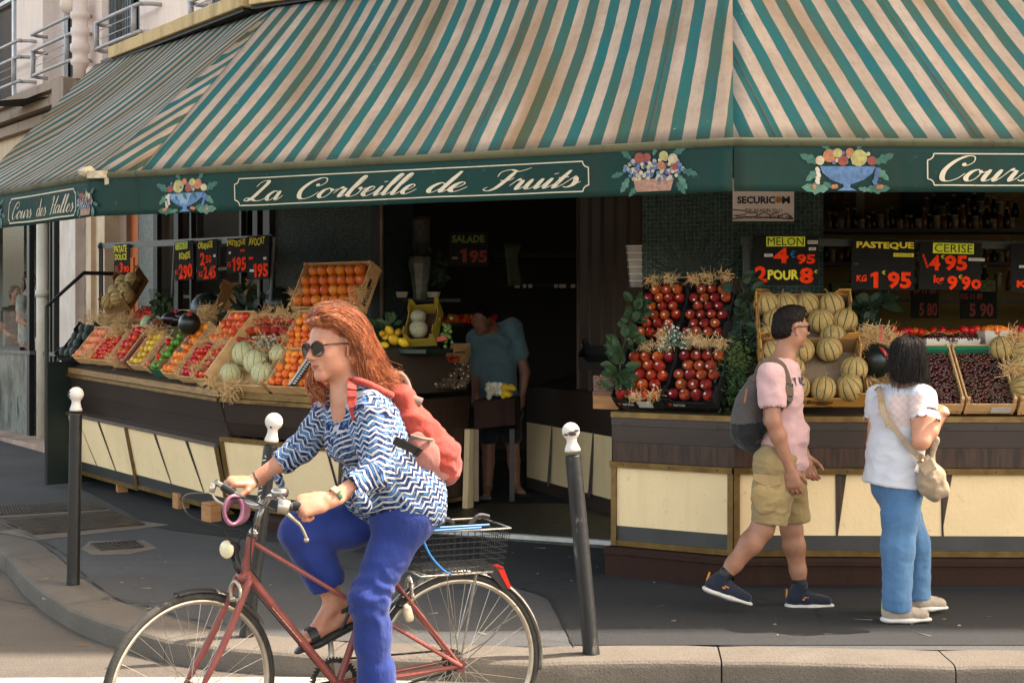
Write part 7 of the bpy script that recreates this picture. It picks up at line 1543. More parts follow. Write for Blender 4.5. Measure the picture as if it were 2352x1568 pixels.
# ================================================================ people
def skin(name, a, b): 
    t = NT(name); co = t.coord(); c = t.mix(t.step(t.noise(9, 4, co), .35, .7), s2l(a), s2l(b)); c = t.mix(t.math('MULTIPLY', t.step(t.noise(60, 3, co), .5, .75), .25), c, tuple(x*.75 for x in s2l(b)))
    t.b.inputs['Subsurface Weight'].default_value = .12; t.b.inputs['Subsurface Radius'].default_value = (.01, .004, .002); t.b.inputs['Subsurface Scale'].default_value = 1
    t.bump(t.noise(110, 3, co), .12, .004); return t.done(c, .5, spec=.35)
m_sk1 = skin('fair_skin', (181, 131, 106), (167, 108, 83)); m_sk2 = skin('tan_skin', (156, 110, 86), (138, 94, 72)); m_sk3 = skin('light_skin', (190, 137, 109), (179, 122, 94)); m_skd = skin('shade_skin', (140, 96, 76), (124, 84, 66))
m_lip = M('lips', (150, 86, 72), .5, (136, 76, 64), 30); m_lens = M('dark_lens', (26, 18, 16), .06, spec=.8); m_tort = M('tortoise_frame', (48, 28, 18), .3, (110, 62, 24), 60, lo=.5, hi=.6)
def cloth(name, rgb, rgb2=None, weave=420, fold=.35, rough=.85, sc=5):
    t = NT(name); co = t.coord(); a = s2l(rgb); b_ = s2l(rgb2) if rgb2 else tuple(x*.85 for x in a)
    c = t.mix(t.step(t.noise(sc, 4, co), .35, .7), a, b_)
    h = t.math('ADD', t.math('MULTIPLY', t.noise(weave, 2, co), .05), t.noise(16, 3, t.mapping(co, (1, 1, .6))))
    t.bump(h, fold, .02); t.b.inputs['Sheen Weight'].default_value = .15; return t.done(c, rough, spec=.2)
def head_frame(c, fwd, up, h):
    f = V(fwd).normalized(); u = V(up); u = (u-f*u.dot(f)).normalized(); l = u.cross(f).normalized()      # l = the person's left
    def T(x, y, z): return V(c)+(l*x+f*y+u*z)*h
    Rm = Matrix((l, f, u)).transposed(); return T, Rm
def head(S, c, fwd, up, h, neck=None, nr=.055):
    T, Rm = head_frame(c, fwd, up, h); Rn = np.array(Rm)
    def E(p, r, k=.012, op='u'): S.ell(T(*p), [x*h for x in r], Rn, k, op)
    E((0, -.06, .13), (.315, .40, .37)); E((0, .10, -.13), (.245, .285, .34), .03); E((0, .285, -.415), (.105, .085, .08), .025)
    E((.165, .21, -.10), (.1, .13, .1), .02); E((-.165, .21, -.10), (.1, .13, .1), .02); E((.15, .05, -.28), (.1, .16, .12), .03); E((-.15, .05, -.28), (.1, .16, .12), .03)
    S.cap(T(-.15, .335, .075), T(.15, .335, .075), .05*h, .05*h, .015); S.cap(T(0, .345, .05), T(0, .455, -.115), .030*h, .044*h, .012); S.cap(T(0, .445, -.125), T(0, .36, -.15), .036*h, .045*h, .01)
    for s in (1, -1):
        E((s*.05, .405, -.14), (.038, .045, .032), .006); E((s*.135, .39, .0), (.085, .06, .055), .014, 's'); E((s*.135, .318, -.002), (.066, .06, .05), .006)
        S.cap(T(s*.33, -.07, .06), T(s*.315, -.02, -.14), .055*h, .035*h, .006, ((Rm.col[0]), .35)); E((s*.372, -.04, -.01), (.02, .04, .055), .006, 's')
    S.cap(T(-.095, .335, -.25), T(.095, .335, -.25), .026*h, .026*h, .006); S.cap(T(0, .36, -.238), T(0, .36, -.238), .034*h, .034*h, .01)
    S.cap(T(-.075, .335, -.292), T(.075, .335, -.292), .032*h, .032*h, .006); S.cap(T(-.1, .375, -.268), T(.1, .375, -.268), .011*h, .011*h, .005, op='s')
    if neck is not None: S.cap(T(0, -.07, -.22), neck, nr, nr*1.12, .03)
    return T, Rm
def hand(S, wrist, x, y_palm, left, curl=(30, 40, 25), sc=1., thumb=(35, 20), spread=.0, wr=.024):
    """wrist point, x towards the fingers, palm normal; five separate fingers with three bones each"""
    x = V(x).normalized(); y = V(y_palm); y = (y-x*y.dot(x)).normalized(); z = (y.cross(x) if left else x.cross(y)).normalized(); W = V(wrist)
    def T(a, b_, c): return W+(x*a+y*b_+z*c)*sc
    S.cap(T(-.03, 0, 0), T(.03, 0, 0), wr, .03*sc, .012, (y, .62)); S.cap(T(.03, 0, .018), T(.078, -.002, .026), .024*sc, .02*sc, .01, (y, .65)); S.cap(T(.03, 0, -.012), T(.074, -.002, -.022), .025*sc, .019*sc, .01, (y, .65)); S.cap(T(.045, 0, 0), T(.078, -.003, .002), .028*sc, .022*sc, .01, (y, .6))
    for i, (zo, L, r) in enumerate(((.032, .070, .0092), (.011, .079, .0095), (-.011, .073, .0092), (-.031, .057, .0082))):
        p = T(.078, -.002, zo); a = 0.; q = [p]; d = x
        for j, (f_, cu) in enumerate(((.46, curl[0]+i*3), (.31, curl[1]), (.23, curl[2]))):
            a += R(cu); d = x*math.cos(a)+y*math.sin(a)+z*(spread*(1.5-i)*.12); d.normalize(); p = p+d*L*f_*sc; q.append(p)
        S.cap(q[0], q[1], r*1.05*sc, r*sc, .004); S.cap(q[1], q[2], r*1.02*sc, r*.92*sc, .003); S.cap(q[2], q[3], r*.92*sc, r*.75*sc, .003)
    p = T(.012, .006, .026); a1 = R(thumb[0]); d = (x*math.cos(a1)+z*math.sin(a1)+y*.35).normalized(); p1 = p+d*.036*sc; d2 = (x*math.cos(R(thumb[1]))+z*math.sin(R(thumb[1]))+y*.55).normalized(); p2 = p1+d2*.032*sc; d3 = (x*.9+y*.6+z*.05).normalized(); p3 = p2+d3*.024*sc
    S.cap(p, p1, .0145*sc, .0115*sc, .008); S.cap(p1, p2, .0112*sc, .0102*sc, .004); S.cap(p2, p3, .0102*sc, .0078*sc, .004)
    return T
def foot_bones(S, ankle, heel, ball, toe, r=.03):
    S.cap(ankle, V(heel)+V((0, 0, .012)), r*1.05, r, .02); S.cap(ankle, ball, r*1.05, r*.95, .02); S.cap(heel, ball, r*.85, r*.85, .02); S.cap(ball, toe, r*.95, r*.62, .015)
def folds(amp, scale, amp2=0., s2=0., seed=0., an=(1, 1, 1)):
    def f(vs, nr):
        d = amp*fbm(vs*np.array(an), scale, 2, seed)
        if amp2: d = d+amp2*(1-np.abs(fbm(vs*np.array((1, 1, 1.5)), s2, 2, seed+5))*2.2)
        return d
    return f
def body_obj(S, par, mat, h=.006, name='body', disp=None, mi=None, uvf=None, smooth=True):
    vs, fs = S.mesh(h, disp); m_i = mi(vs, fs) if mi else None; uv = uvf(vs) if uvf else None
    return mesh_obj(name, vs, fs, mat, par, smooth, m_i, None, uv)
def lips_by(T, h, inv):                                   # faces near the mouth take the lip material
    c = np.array(T(0, .36, -.268))
    def f(vs, fs):
        ctr = vs[fs].mean(1); d = np.abs(ctr-c); q = (ctr-c)@np.array(inv)
        m = ((q[:, 0]/(.088*h))**2+((q[:, 2])/(.034*h))**2 < 1) & (q[:, 1] > -.055*h); return m.astype(np.int32)
    return f
def strand_hair(name, roots, mat, par, n, seed=1, r=.0022, seg=7):
    """locks of hair: roots = list of guide curves (lists of points); locks are scattered between neighbouring guides"""
    b = MB(); rg = random.Random(seed)
    for _ in range(n):
        i = rg.randrange(len(roots)-1); f = rg.random(); A_, B2 = roots[i], roots[i+1]; pts = [a.lerp(c, f) for a, c in zip(A_, B2)]; j = V((rg.gauss(0, 1), rg.gauss(0, 1), rg.gauss(0, 1)))*.006
        k = rg.uniform(.82, 1.08); ph = rg.uniform(0, 6)
        pts = [p+j*(1+1.4*t/(len(pts)-1))+V((math.sin(ph+t*1.7), math.cos(ph*2+t*1.3), math.sin(ph*3+t*1.9)))*.0035*t for t, p in enumerate(pts)]
        pts = [pts[0]+(p-pts[0])*k for p in pts]
        sp = spline(pts, 3); m = len(sp); b.tube(sp, [max(.0004, r*rg.uniform(.7, 1.3)*(1-(t/(m-1))**3)) for t in range(m)], 4, False)
    return b.build(name, mat, par, smooth=True)
def hair_mat(name, c1, c2, c3, rough=.35, spec=.4):
    t = NT(name); co = t.coord(); c = t.mix(t.step(t.noise(26, 4, co), .4, .65), s2l(c1), s2l(c2)); c = t.mix(t.step(t.noise(70, 3, co), .55, .75), c, s2l(c3)); t.b.inputs['Anisotropic'].default_value = .5; t.bump(t.noise(150, 2, co), .3, .004); return t.done(c, rough, spec=spec)
def shades(par, T, Rm, h, mat_f, rnd, lens_w=.105, z=.0, y=.40):
    b = MB(); bl_ = MB()
    for s in (1, -1):
        pts = []
        for k in range(16):
            a = 2*math.pi*k/16; rx, rz = lens_w, lens_w*(.92 if rnd else .8); pts.append(T(s*(.145+rx*math.cos(a)*1.), y-.05*abs((.145+rx*math.cos(a))/.25)**2, z+rz*math.sin(a)*(1 if math.sin(a) < 0 or rnd else .75)))
        b.tube(pts, .011*h*1.1, 6, closed=True); bl_.face([bl_.pt(p) for p in pts])
        b.tube([T(s*(.145+lens_w), y-.05, z+.04), T(s*.325, y-.14, z+.045), T(s*.345, -.02, z+.03), T(s*.34, -.09, z-.02)], .012*h, 6)
    b.tube([T(-.05, y+.0, z+.035), T(0, y+.035, z+.05), T(.05, y, z+.035)], .011*h, 6)
    o = b.build('sunglasses', mat_f, par, smooth=True); q = bl_.build('lens', m_lens, o); q.modifiers.new('t', 'SOLIDIFY').thickness = .002; return o
# ---------------------------------------------------------------- the cyclist
cy = thing('person', 'woman with windblown red hair riding the red bicycle in a zigzag blouse', 'person', K(925, 1195))
hh = .252; f_h = (-V((1, 0, 0))*.70+V((0, -1, 0))*.70+V((0, 0, -.06))).normalized(); u_h = V((-.16, -.02, 1))
hc = K(764, 797, .01); Th, Rh = head_frame(hc, f_h, u_h, hh)
neck = K(812, 915, 0); chest = K(842, 985, .0); waist = K(892, 1075, 0); pelv = K(932, 1160, 0)
SHL, SHR = K(852, 945, .15), K(760, 945, -.155); ELL, ELR = K(866, 1086, .235), K(690, 1033, -.25); WRL, WRR = K(756, 1150, .29), K(580, 1106, -.265)
S = Sdf(); head(S, hc, f_h, u_h, hh, neck, .056)
S.cap(neck, chest, .085, .115, .04, (bl, 1.25)); S.cap(chest, waist, .115, .1, .04, (bl, 1.2)); S.cap(waist, pelv, .1, .12, .04, (bl, 1.15)); S.cap(SHL, SHR, .05, .05, .04); S.cap(neck, SHL, .045, .05, .03); S.cap(neck, SHR, .045, .05, .03)
S.chain([SHL, ELL, ELL.lerp(WRL, .35), WRL], [.046, .036, .038, .0255]); S.chain([SHR, ELR, ELR.lerp(WRR, .35), WRR], [.046, .036, .038, .0255])
gripL, gripR = gn0.lerp(gn1, .75), gf0.lerp(gf1, .5)
xl = (K(696, 1163, .275)-WRL); hand(S, WRL, xl, V((.25, .75, -.6)), True, (62, 82, 55), 1.16, (40, 20)); hand(S, WRR, K(528, 1106, -.25)-WRR, V((.0, .35, -1)), False, (40, 75, 55), 1.02, (45, 15))
HPL, HPR = K(928, 1188, .09), K(925, 1188, -.09); KNL, KNR = K(848, 1372, .115), K(690, 1224, -.105); ANL, ANR = K(868, 1600, .105), K(768, 1378, -.1)
S.chain([HPL, KNL, KNL.lerp(ANL, .35), ANL], [.085, .055, .052, .035]); S.chain([HPR, KNR, KNR.lerp(ANR, .3), ANR], [.085, .055, .05, .036])
hlR, blR, toR = K(804, 1412, -.1), K(722, 1455, -.1), K(696, 1470, -.1); foot_bones(S, ANR, hlR, blR, toR, .031)
for k in range(5): q = blR+bl*(.03-.016*k); S.cap(q, q+(toR-blR)*(1.5-.14*k), .011, .008, .006)
hlL, blL, toL = ANL+V((.06, .02, -.075)), ANL+V((-.11, -.045, -.1)), ANL+V((-.17, -.07, -.11)); foot_bones(S, ANL, hlL, blL, toL, .031)
body_obj(S, cy, [m_sk1, m_lip], .0052, mi=lips_by(Th, hh, Rh))
# blouse with its zigzag print
t = NT('zigzag_blouse'); uv = t.node('UVMap', uv_map='puv').outputs[0]; xy = t.sep(uv); co = t.coord()
tri = t.math('ABSOLUTE', t.math('SUBTRACT', t.math('FRACT', t.math('DIVIDE', t.math('ADD', xy[0], t.math('MULTIPLY_ADD', t.noise(9, 2, co), .03, -.015)), .048)), .5))
vv = t.math('ADD', t.math('DIVIDE', t.math('ADD', xy[1], t.math('MULTIPLY_ADD', t.noise(26, 3, co), .012, -.006)), .0225), t.math('MULTIPLY', tri, 1.5))
bd = t.math('FRACT', vv); rowr = t.node('TexWhiteNoise', noise_dimensions='1D'); t.l.new(t.math('FLOOR', vv), rowr.inputs['W'])
wht = s2l((163, 165, 169)); nav = s2l((20, 31, 70)); lb = s2l((72, 119, 169))
ink = t.mix(t.step(t.noise(30, 3, co), .46, .58), nav, lb)
dark = t.math('MULTIPLY', t.step(bd, .30, .36), t.step(bd, .99, .94)); inner = t.math('MULTIPLY', t.step(bd, .44, .50), t.step(bd, .84, .78))
c = t.mix(dark, wht, t.mix(inner, nav, ink)); c = t.mix(t.math('MULTIPLY', t.step(t.noise(55, 3, co), .60, .72), .8), c, wht)
t.bump(t.math('ADD', t.noise(13, 3, co), t.math('MULTIPLY', t.noise(400, 2), .04)), .4, .02); m_blouse = t.done(c, .8, spec=.2)
S = Sdf()
S.cap(neck+(chest-neck)*.25, chest, .11, .13, .05, (bl, 1.24)); S.cap(chest, waist, .132, .122, .05, (bl, 1.2)); S.cap(waist, pelv+V((0, 0, -.015)), .122, .15, .06, (bl, 1.18)); S.cap(neck, SHL, .055, .066, .03); S.cap(neck, SHR, .055, .066, .03)
S.ell(K(808, 1010, .065), (.06, .07, .075), k=.06); S.ell(K(786, 1010, -.065), (.06, .07, .075), k=.06)
S.ell(K(858, 1128, 0), (.085, .15, .085), k=.05); S.ell(K(975, 1110, .0), (.06, .14, .07), k=.05)
S.cap(K(890, 1105, .05), K(935, 1140, .065), .125, .142, .05); S.cap(K(860, 1120, -.03), K(930, 1150, -.06), .12, .14, .05)
nt = len(S.p)
cuL, cuR = ELL.lerp(WRL, .58), ELR.lerp(WRR, .52)
S.chain([SHL, SHL.lerp(ELL, .5), ELL, cuL], [.066, .06, .058, .05], .03); S.chain([SHR, SHR.lerp(ELR, .5), ELR, cuR], [.064, .057, .054, .047], .03)
S.cap(cuL, WRL, .0485, .05, .004, op='s'); S.cap(cuR, WRR, .047, .05, .004, op='s')
S.cap(cuR+V((.0, 0, -.03)), cuR+V((.025, 0, -.075)), .022, .01, .01); S.cap(cuL+V((.03, -.01, -.03)), cuL+V((.06, -.01, -.06)), .028, .02, .02)
S.ell(K(905, 1296, .02), (.7, .7, .165), k=.006, op='s')
vN0, vN1 = K(768, 900, .06), K(772, 1003, .02)              # open neckline
S.cap(K(772, 880, .04), K(768, 945, .06), .075, .05, .006, op='s'); S.cap(K(768, 945, .06), K(768, 1005, .06), .05, .018, .006, op='s'); S.cap(K(745, 925, -.0), K(757, 995, .0), .055, .02, .006, op='s'); S.cap(K(790, 875, 0), K(830, 895, -.0), .062, .062, .008, op='s')
S.cap(K(836, 900, .1), K(775, 1000, .035), .019, .012, .008); S.cap(K(838, 880, .075), K(834, 905, .11), .016, .018, .008); S.cap(K(752, 905, -.1), K(768, 1000, -.02), .016, .012, .008)
tax = (pelv-neck).normalized()
def blouse_uv(vs):
    idx = S.nearest(vs); uv = np.zeros((len(vs), 2)); e = np.array((bf-tax*bf.dot(tax)).normalized()); tx = np.array(tax); lat = np.array(bl); o = np.array(neck)
    uv[:, 0] = (vs-o)@e+.8*((vs-o)@lat); uv[:, 1] = (vs-o)@tx
    for a, m, i0 in ((SHL, ELL, nt), (SHR, ELR, nt+3)):
        seln = (idx >= i0) & (idx < i0+3)
        for q, (p0_, p1_) in enumerate(((a, a.lerp(m, .5)), (a.lerp(m, .5), m), (m, cuL if i0 == nt else cuR))):
            se = idx == i0+q
            if not se.any(): continue
            d = (p1_-p0_).normalized(); sd = V((1, 0, .2)); sd = (sd-d*sd.dot(d)).normalized(); oth = d.cross(sd)
            base = 0 if q < 2 else (m-a).length
            uv[se, 0] = (vs[se]-np.array(a if q < 2 else m))@np.array(sd)+.5*((vs[se]-np.array(a if q < 2 else m))@np.array(oth)); uv[se, 1] = base+(vs[se]-np.array(a if q < 2 else m))@np.array(d)
    return uv
body_obj(S, cy, m_blouse, .006, 'blouse', folds(.006, 14, .005, 9, 1.3), uvf=blouse_uv)
m_blue = cloth('blue_trousers', (34, 50, 114), (28, 42, 98), 420, .5, .85, 4)
S = Sdf(); S.cap(HPL, HPR, .115, .115, .03); S.ell(K(960, 1168, .0), (.1, .19, .095), k=.05); S.ell(K(905, 1180, 0), (.1, .16, .075), k=.05)
lcl = KNL.lerp(ANL, .80)
S.chain([HPL+V((0, 0, -.01)), HPL.lerp(KNL, .5), KNL, KNL.lerp(lcl, .5), lcl], [.1, .081, .076, .067, .062], .03); S.cap(lcl-V((0, 0, -.03)), lcl-V((0, 0, .03)), .072, .073, .008); S.cap(lcl-V((0, 0, .045)), lcl-V((0, 0, .15)), .06, .058, .004, op='s')
rcl = K(742, 1316, -.1); S.chain([HPR, HPR.lerp(KNR, .55), KNR, KNR.lerp(rcl, .5), rcl], [.098, .088, .08, .072, .068], .03); dd = (ANR-rcl).normalized(); S.cap(rcl-dd*.03, rcl+dd*.02, .077, .078, .008); S.cap(rcl+dd*.036, rcl+dd*.15, .066, .064, .004, op='s')
def trouser_fold(vs, nr):
    d = .005*fbm(vs, 11, 2, 3.1)
    for p, ax, L in ((KNL, (KNL-HPL).normalized(), .16), (KNR, (KNR-HPR).normalized(), .12)):
        q = vs-np.array(p); al = q@np.array(ax); r = np.linalg.norm(q, axis=1); w = np.exp(-(r/L)**2)
        d = d+.0045*w*np.sin(al*85+5*fbm(vs, 7, 2, 7.))+.003*w*fbm(vs, 30, 2, 3.)
    return d
body_obj(S, cy, m_blue, .006, 'trousers', trouser_fold)
m_black_l = M('black_leather', (28, 26, 26), .45, (40, 36, 34), 20); m_sole = M('tan_sole', (148, 100, 66), .6)
for nm, hl, ba, to, an in (('sandal', hlR, blR, toR, ANR), ('sandal', hlL, blL, toL, ANL)):
    th_ = MB(); d = (to-hl); n_ = d.normalized().cross(bl).normalized(); n_ = n_ if n_.z < 0 else -n_
    S2 = Sdf(); S2.cap(hl+n_*.038, ba+n_*.036, .034, .038, .01, (n_, .55)); S2.cap(ba+n_*.036, to+n_*.028+d.normalized()*.02, .038, .03, .01, (n_, .4)); o = body_obj(S2, cy, m_black_l, .005, nm)
    b = MB(); 
    for c0, rr_, ax in ((ba.lerp(to, .15), .0395, d.normalized()), (hl.lerp(ba, .12)+V((0, 0, .042)), .04, (V((0, 0, 1))+d.normalized()*.45).normalized())):
        x_ = bl; y_ = ax.cross(x_).normalized(); rows = []
        for w_ in (-.014, .014): rows.append([c0+ax*w_*(1.3 if rr_ < .0398 else .6)+(x_*math.cos(a)*rr_*1.05+y_*math.sin(a)*rr_*.95) for a in [2*math.pi*j/18 for j in range(18)]])
        i0 = [b.pt(p) for p in rows[0]]; i1 = [b.pt(p) for p in rows[1]]
        for j in range(18): b.face((i0[j], i0[(j+1) % 18], i1[(j+1) % 18], i1[j]))
    b.tube([hl+V((0, 0, .05))+bl*.036, hl.lerp(ba, .35)+bl*.034+n_*.02], .007, 6); s_ = b.build('strap', m_black_l, o); s_.modifiers.new('t', 'SOLIDIFY').thickness = .004
m_red_hair = hair_mat('red_hair', (164, 92, 52), (112, 58, 32), (210, 148, 106), .6)
S = Sdf()
def HE(p, r, k=.02, op='u'): S.ell(Th(*p), [x*hh for x in r], np.array(Rh), k, op)
HE((0, -.1, .17), (.34, .41, .335)); HE((0, -.25, .0), (.34, .32, .42)); HE((.02, -.34, -.28), (.30, .26, .3), .04); HE((-.2, -.1, -.38), (.16, .2, .26), .03); HE((.02, .2, .39), (.24, .2, .1), .04)
HE((0, .33, .02), (.34, .3, .335), .02, 's'); HE((.42, .11, -.10), (.22, .27, .32), .015, 's'); HE((-.3, .12, -.12), (.1, .2, .3), .02, 's')
body_obj(S, cy, m_red_hair, .006, 'hair', folds(.006, 28, .003, 40, 2.))
gd = []
def flow(u0, v0, o0, u1, v1, o1, u2, v2, o2, u3, v3, o3, u4, v4, o4): gd.append([K(u0, v0, o0), K(u1, v1, o1), K(u2, v2, o2), K(u3, v3, o3), K(u4, v4, o4)])
flow(735, 742, .02, 728, 722, .03, 752, 712, .07, 800, 735, .09, 830, 792, .085)
flow(738, 748, .05, 742, 728, .08, 775, 728, .1, 818, 762, .095, 842, 836, .085)
flow(745, 752, .06, 762, 738, .1, 790, 752, .11, 832, 802, .09, 850, 868, .085)
flow(752, 730, .05, 775, 722, .09, 808, 750, .1, 838, 815, .09, 868, 880, .07)
flow(770, 714, .04, 800, 716, .07, 832, 752, .08, 862, 822, .07, 896, 884, .05)
flow(780, 709, .0, 815, 716, .03, 848, 762, .04, 878, 835, .04, 908, 890, .02)
flow(822, 760, .09, 842, 800, .095, 854, 845, .09, 868, 880, .08, 892, 892, .06)
flow(832, 798, .09, 838, 838, .095, 846, 868, .09, 852, 892, .085, 874, 900, .07)
strand_hair('hair_locks', gd, m_red_hair, cy, 1100, 3, .0013)
gd = []; flow(722, 745, -.02, 712, 728, -.02, 728, 714, -.01, 760, 708, 0, 800, 716, 0); flow(728, 748, .0, 722, 726, .01, 748, 712, .03, 782, 718, .05, 815, 750, .05); flow(716, 748, -.05, 712, 736, -.06, 720, 718, -.06, 745, 706, -.05, 780, 706, -.04)
strand_hair('hair_locks', gd, hair_mat('grey_red_hair', (150, 98, 70), (122, 72, 48), (186, 164, 148), .55), cy, 300, 5, .0013)
gd = []; flow(838, 860, .05, 850, 880, .05, 868, 885, .04, 885, 880, .03, 898, 878, .02); flow(845, 840, .05, 868, 862, .05, 890, 868, .04, 905, 860, .03, 918, 862, .02); flow(822, 845, .09, 828, 880, .09, 842, 900, .085, 864, 900, .08, 885, 905, .06); strand_hair('hair_locks', gd, m_red_hair, cy, 260, 8, .0013); gd = []; flow(715, 850, -.09, 706, 875, -.09, 712, 895, -.08, 725, 905, -.06, 735, 915, -.05); flow(722, 850, -.08, 722, 880, -.08, 735, 902, -.07, 748, 912, -.06, 752, 925, -.05)
strand_hair('hair_locks', gd, m_red_hair, cy, 170, 8, .0024)
gd = []; flow(770, 716, .03, 800, 722, .06, 836, 760, .08, 872, 826, .08, 918, 866, .07); flow(800, 730, .06, 832, 775, .08, 862, 830, .08, 896, 872, .07, 926, 884, .06); flow(838, 800, .08, 852, 846, .09, 872, 882, .09, 898, 892, .08, 922, 900, .07); strand_hair('flyaway_hair', gd, m_red_hair, cy, 130, 21, .0007)
shades(cy, Th, Rh, hh, m_tort, True, .118, -.005, .42)
b = MB(); d = (WRL-ELL).normalized(); c0 = ELL.lerp(WRL, .86); b.lathe(c0-d*.009, [(.0325, 0), (.0345, .002), (.0345, .016), (.0325, .018)], 20, d, cap=False); o = b.build('watch', M('watch_strap', (34, 78, 62), .5), cy, smooth=True)
b = MB(); nn = (V((-.25, -.8, .55))-d*V((-.25, -.8, .55)).dot(d)).normalized(); b.box(c0+nn*.035, (.022, .032, .008), frame((0, 0, 0), d, nn).to_3x3()); b.build('watch_case', M('gold_case', (206, 176, 120), .3, metal=.6), o); b = MB(); b.box(c0+nn*.0395, (.015, .022, .002), frame((0, 0, 0), d, nn).to_3x3()); b.build('dial', m_stick, o)
b = MB(); d = (WRR-ELR).normalized(); c0 = ELR.lerp(WRR, .93); b.lathe(c0, [(.029, -.003), (.031, 0), (.029, .003)], 18, (d+V((0, 0, .25))).normalized()); b.build('bracelet', m_black, cy)
# her rucksack
m_coral = cloth('coral_canvas', (150, 59, 46), (137, 46, 40), 300, .5, .75, 6); m_pinkc = cloth('pink_canvas', (138, 92, 84), (128, 80, 74), 300, .4, .8, 6); m_taupe = cloth('taupe_webbing', (120, 104, 92), None, 300, .2)
rk = thing('rucksack', 'coral red rucksack with a pink side pocket on the back of the cyclist', 'rucksack', K(990, 1050))
S = Sdf(); a_, b_, c_, d_ = K(918, 915, .01), K(962, 985, .01), K(1002, 1048, .01), K(1016, 1082, .01)
S.chain([a_, b_, c_, d_], [.035, .062, .075, .055], .04, (bl, 1.7)); S.cap(K(925, 960, .02), K(985, 1075, .02), .055, .06, .05, (bl, 1.5)); S.chain([K(985, 985, .0), K(1022, 1040, .0), K(1036, 1078, .0)], [.03, .05, .03], .02, (bl, 1.9)); S.ell(K(915, 908, .02), (.06, .09, .04), k=.04)
body_obj(S, rk, m_coral, .007, 'main_pouch', folds(.004, 9, .007, 9, 4., (1.6, 1.6, .6)))
S = Sdf(); S.chain([K(962, 1016, .125), K(980, 1055, .135), K(1002, 1090, .125)], [.042, .05, .03], .012, (bl, .5)); S.cap(K(985, 1018, .125), K(1018, 1085, .115), .032, .028, .012, (bl, .5))
o = body_obj(S, rk, m_pinkc, .006, 'side_pocket', folds(.003, 16, .003, 10, 6.)); b = MB(); b.tube(spline([K(945, 1000, .13), K(965, 1006, .165), K(992, 1010, .15)], 5), .008, 6); b.build('pocket_hem', m_taupe, o)
b = MB(); path = spline([K(905, 870, .02), K(918, 858, .02), K(932, 872, .03), K(941, 895, .04), K(944, 915, .06)], 5); b.tube(path, .011, 8); b.box(K(948, 916, .07), (.075, .03, .03), Matrix.Rotation(.35, 3, 'Y')); b.build('handle', m_taupe, rk, smooth=True)
b = MB()
def webbing(pts, w, th_=.004, nref=None):
    path = spline(pts, 6); L_, R_ = [], []
    for i, p in enumerate(path):
        d = (path[min(i+1, len(path)-1)]-path[max(i-1, 0)]).normalized(); s = d.cross(nref if nref is not None else V((0, -1, .2))).normalized(); L_.append(p+s*w/2); R_.append(p-s*w/2)
    for i in range(len(path)-1): b.quad(L_[i], L_[i+1], R_[i+1], R_[i])
webbing([K(811, 868, .09), K(808, 892, .14), K(808, 912, .158), K(812, 935, .172), K(820, 962, .175)], .034, nref=V((.25, -1, .25)))
o = b.build('shoulder_strap', m_coral, rk); o.modifiers.new('t', 'SOLIDIFY').thickness = .007
b = MB(); b.tube(spline([K(812, 872, .1), K(840, 880, .13), K(868, 893, .13), K(900, 908, .1)], 5), .014, 8); b.build('shoulder_strap', m_coral, rk, smooth=True)
b = MB(); webbing([K(750, 880, -.1), K(740, 892, -.12), K(733, 915, -.155), K(736, 935, -.15), K(742, 945, -.14)], .06)
o = b.build('shoulder_strap', m_coral, rk); o.modifiers.new('t', 'SOLIDIFY').thickness = .007
b = MB(); webbing([K(905, 1010, .225), K(930, 1022, .22), K(968, 1042, .15)], .032, nref=V((0, -1, 0))); o = b.build('lower_strap', m_black, rk); o.modifiers.new('t', 'SOLIDIFY').thickness = .004
b = MB(); b.tube(spline([K(1041, 1018, .09), K(1036, 1040, .1), K(1034, 1070, .1)], 4), .004, 5); b.build('zip', m_chr, rk)
b = MB(); b.tube(spline([K(886, 848, -.05), K(872, 826, -.05), K(862, 815, -.05)], 4), .007, 6); tag(b.build('umbrella_strap', M('green_strap', (24, 66, 44), .4)), 'dark green strap end sticking up behind the cyclist', 'strap')
# ---------------------------------------------------------------- the man in the pink T-shirt
MY = 8.02
def Q(u, v, d=0.): return P(u, v, MY+d)
mn = thing('person', 'dark haired man in a pink T-shirt and khaki cargo shorts walking right past the melons', 'person', Q(1770, 1392))
X_, Y_ = V((1, 0, 0)), V((0, 1, 0))
mh = .232; mf = V((.93, .30, -.02)); Tm, Rm_ = head_frame(Q(1818, 752), mf, V((.05, 0, 1)), mh)
nk = Q(1798, 838); ch = Q(1788, 905); wa = Q(1794, 1000); pe = Q(1788, 1058)
sR, sL = Q(1770, 862, -.175), Q(1796, 862, .17); eR, eL = Q(1776, 968, -.215), Q(1812, 962, .2); wR, wL = Q(1814, 1078, -.2), Q(1850, 1050, .2)
S = Sdf(); head(S, Q(1818, 752), mf, V((.05, 0, 1)), mh, nk, .056)
S.chain([nk, ch, wa, pe], [.07, .1, .09, .1], .04, (Y_, 1.3)); S.cap(sR, sL, .05, .05, .03); S.chain([sR, eR, eR.lerp(wR, .3), wR], [.052, .043, .043, .028]); S.chain([sL, eL, eL.lerp(wL, .3), wL], [.052, .043, .043, .028])
hand(S, wR, V((.18, -.1, -1)), V((.35, .9, .1)), False, (18, 28, 20), 1.08, (38, 22), 0, .027); hand(S, wL, V((.25, -.1, -1)), V((.3, -.9, .1)), True, (20, 30, 20), 1.05, (38, 22), 0, .027)
hR, hL = Q(1782, 1062, -.09), Q(1796, 1062, .09); kR, kL = Q(1752, 1212, -.1), Q(1818, 1214, .08); aR, aL = Q(1664, 1322, -.1), Q(1838, 1342, .08)
S.chain([hR, kR, kR.lerp(aR, .3), kR.lerp(aR, .75), aR], [.09, .062, .062, .044, .036], .03); S.chain([hL, kL, kL.lerp(aL, .3), kL.lerp(aL, .75), aL], [.09, .06, .06, .044, .036], .03)
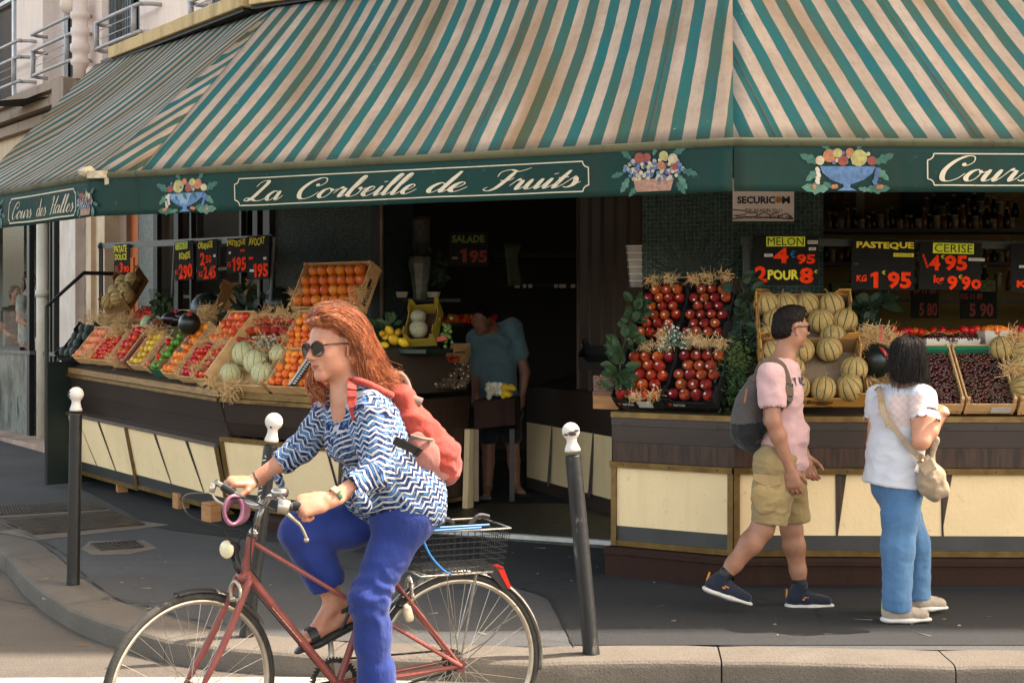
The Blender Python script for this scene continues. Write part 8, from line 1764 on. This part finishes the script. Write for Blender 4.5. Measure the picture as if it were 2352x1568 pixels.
body_obj(S, mn, [m_sk2, m_lip], .0052, mi=lips_by(Tm, mh, Rm_))
m_pinkt = cloth('pale_pink_cotton', (191, 156, 154), (182, 144, 143), 420, .5, .9, 3)
S = Sdf(); S.cap(nk+V((0, 0, -.045)), ch, .098, .125, .04, (Y_, 1.45)); S.cap(ch, wa, .128, .125, .04, (Y_, 1.32)); S.cap(wa, Q(1793, 1056), .124, .136, .04, (Y_, 1.32)); S.ell(Q(1826, 1000), (.07, .13, .09), k=.04); S.cap(Q(1800, 1030), Q(1812, 1062), .1, .1, .03, (Y_, 1.35))
S.cap(nk+V((0, 0, -.03)), sR, .06, .064, .03); S.cap(nk+V((0, 0, -.03)), sL, .06, .064, .03); S.cap(sR, sR.lerp(eR, .58), .074, .072, .03); S.cap(sL, sL.lerp(eL, .58), .072, .07, .03)
S.cap(sR.lerp(eR, .64), eR, .062, .06, .004, op='s'); S.cap(sL.lerp(eL, .64), eL, .06, .06, .004, op='s'); S.cap(nk+V((.015, 0, .045)), nk+V((.0, 0, .12)), .078, .09, .006, op='s')
S.ell(Q(1795, 1104), (.9, .9, .08), np.array(Matrix.Rotation(R(10), 3, 'Y')), .006, 's')
body_obj(S, mn, m_pinkt, .006, 'tshirt', folds(.006, 10, .006, 7, 2.2))
vs, fs = text_geo('THIC', .07, .003); b = MB(); b.X = frame(Q(1836, 876, -.085), V((.62, .75, -.05)), V((.75, -.62, .1))); 
b.X = frame(Q(1836, 878, -.1), V((.5, .85, 0)), V((.85, -.5, .2))); b.raw(vs, fs); b.build('print', M('navy_print', (44, 46, 84), .7), mn)
m_khaki = cloth('khaki_cotton', (150, 128, 88), (134, 112, 74), 380, .5, .9, 4)
S = Sdf(); S.cap(hR, hL, .108, .108, .04); S.ell(Q(1788, 1064), (.118, .17, .09), k=.05); hmR, hmL = Q(1767, 1196, -.1), Q(1824, 1188, .08)
S.chain([hR, hR.lerp(hmR, .5), hmR], [.118, .108, .098], .03); S.chain([hL, hL.lerp(hmL, .5), hmL], [.115, .1, .088], .03); 
dR = (hmR-hR).normalized(); dL = (hmL-hL).normalized(); S.ell(hmR+dR*.075, (.2, .2, .072), np.array(frame((0, 0, 0), V((1, 0, -dR.x/ dR.z if abs(dR.z) > .01 else 0)), -dR).to_3x3()), .006, 's')
S.ell(hmL+dL*.073, (.12, .1, .07), np.array(frame((0, 0, 0), V((1, 0, 0)), -dL).to_3x3()), .006, 's')
S.ell(Q(1757, 1140, -.205), (.075, .022, .095), k=.01)
body_obj(S, mn, m_khaki, .006, 'shorts', folds(.005, 12, .006, 8, 3.3))
b = MB(); b.prism([Q(1729, 1088, -.222), Q(1792, 1094, -.222), Q(1795, 1112, -.224), Q(1768, 1120, -.226), Q(1732, 1104, -.224)], (0, .012, 0)); o = b.build('pocket_flap', m_khaki, mn, bevel=.003)
def sneaker(par, heel, toe, top, upper, sole, h_up=.085, w=.046, accent=None, sock=None):
    heel, toe = V(heel), V(toe); d = (toe-heel); L = d.length; d.normalize(); side = V((0, 1, 0)) if abs(d.x) > .5 else V((1, 0, 0)); up = side.cross(d); up = up if up.z > 0 else -up
    S = Sdf(); S.cap(heel+d*.04+up*.038, heel+d*L*.42+up*.045, .042, .043, .02, (side, .95)); S.cap(heel+d*L*.42+up*.045, toe-d*.045+up*.034, .043, .03, .02, (side, 1.1)); S.cap(heel+d*.045+up*.05, V(top)+up*.0, .041, .043, .02)
    S.cap(V(top)+up*.02, V(top)+up*.1, .036, .04, .004, op='s'); o = body_obj(S, par, upper, .005, 'shoe', folds(.0015, 40))
    S = Sdf(); S.cap(heel+d*.035+up*.006, heel+d*L*.5+up*.008, .046, .044, .015, (up, .42)); S.cap(heel+d*L*.5+up*.008, toe-d*.035+up*.012, .046, .036, .015, (up, .36)); body_obj(S, o, sole, .005, 'sole')
    if accent: b = MB(); p = heel+d*L*.36+up*.05-side*.044; b.box(p, (.034, .006, .008), frame((0, 0, 0), d, up).to_3x3()); b.box(p+up*.011+d*.006, (.026, .006, .006), frame((0, 0, 0), d, up).to_3x3()); b.box(heel+d*.0+up*.075, (.008, .016, .05), frame((0, 0, 0), d, up).to_3x3()); b.build('accent', accent, o)
    b = MB()
    for k in range(4): q = heel+d*L*(.5+.075*k)+up*(.088-.011*k); b.tube([q-side*.022, q+up*.006, q+side*.022], .0035, 5)
    b.build('laces', upper, o)
    if sock: S = Sdf(); S.cap(V(top)-up*.02, V(top)+(V(sock)-V(top)).normalized()*.03, .041, .042, .01); body_obj(S, o, m_black, .006, 'sock')
m_navy = cloth('navy_knit', (32, 38, 52), (24, 28, 38), 300, .4); m_wsole = M('white_sole', (206, 198, 190), .6, (176, 168, 160), 20); m_orng = M('orange_accent', (206, 128, 40), .5)
sneaker(mn, Q(1616, 1352, -.1), Q(1727, 1392, -.1), aR+V((-.006, 0, -.005)), m_navy, m_wsole, accent=m_orng, sock=kR); sneaker(mn, Q(1806, 1392, .08), Q(1916, 1394, .08), aL+V((0, 0, .0)), m_navy, m_wsole, accent=m_orng, sock=kL)
m_dkhair = hair_mat('dark_brown_hair', (24, 18, 16), (18, 15, 13), (34, 27, 24), .7, .12)
S = Sdf()
def HE2(p, r, k=.012, op='u'): S.ell(Tm(*p), [x*mh for x in r], np.array(Rm_), k, op)
HE2((0, -.07, .17), (.33, .415, .35)); HE2((0, -.24, -.06), (.285, .27, .33)); HE2((0, .1, .42), (.24, .26, .12), .03); HE2((0, .42, .07), (.4, .3, .33), .015, 's'); HE2((0, .0, -.42), (.5, .5, .2), .02, 's'); HE2((.35, .02, -.05), (.13, .15, .17), .012, 's'); HE2((-.35, .02, -.05), (.13, .15, .17), .012, 's'); HE2((0, .24, -.1), (.4, .25, .3), .02, 's')
body_obj(S, mn, m_dkhair, .005, 'hair', folds(.004, 60, .002, 90, 1.))
shades(mn, Tm, Rm_, mh, m_black, False, .115, .0, .41)
m_grey = cloth('grey_pack_cloth', (76, 70, 66), (64, 58, 55), 260, .5, .8, 5); m_brn = cloth('taupe_pack_cloth', (104, 88, 74), None, 260, .3)
bp_ = thing('backpack', 'grey and black backpack worn by the man in the pink T-shirt', 'backpack', Q(1715, 1000))
S = Sdf(); S.chain([Q(1736, 880, .0), Q(1722, 930, .0), Q(1718, 990, 0), Q(1724, 1012, 0)], [.05, .075, .088, .06], .04, (Y_, 1.6)); S.ell(Q(1703, 975, 0), (.05, .11, .11), k=.03)
body_obj(S, bp_, [m_grey, cloth('black_pack_cloth', (30, 29, 29))], .007, 'main_pouch', folds(.006, 12, .004, 8, 5.), mi=lambda vs, fs: (vs[fs].mean(1)[:, 2] < Q(0, 968).z+.1*(vs[fs].mean(1)[:, 0]-Q(1715, 0).x)).astype(np.int32))
for far in (0, 1):
  b = MB()
  if not far: webbing([Q(1740, 880, -.13), Q(1752, 842, -.17), Q(1772, 832, -.19), Q(1796, 848, -.19), Q(1808, 890, -.195), Q(1808, 915, -.2), Q(1796, 930, -.2)], .06, nref=V((0, -1, .15)))
  else: webbing([Q(1745, 880, .13), Q(1765, 845, .15), Q(1800, 846, .14), Q(1825, 890, .12)], .05, nref=V((.3, -.3, 1)))
  o = b.build('shoulder_strap', m_brn, bp_); o.modifiers.new('t', 'SOLIDIFY').thickness = .012
b = MB(); webbing([Q(1796, 920, -.2), Q(1820, 922, -.17), Q(1846, 922, -.06)], .022, nref=V((.3, -1, 0))); webbing([Q(1798, 930, -.2), Q(1770, 970, -.2), Q(1742, 1005, -.12)], .03, nref=V((0, -1, 0))); webbing([Q(1812, 880, -.2), Q(1810, 905, -.205), Q(1800, 925, -.205)], .05, nref=V((0, -1, 0))); o = b.build('strap_webbing', m_black, bp_); o.modifiers.new('t', 'SOLIDIFY').thickness = .005
b = MB(); b.tube([Q(1716, 893, -.135), Q(1710, 925, -.15)], .006, 6); b.build('zip_pull', M('rust_cord', (150, 88, 60), .7), bp_)
# ---------------------------------------------------------------- the woman in white
WY = 7.72
def Z(u, v, d=0.): return P(u, v, WY+d)
wm_ = thing('person', 'dark haired woman in white lace blouse and blue jeans seen from behind', 'person', Z(2075, 1425))
ff = V((.55, .83, 0)); fl = V((-.83, .55, 0)); wh = .225                    # facing, her left
Tw, Rw = head_frame(Z(2087, 822), V((.5, .86, -.05)), V((0, 0, 1)), wh)
nk = Z(2080, 898); ch = Z(2066, 945, .02); wa = Z(2057, 1030); pe = Z(2060, 1098)
sR, sL = Z(2118, 915, -.1), Z(2020, 912, .1); eR, eL = Z(2116, 1012, -.19), Z(2010, 1020, .06); wR, wL = Z(2166, 944, -.12), Z(2020, 1100, .25)
S = Sdf(); head(S, Z(2087, 822), V((.5, .86, -.05)), V((0, 0, 1)), wh, nk, .05)
S.chain([nk, ch, wa, pe], [.07, .1, .095, .1], .04, (fl, 1.3)); S.cap(sR, sL, .05, .05, .03); S.cap(nk, sR, .045, .055, .03); S.cap(nk, sL, .045, .055, .03)
S.chain([sR, sR.lerp(eR, .5), eR, eR.lerp(wR, .35), wR], [.056, .055, .047, .048, .029], .02); S.chain([sL, eL, eL.lerp(wL, .3), wL], [.055, .045, .042, .028])
hand(S, wR, Z(2142, 926, .02)-wR, V((-.1, .3, -.9)), False, (25, 45, 30), 1., (30, 20)); hand(S, wL, V((.3, .6, -.7)), V((.6, .3, .2)), True, (25, 35, 25), 1.)
hpn, hpf = Z(2076, 1112, -.045), Z(2046, 1112, .045); knn, knf = Z(2062, 1255, -.07), Z(2100, 1250, .1); ann, anf = Z(2058, 1392, -.07), Z(2106, 1370, .12)
S.chain([hpn, knn, ann], [.09, .06, .04]); S.chain([hpf, knf, anf], [.09, .06, .04])
body_obj(S, wm_, m_sk3, .0055)
t = NT('white_blouse'); co = t.coord(); uv = t.node('UVMap', uv_map='puv').outputs[0]; q = t.sep(uv)
lx, ly = t.math('ADD', q[0], q[1]), t.math('SUBTRACT', q[0], q[1])
def grid_(v): return t.math('ABSOLUTE', t.math('SUBTRACT', t.math('FRACT', t.math('DIVIDE', v, .042)), .5))
mesh_ = t.math('MAXIMUM', t.step(grid_(lx), .07, .05), t.step(grid_(ly), .07, .05))
mesh_ = t.math('SUBTRACT', 1., t.math('MINIMUM', t.step(grid_(lx), .44, .40), t.step(grid_(ly), .44, .40)))
yoke = t.node('Attribute', attribute_name='yoke').outputs['Fac']
open_ = t.math('MULTIPLY', yoke, t.math('SUBTRACT', 1., mesh_))
c = t.mix(open_, t.mix(t.step(t.noise(3, 4, co), .35, .7), s2l((193, 192, 196)), s2l((181, 179, 186))), s2l((196, 166, 154)))
t.bump(t.math('ADD', t.noise(12, 3, co), t.math('MULTIPLY', t.noise(300, 2, co), .05)), .4, .02); m_wht = t.done(c, .85, spec=.2)
S = Sdf(); S.cap(nk+V((0, 0, -.04)), ch, .095, .118, .04, (fl, 1.45)); S.cap(ch, wa, .122, .126, .04, (fl, 1.2)); S.cap(wa, Z(2056, 1112), .126, .156, .04, (fl, 1.12))
S.cap(nk+V((0, 0, -.02)), sR, .055, .062, .03); S.cap(nk+V((0, 0, -.02)), sL, .055, .062, .03); S.cap(sR, sR.lerp(eR, .34), .076, .076, .02); S.cap(sL, sL.lerp(eL, .3), .07, .068, .02)
S.cap(sR.lerp(eR, .46)+V((.02, -.02, 0)), eR, .066, .06, .004, op='s'); S.cap(sL.lerp(eL, .42), eL, .06, .06, .004, op='s'); S.cap(nk+V((0, 0, .035)), nk+V((0, 0, .1)), .072, .085, .008, op='s')
S.ell(Z(2056, 1166), (.9, .9, .12), np.array(Matrix.Rotation(R(9), 3, 'Y')), .006, 's')
vs, fs = S.mesh(.006, folds(.005, 11, .005, 7, 8.)); uvw = np.stack([(vs-np.array(nk))@np.array(-fl), (vs-np.array(nk))[:, 2]], 1)
o = mesh_obj('blouse', vs, fs, m_wht, wm_, True, None, None, uvw)
yk = o.data.attributes.new('yoke', 'FLOAT', 'POINT'); w_ = uvw[:, 0]; hgt = -uvw[:, 1]; yk.data.foreach_set('value', ((hgt < .13+.06*np.exp(-((w_-.02)/.07)**2)) & (np.abs(w_-.01) < .125) & (hgt > .012) & (np.abs(w_+.055+.2*hgt) > .018)).astype(np.float32))
b = MB()                                                   # scalloped lace at the armholes
for c0, ax, r in ((sR.lerp(eR, .44)+V((.012, -.012, 0)), (eR-sR).normalized(), .079), (sL.lerp(eL, .40), (eL-sL).normalized(), .072)):
    x_ = ax.orthogonal().normalized(); y_ = ax.cross(x_); n = 44
    for k in range(n):
        a0, a1 = 2*math.pi*k/n, 2*math.pi*(k+1)/n; e0 = .012+.012*abs(math.sin(k*math.pi/4)); e1 = .012+.012*abs(math.sin((k+1)*math.pi/4))
        def rp(a, h, rr_): return c0+ax*h+(x_*math.cos(a)+y_*math.sin(a))*rr_
        b.quad(rp(a0, -.02, r*.96), rp(a1, -.02, r*.96), rp(a1, e1, r*1.04), rp(a0, e0, r*1.04))
o = b.build('lace_trim', M('white_lace', (190, 186, 190), .85, (180, 160, 156), 90, lo=.5, hi=.58), wm_); o.modifiers.new('t', 'SOLIDIFY').thickness = .003
m_jean = cloth('light_denim', (80, 114, 148), (64, 96, 132), 500, .4, .9, 3)
S = Sdf(); S.cap(hpn, hpf, .1, .1, .04); S.ell(Z(2056, 1122, 0), (.1, .11, .1), k=.05); hn, hf = Z(2060, 1392, -.07), Z(2104, 1366, .12)
S.chain([hpn, hpn.lerp(knn, .5), knn, hn], [.102, .098, .084, .076], .03); S.chain([hpf, hpf.lerp(knf, .5), knf, hf], [.1, .092, .08, .078], .03); S.ell(hn+V((0, 0, -.085)), (.15, .1, .085), k=.004, op='s'); S.ell(hf+V((0, 0, -.085)), (.15, .1, .085), k=.004, op='s')
body_obj(S, wm_, m_jean, .006, 'jeans', folds(.007, 13, .003, 8, 9., (1, 1, .22)))
m_beige = cloth('beige_suede', (160, 146, 130), (140, 126, 112), 300, .3); sneaker(wm_, Z(2026, 1424, -.07), Z(2140, 1426, -.07), Z(2062, 1400, -.07), m_beige, m_wsole, accent=M('yellow_accent', (200, 196, 80), .6)); sneaker(wm_, Z(2076, 1398, .12), Z(2176, 1398, .2), Z(2106, 1376, .12), m_beige, m_wsole)
m_blkhair = hair_mat('black_brown_hair', (32, 25, 22), (22, 18, 16), (52, 40, 34), .5, .2)
S = Sdf()
def HE3(p, r, k=.02, op='u'): S.ell(Tw(*p), [x*wh for x in r], np.array(Rw), k, op)
HE3((0, -.06, .15), (.345, .42, .35)); HE3((0, -.14, -.12), (.345, .33, .4), .04); HE3((.04, -.2, -.42), (.26, .22, .2), .05); HE3((-.28, .06, -.3), (.15, .2, .38), .04); HE3((.3, .04, -.22), (.13, .18, .3), .04); HE3((0, .42, -.1), (.3, .26, .4), .02, 's')
body_obj(S, wm_, m_blkhair, .006, 'hair', folds(.005, 26, .004, 34, 4.))
gd = []
for k in range(9):
    a = R(-100+25*k); cx_, sx_ = math.sin(a), math.cos(a); gd.append([Tw(.05*cx_, -.06, .5), Tw(.3*cx_, -.08-.3*sx_, .36), Tw(.385*cx_, -.1-.38*sx_, .05), Tw(.37*cx_, -.1-.38*sx_, -.3), Tw(.30*cx_-.03, -.12-.33*sx_, -.56-.14*sx_)])
strand_hair('hair_locks', gd, m_blkhair, wm_, 900, 12, .0012)
gd = [[Tw(-.33, .15, -.1), Tw(-.38, .14, -.3), Tw(-.37, .1, -.55), Tw(-.33, .08, -.75), Tw(-.3, .06, -.92)], [Tw(-.28, .2, -.1), Tw(-.34, .2, -.3), Tw(-.33, .16, -.55), Tw(-.28, .12, -.78), Tw(-.26, .1, -1.)]]
strand_hair('hair_locks', gd, m_blkhair, wm_, 140, 13, .0012)
b = MB(); b.ball(Tw(.0, -.47, -.12), .014, 8, 6, (1.3, .6, 1)); b.build('hair_clip', m_black, wm_)
hb_ = thing('handbag', 'taupe shoulder bag hanging at the right hip of the woman in white', 'handbag', Z(2142, 1135, -.2)); m_bag = cloth('taupe_leather', (150, 130, 106), (130, 112, 90), 200, .4, .5, 5)
S = Sdf(); S.chain([Z(2128, 1070, -.17), Z(2136, 1100, -.18), Z(2144, 1128, -.18)], [.035, .055, .05], .03, (Y_, .9)); S.cap(Z(2126, 1120, -.18), Z(2164, 1122, -.18), .04, .038, .03); S.cap(Z(2132, 1070, -.18), Z(2152, 1088, -.18), .03, .04, .03); S.cap(Z(2138, 1062, -.18), Z(2148, 1012, -.17), .014, .02, .02, (Y_, .5))
body_obj(S, hb_, m_bag, .006, 'bag_body', folds(.008, 14, .006, 9, 3.))
b = MB(); webbing([Z(2008, 925, .12), Z(2018, 890, .02), Z(2024, 915, -.07), Z(2040, 962, -.13), Z(2075, 1010, -.16), Z(2105, 1042, -.2), Z(2118, 1052, -.22)], .03, nref=V((0, -1, .1))); webbing([Z(2022, 915, -.085), Z(2030, 950, -.13), Z(2042, 982, -.15)], .03, nref=V((0, -1, .1))); webbing([Z(2118, 1052, -.22), Z(2124, 1060, -.23), Z(2138, 1085, -.235)], .075, nref=V((0, -1, .1))); o = b.build('strap', m_bag, hb_); o.modifiers.new('t', 'SOLIDIFY').thickness = .005
b = MB(); ring(b, Z(2114, 1050, -.225), V((0, 1, 0)), .018, .003, 20, 6); ring(b, Z(2023, 918, -.10), V((0, 1, 0)), .014, .003, 20, 6); b.ball(Z(2118, 1058, -.236), .009, 8, 6); b.build('buckle', M('gold_buckle', (190, 150, 90), .3, metal=.8), hb_)
# ---------------------------------------------------------------- the shopkeeper in the dark
SY = 12.35
def I(u, v, d=0.): return P(u, v, SY+d)
sk_ = thing('person', 'shopkeeper in a blue grey T-shirt and dark shorts bending forward inside the dark shop', 'person', I(1160, 1140))
hf_ = V((-.35, -.9, -.35)); Ts, Rs = head_frame(I(1106, 735, -.12), hf_, V((-.1, -.35, 1)), .235)
nk = I(1126, 762); ch = I(1136, 808); wa = I(1136, 890); pe = I(1150, 935); sA, sB = I(1094, 778, -.0), I(1178, 752, .04); eA, eB = I(1094, 865, -.1), I(1206, 855, -.05); wA, wB = I(1092, 905, -.3), I(1200, 905, -.1)
S = Sdf(); head(S, I(1106, 735, -.12), hf_, V((-.1, -.35, 1)), .235, nk, .06); S.chain([nk, ch, wa, pe], [.08, .12, .12, .12], .04, (X_, 1.25)); S.cap(sA, sB, .055, .055, .03); S.chain([sA, eA, wA], [.055, .045, .03]); S.chain([sB, eB, wB], [.055, .045, .03])
hand(S, wA, V((0, -.6, -.8)), V((.4, .5, -.5)), False, (25, 30, 20)); hand(S, wB, V((.02, -.2, -1)), V((-.8, .3, 0)), True, (15, 25, 20))
lA, lB = I(1122, 1000), I(1176, 1000); S.chain([I(1132, 945), lA, I(1122, 1060), I(1120, 1118)], [.09, .06, .055, .04]); S.chain([I(1166, 945), lB, I(1180, 1060), I(1184, 1112)], [.09, .06, .055, .04]); foot_bones(S, I(1120, 1118), I(1120, 1132, .04), I(1118, 1136, -.12), I(1116, 1138, -.17)); foot_bones(S, I(1184, 1112), I(1180, 1124, .04), I(1196, 1130, -.1), I(1204, 1132, -.13)); body_obj(S, sk_, m_skd, .008)
S = Sdf(); S.cap(nk+V((0, 0, -.03)), ch, .11, .15, .04, (X_, 1.35)); S.cap(ch, wa, .152, .155, .04, (X_, 1.2)); S.cap(wa, pe, .152, .15, .04, (X_, 1.2)); S.cap(nk, sA, .06, .07, .03); S.cap(nk, sB, .06, .07, .03); S.cap(sA, sA.lerp(eA, .85), .08, .078, .03); S.cap(sB, sB.lerp(eB, .6), .078, .075, .03); S.cap(nk+V((0, -.05, .05)), nk+V((0, -.1, .12)), .09, .1, .006, op='s'); body_obj(S, sk_, cloth('blue_grey_cotton', (92, 114, 120), (80, 102, 108), 300, .4), .008, 'tshirt', folds(.007, 9, .006, 6, 1.))
S = Sdf(); S.ell(I(1150, 950), (.2, .15, .1)); S.cap(I(1134, 950), lA, .11, .09, .03); S.cap(I(1166, 950), lB, .11, .09, .03); body_obj(S, sk_, cloth('dark_shorts', (40, 42, 46)), .008, 'shorts')
S = Sdf(); S.ell(Ts(0, -.08, .18), [.33*.235, .41*.235, .34*.235], np.array(Rs)); S.ell(Ts(0, -.24, -.02), [.29*.235, .26*.235, .3*.235], np.array(Rs)); S.ell(Ts(0, .42, .03), [.4*.235, .28*.235, .36*.235], np.array(Rs), .015, 's'); body_obj(S, sk_, m_dkhair, .007, 'hair', folds(.004, 50))
b = MB()
for p, q in ((I(1120, 1136, .06), I(1115, 1140, -.2)), (I(1182, 1128, .06), I(1206, 1134, -.16))): b.bar(p+V((0, 0, -.012)), q+V((0, 0, -.012)), .1, .025, UP)
b.build('sandals', m_black_l, sk_)
# ---------------------------------------------------------------- two customers behind the café window
def cafe(u, v, h_px, depth, hair_c, shirt_c, txt, face, longh):
    t_ = tA(u, -depth); base = WA(t_, 0, -depth); s_px = F/base.y; zt = CH-(v-HY)/s_px; k = h_px/s_px
    hd = V((base.x, base.y, zt-.12)); pr = thing('person', txt, 'person', V((base.x, base.y, .35))); T_, R_ = head_frame(hd, face, UP, .23)
    S = Sdf(); nk_ = hd+V((0, 0, -.2)); head(S, hd, face, UP, .23, nk_, .05); sd = V(face).cross(UP).normalized(); 
    S.chain([nk_, nk_+V((0, 0, -.2)), nk_+V((0, 0, -.55))], [.07, .11, .12], .04, (sd, 1.3)); a, c_ = nk_+sd*.18+V((0, 0, -.08)), nk_-sd*.18+V((0, 0, -.08)); S.cap(a, c_, .05, .05, .03)
    for p, s in ((a, 1), (c_, -1)): e = p+V((0, 0, -.28))+sd*.04*s; w = e+V(face)*.2+V((0, 0, -.08)); S.chain([p, e, w], [.05, .04, .028]); hand(S, w, V(face), V((0, 0, -1)), s < 0, (20, 30, 20))
    S.chain([nk_+V((0, 0, -.55)), nk_+V((0, 0, -.9))], [.14, .12], .04); body_obj(S, pr, m_sk1, .009)
    S = Sdf(); S.cap(nk_+V((0, 0, -.07)), nk_+V((0, 0, -.25)), .11, .135, .04, (sd, 1.4)); S.cap(nk_+V((0, 0, -.25)), nk_+V((0, 0, -.62)), .135, .14, .04, (sd, 1.25)); 
    for p in (a, c_): S.cap(p, p+V((0, 0, -.14)), .07, .07, .02)
    body_obj(S, pr, shirt_c, .009, 'top', folds(.006, 9)); S = Sdf(); 
    for p, r in (((0, -.08, .17), (.35, .42, .35)), ((0, -.22, -.1 if not longh else -.35), (.33, .28, .4 if not longh else .6))): S.ell(T_(*p), [x*.23 for x in r], np.array(R_))
    S.ell(T_(0, .4, 0), [.4*.23, .28*.23, .36*.23], np.array(R_), .015, 's'); body_obj(S, pr, m_blkhair, .008, 'hair', folds(.005, 30))
cafe(68, 622, 170, .75, None, cloth('printed_white', (184, 184, 178), (120, 130, 120), 300, .3, .9, 8), 'long haired person in a pale printed T-shirt standing behind the café window', V((.85, -.3, 0)), True)
cafe(36, 655, 150, 1.25, None, m_black, 'woman in a dark top facing out further back behind the café window', V((.75, -.6, 0)), False)
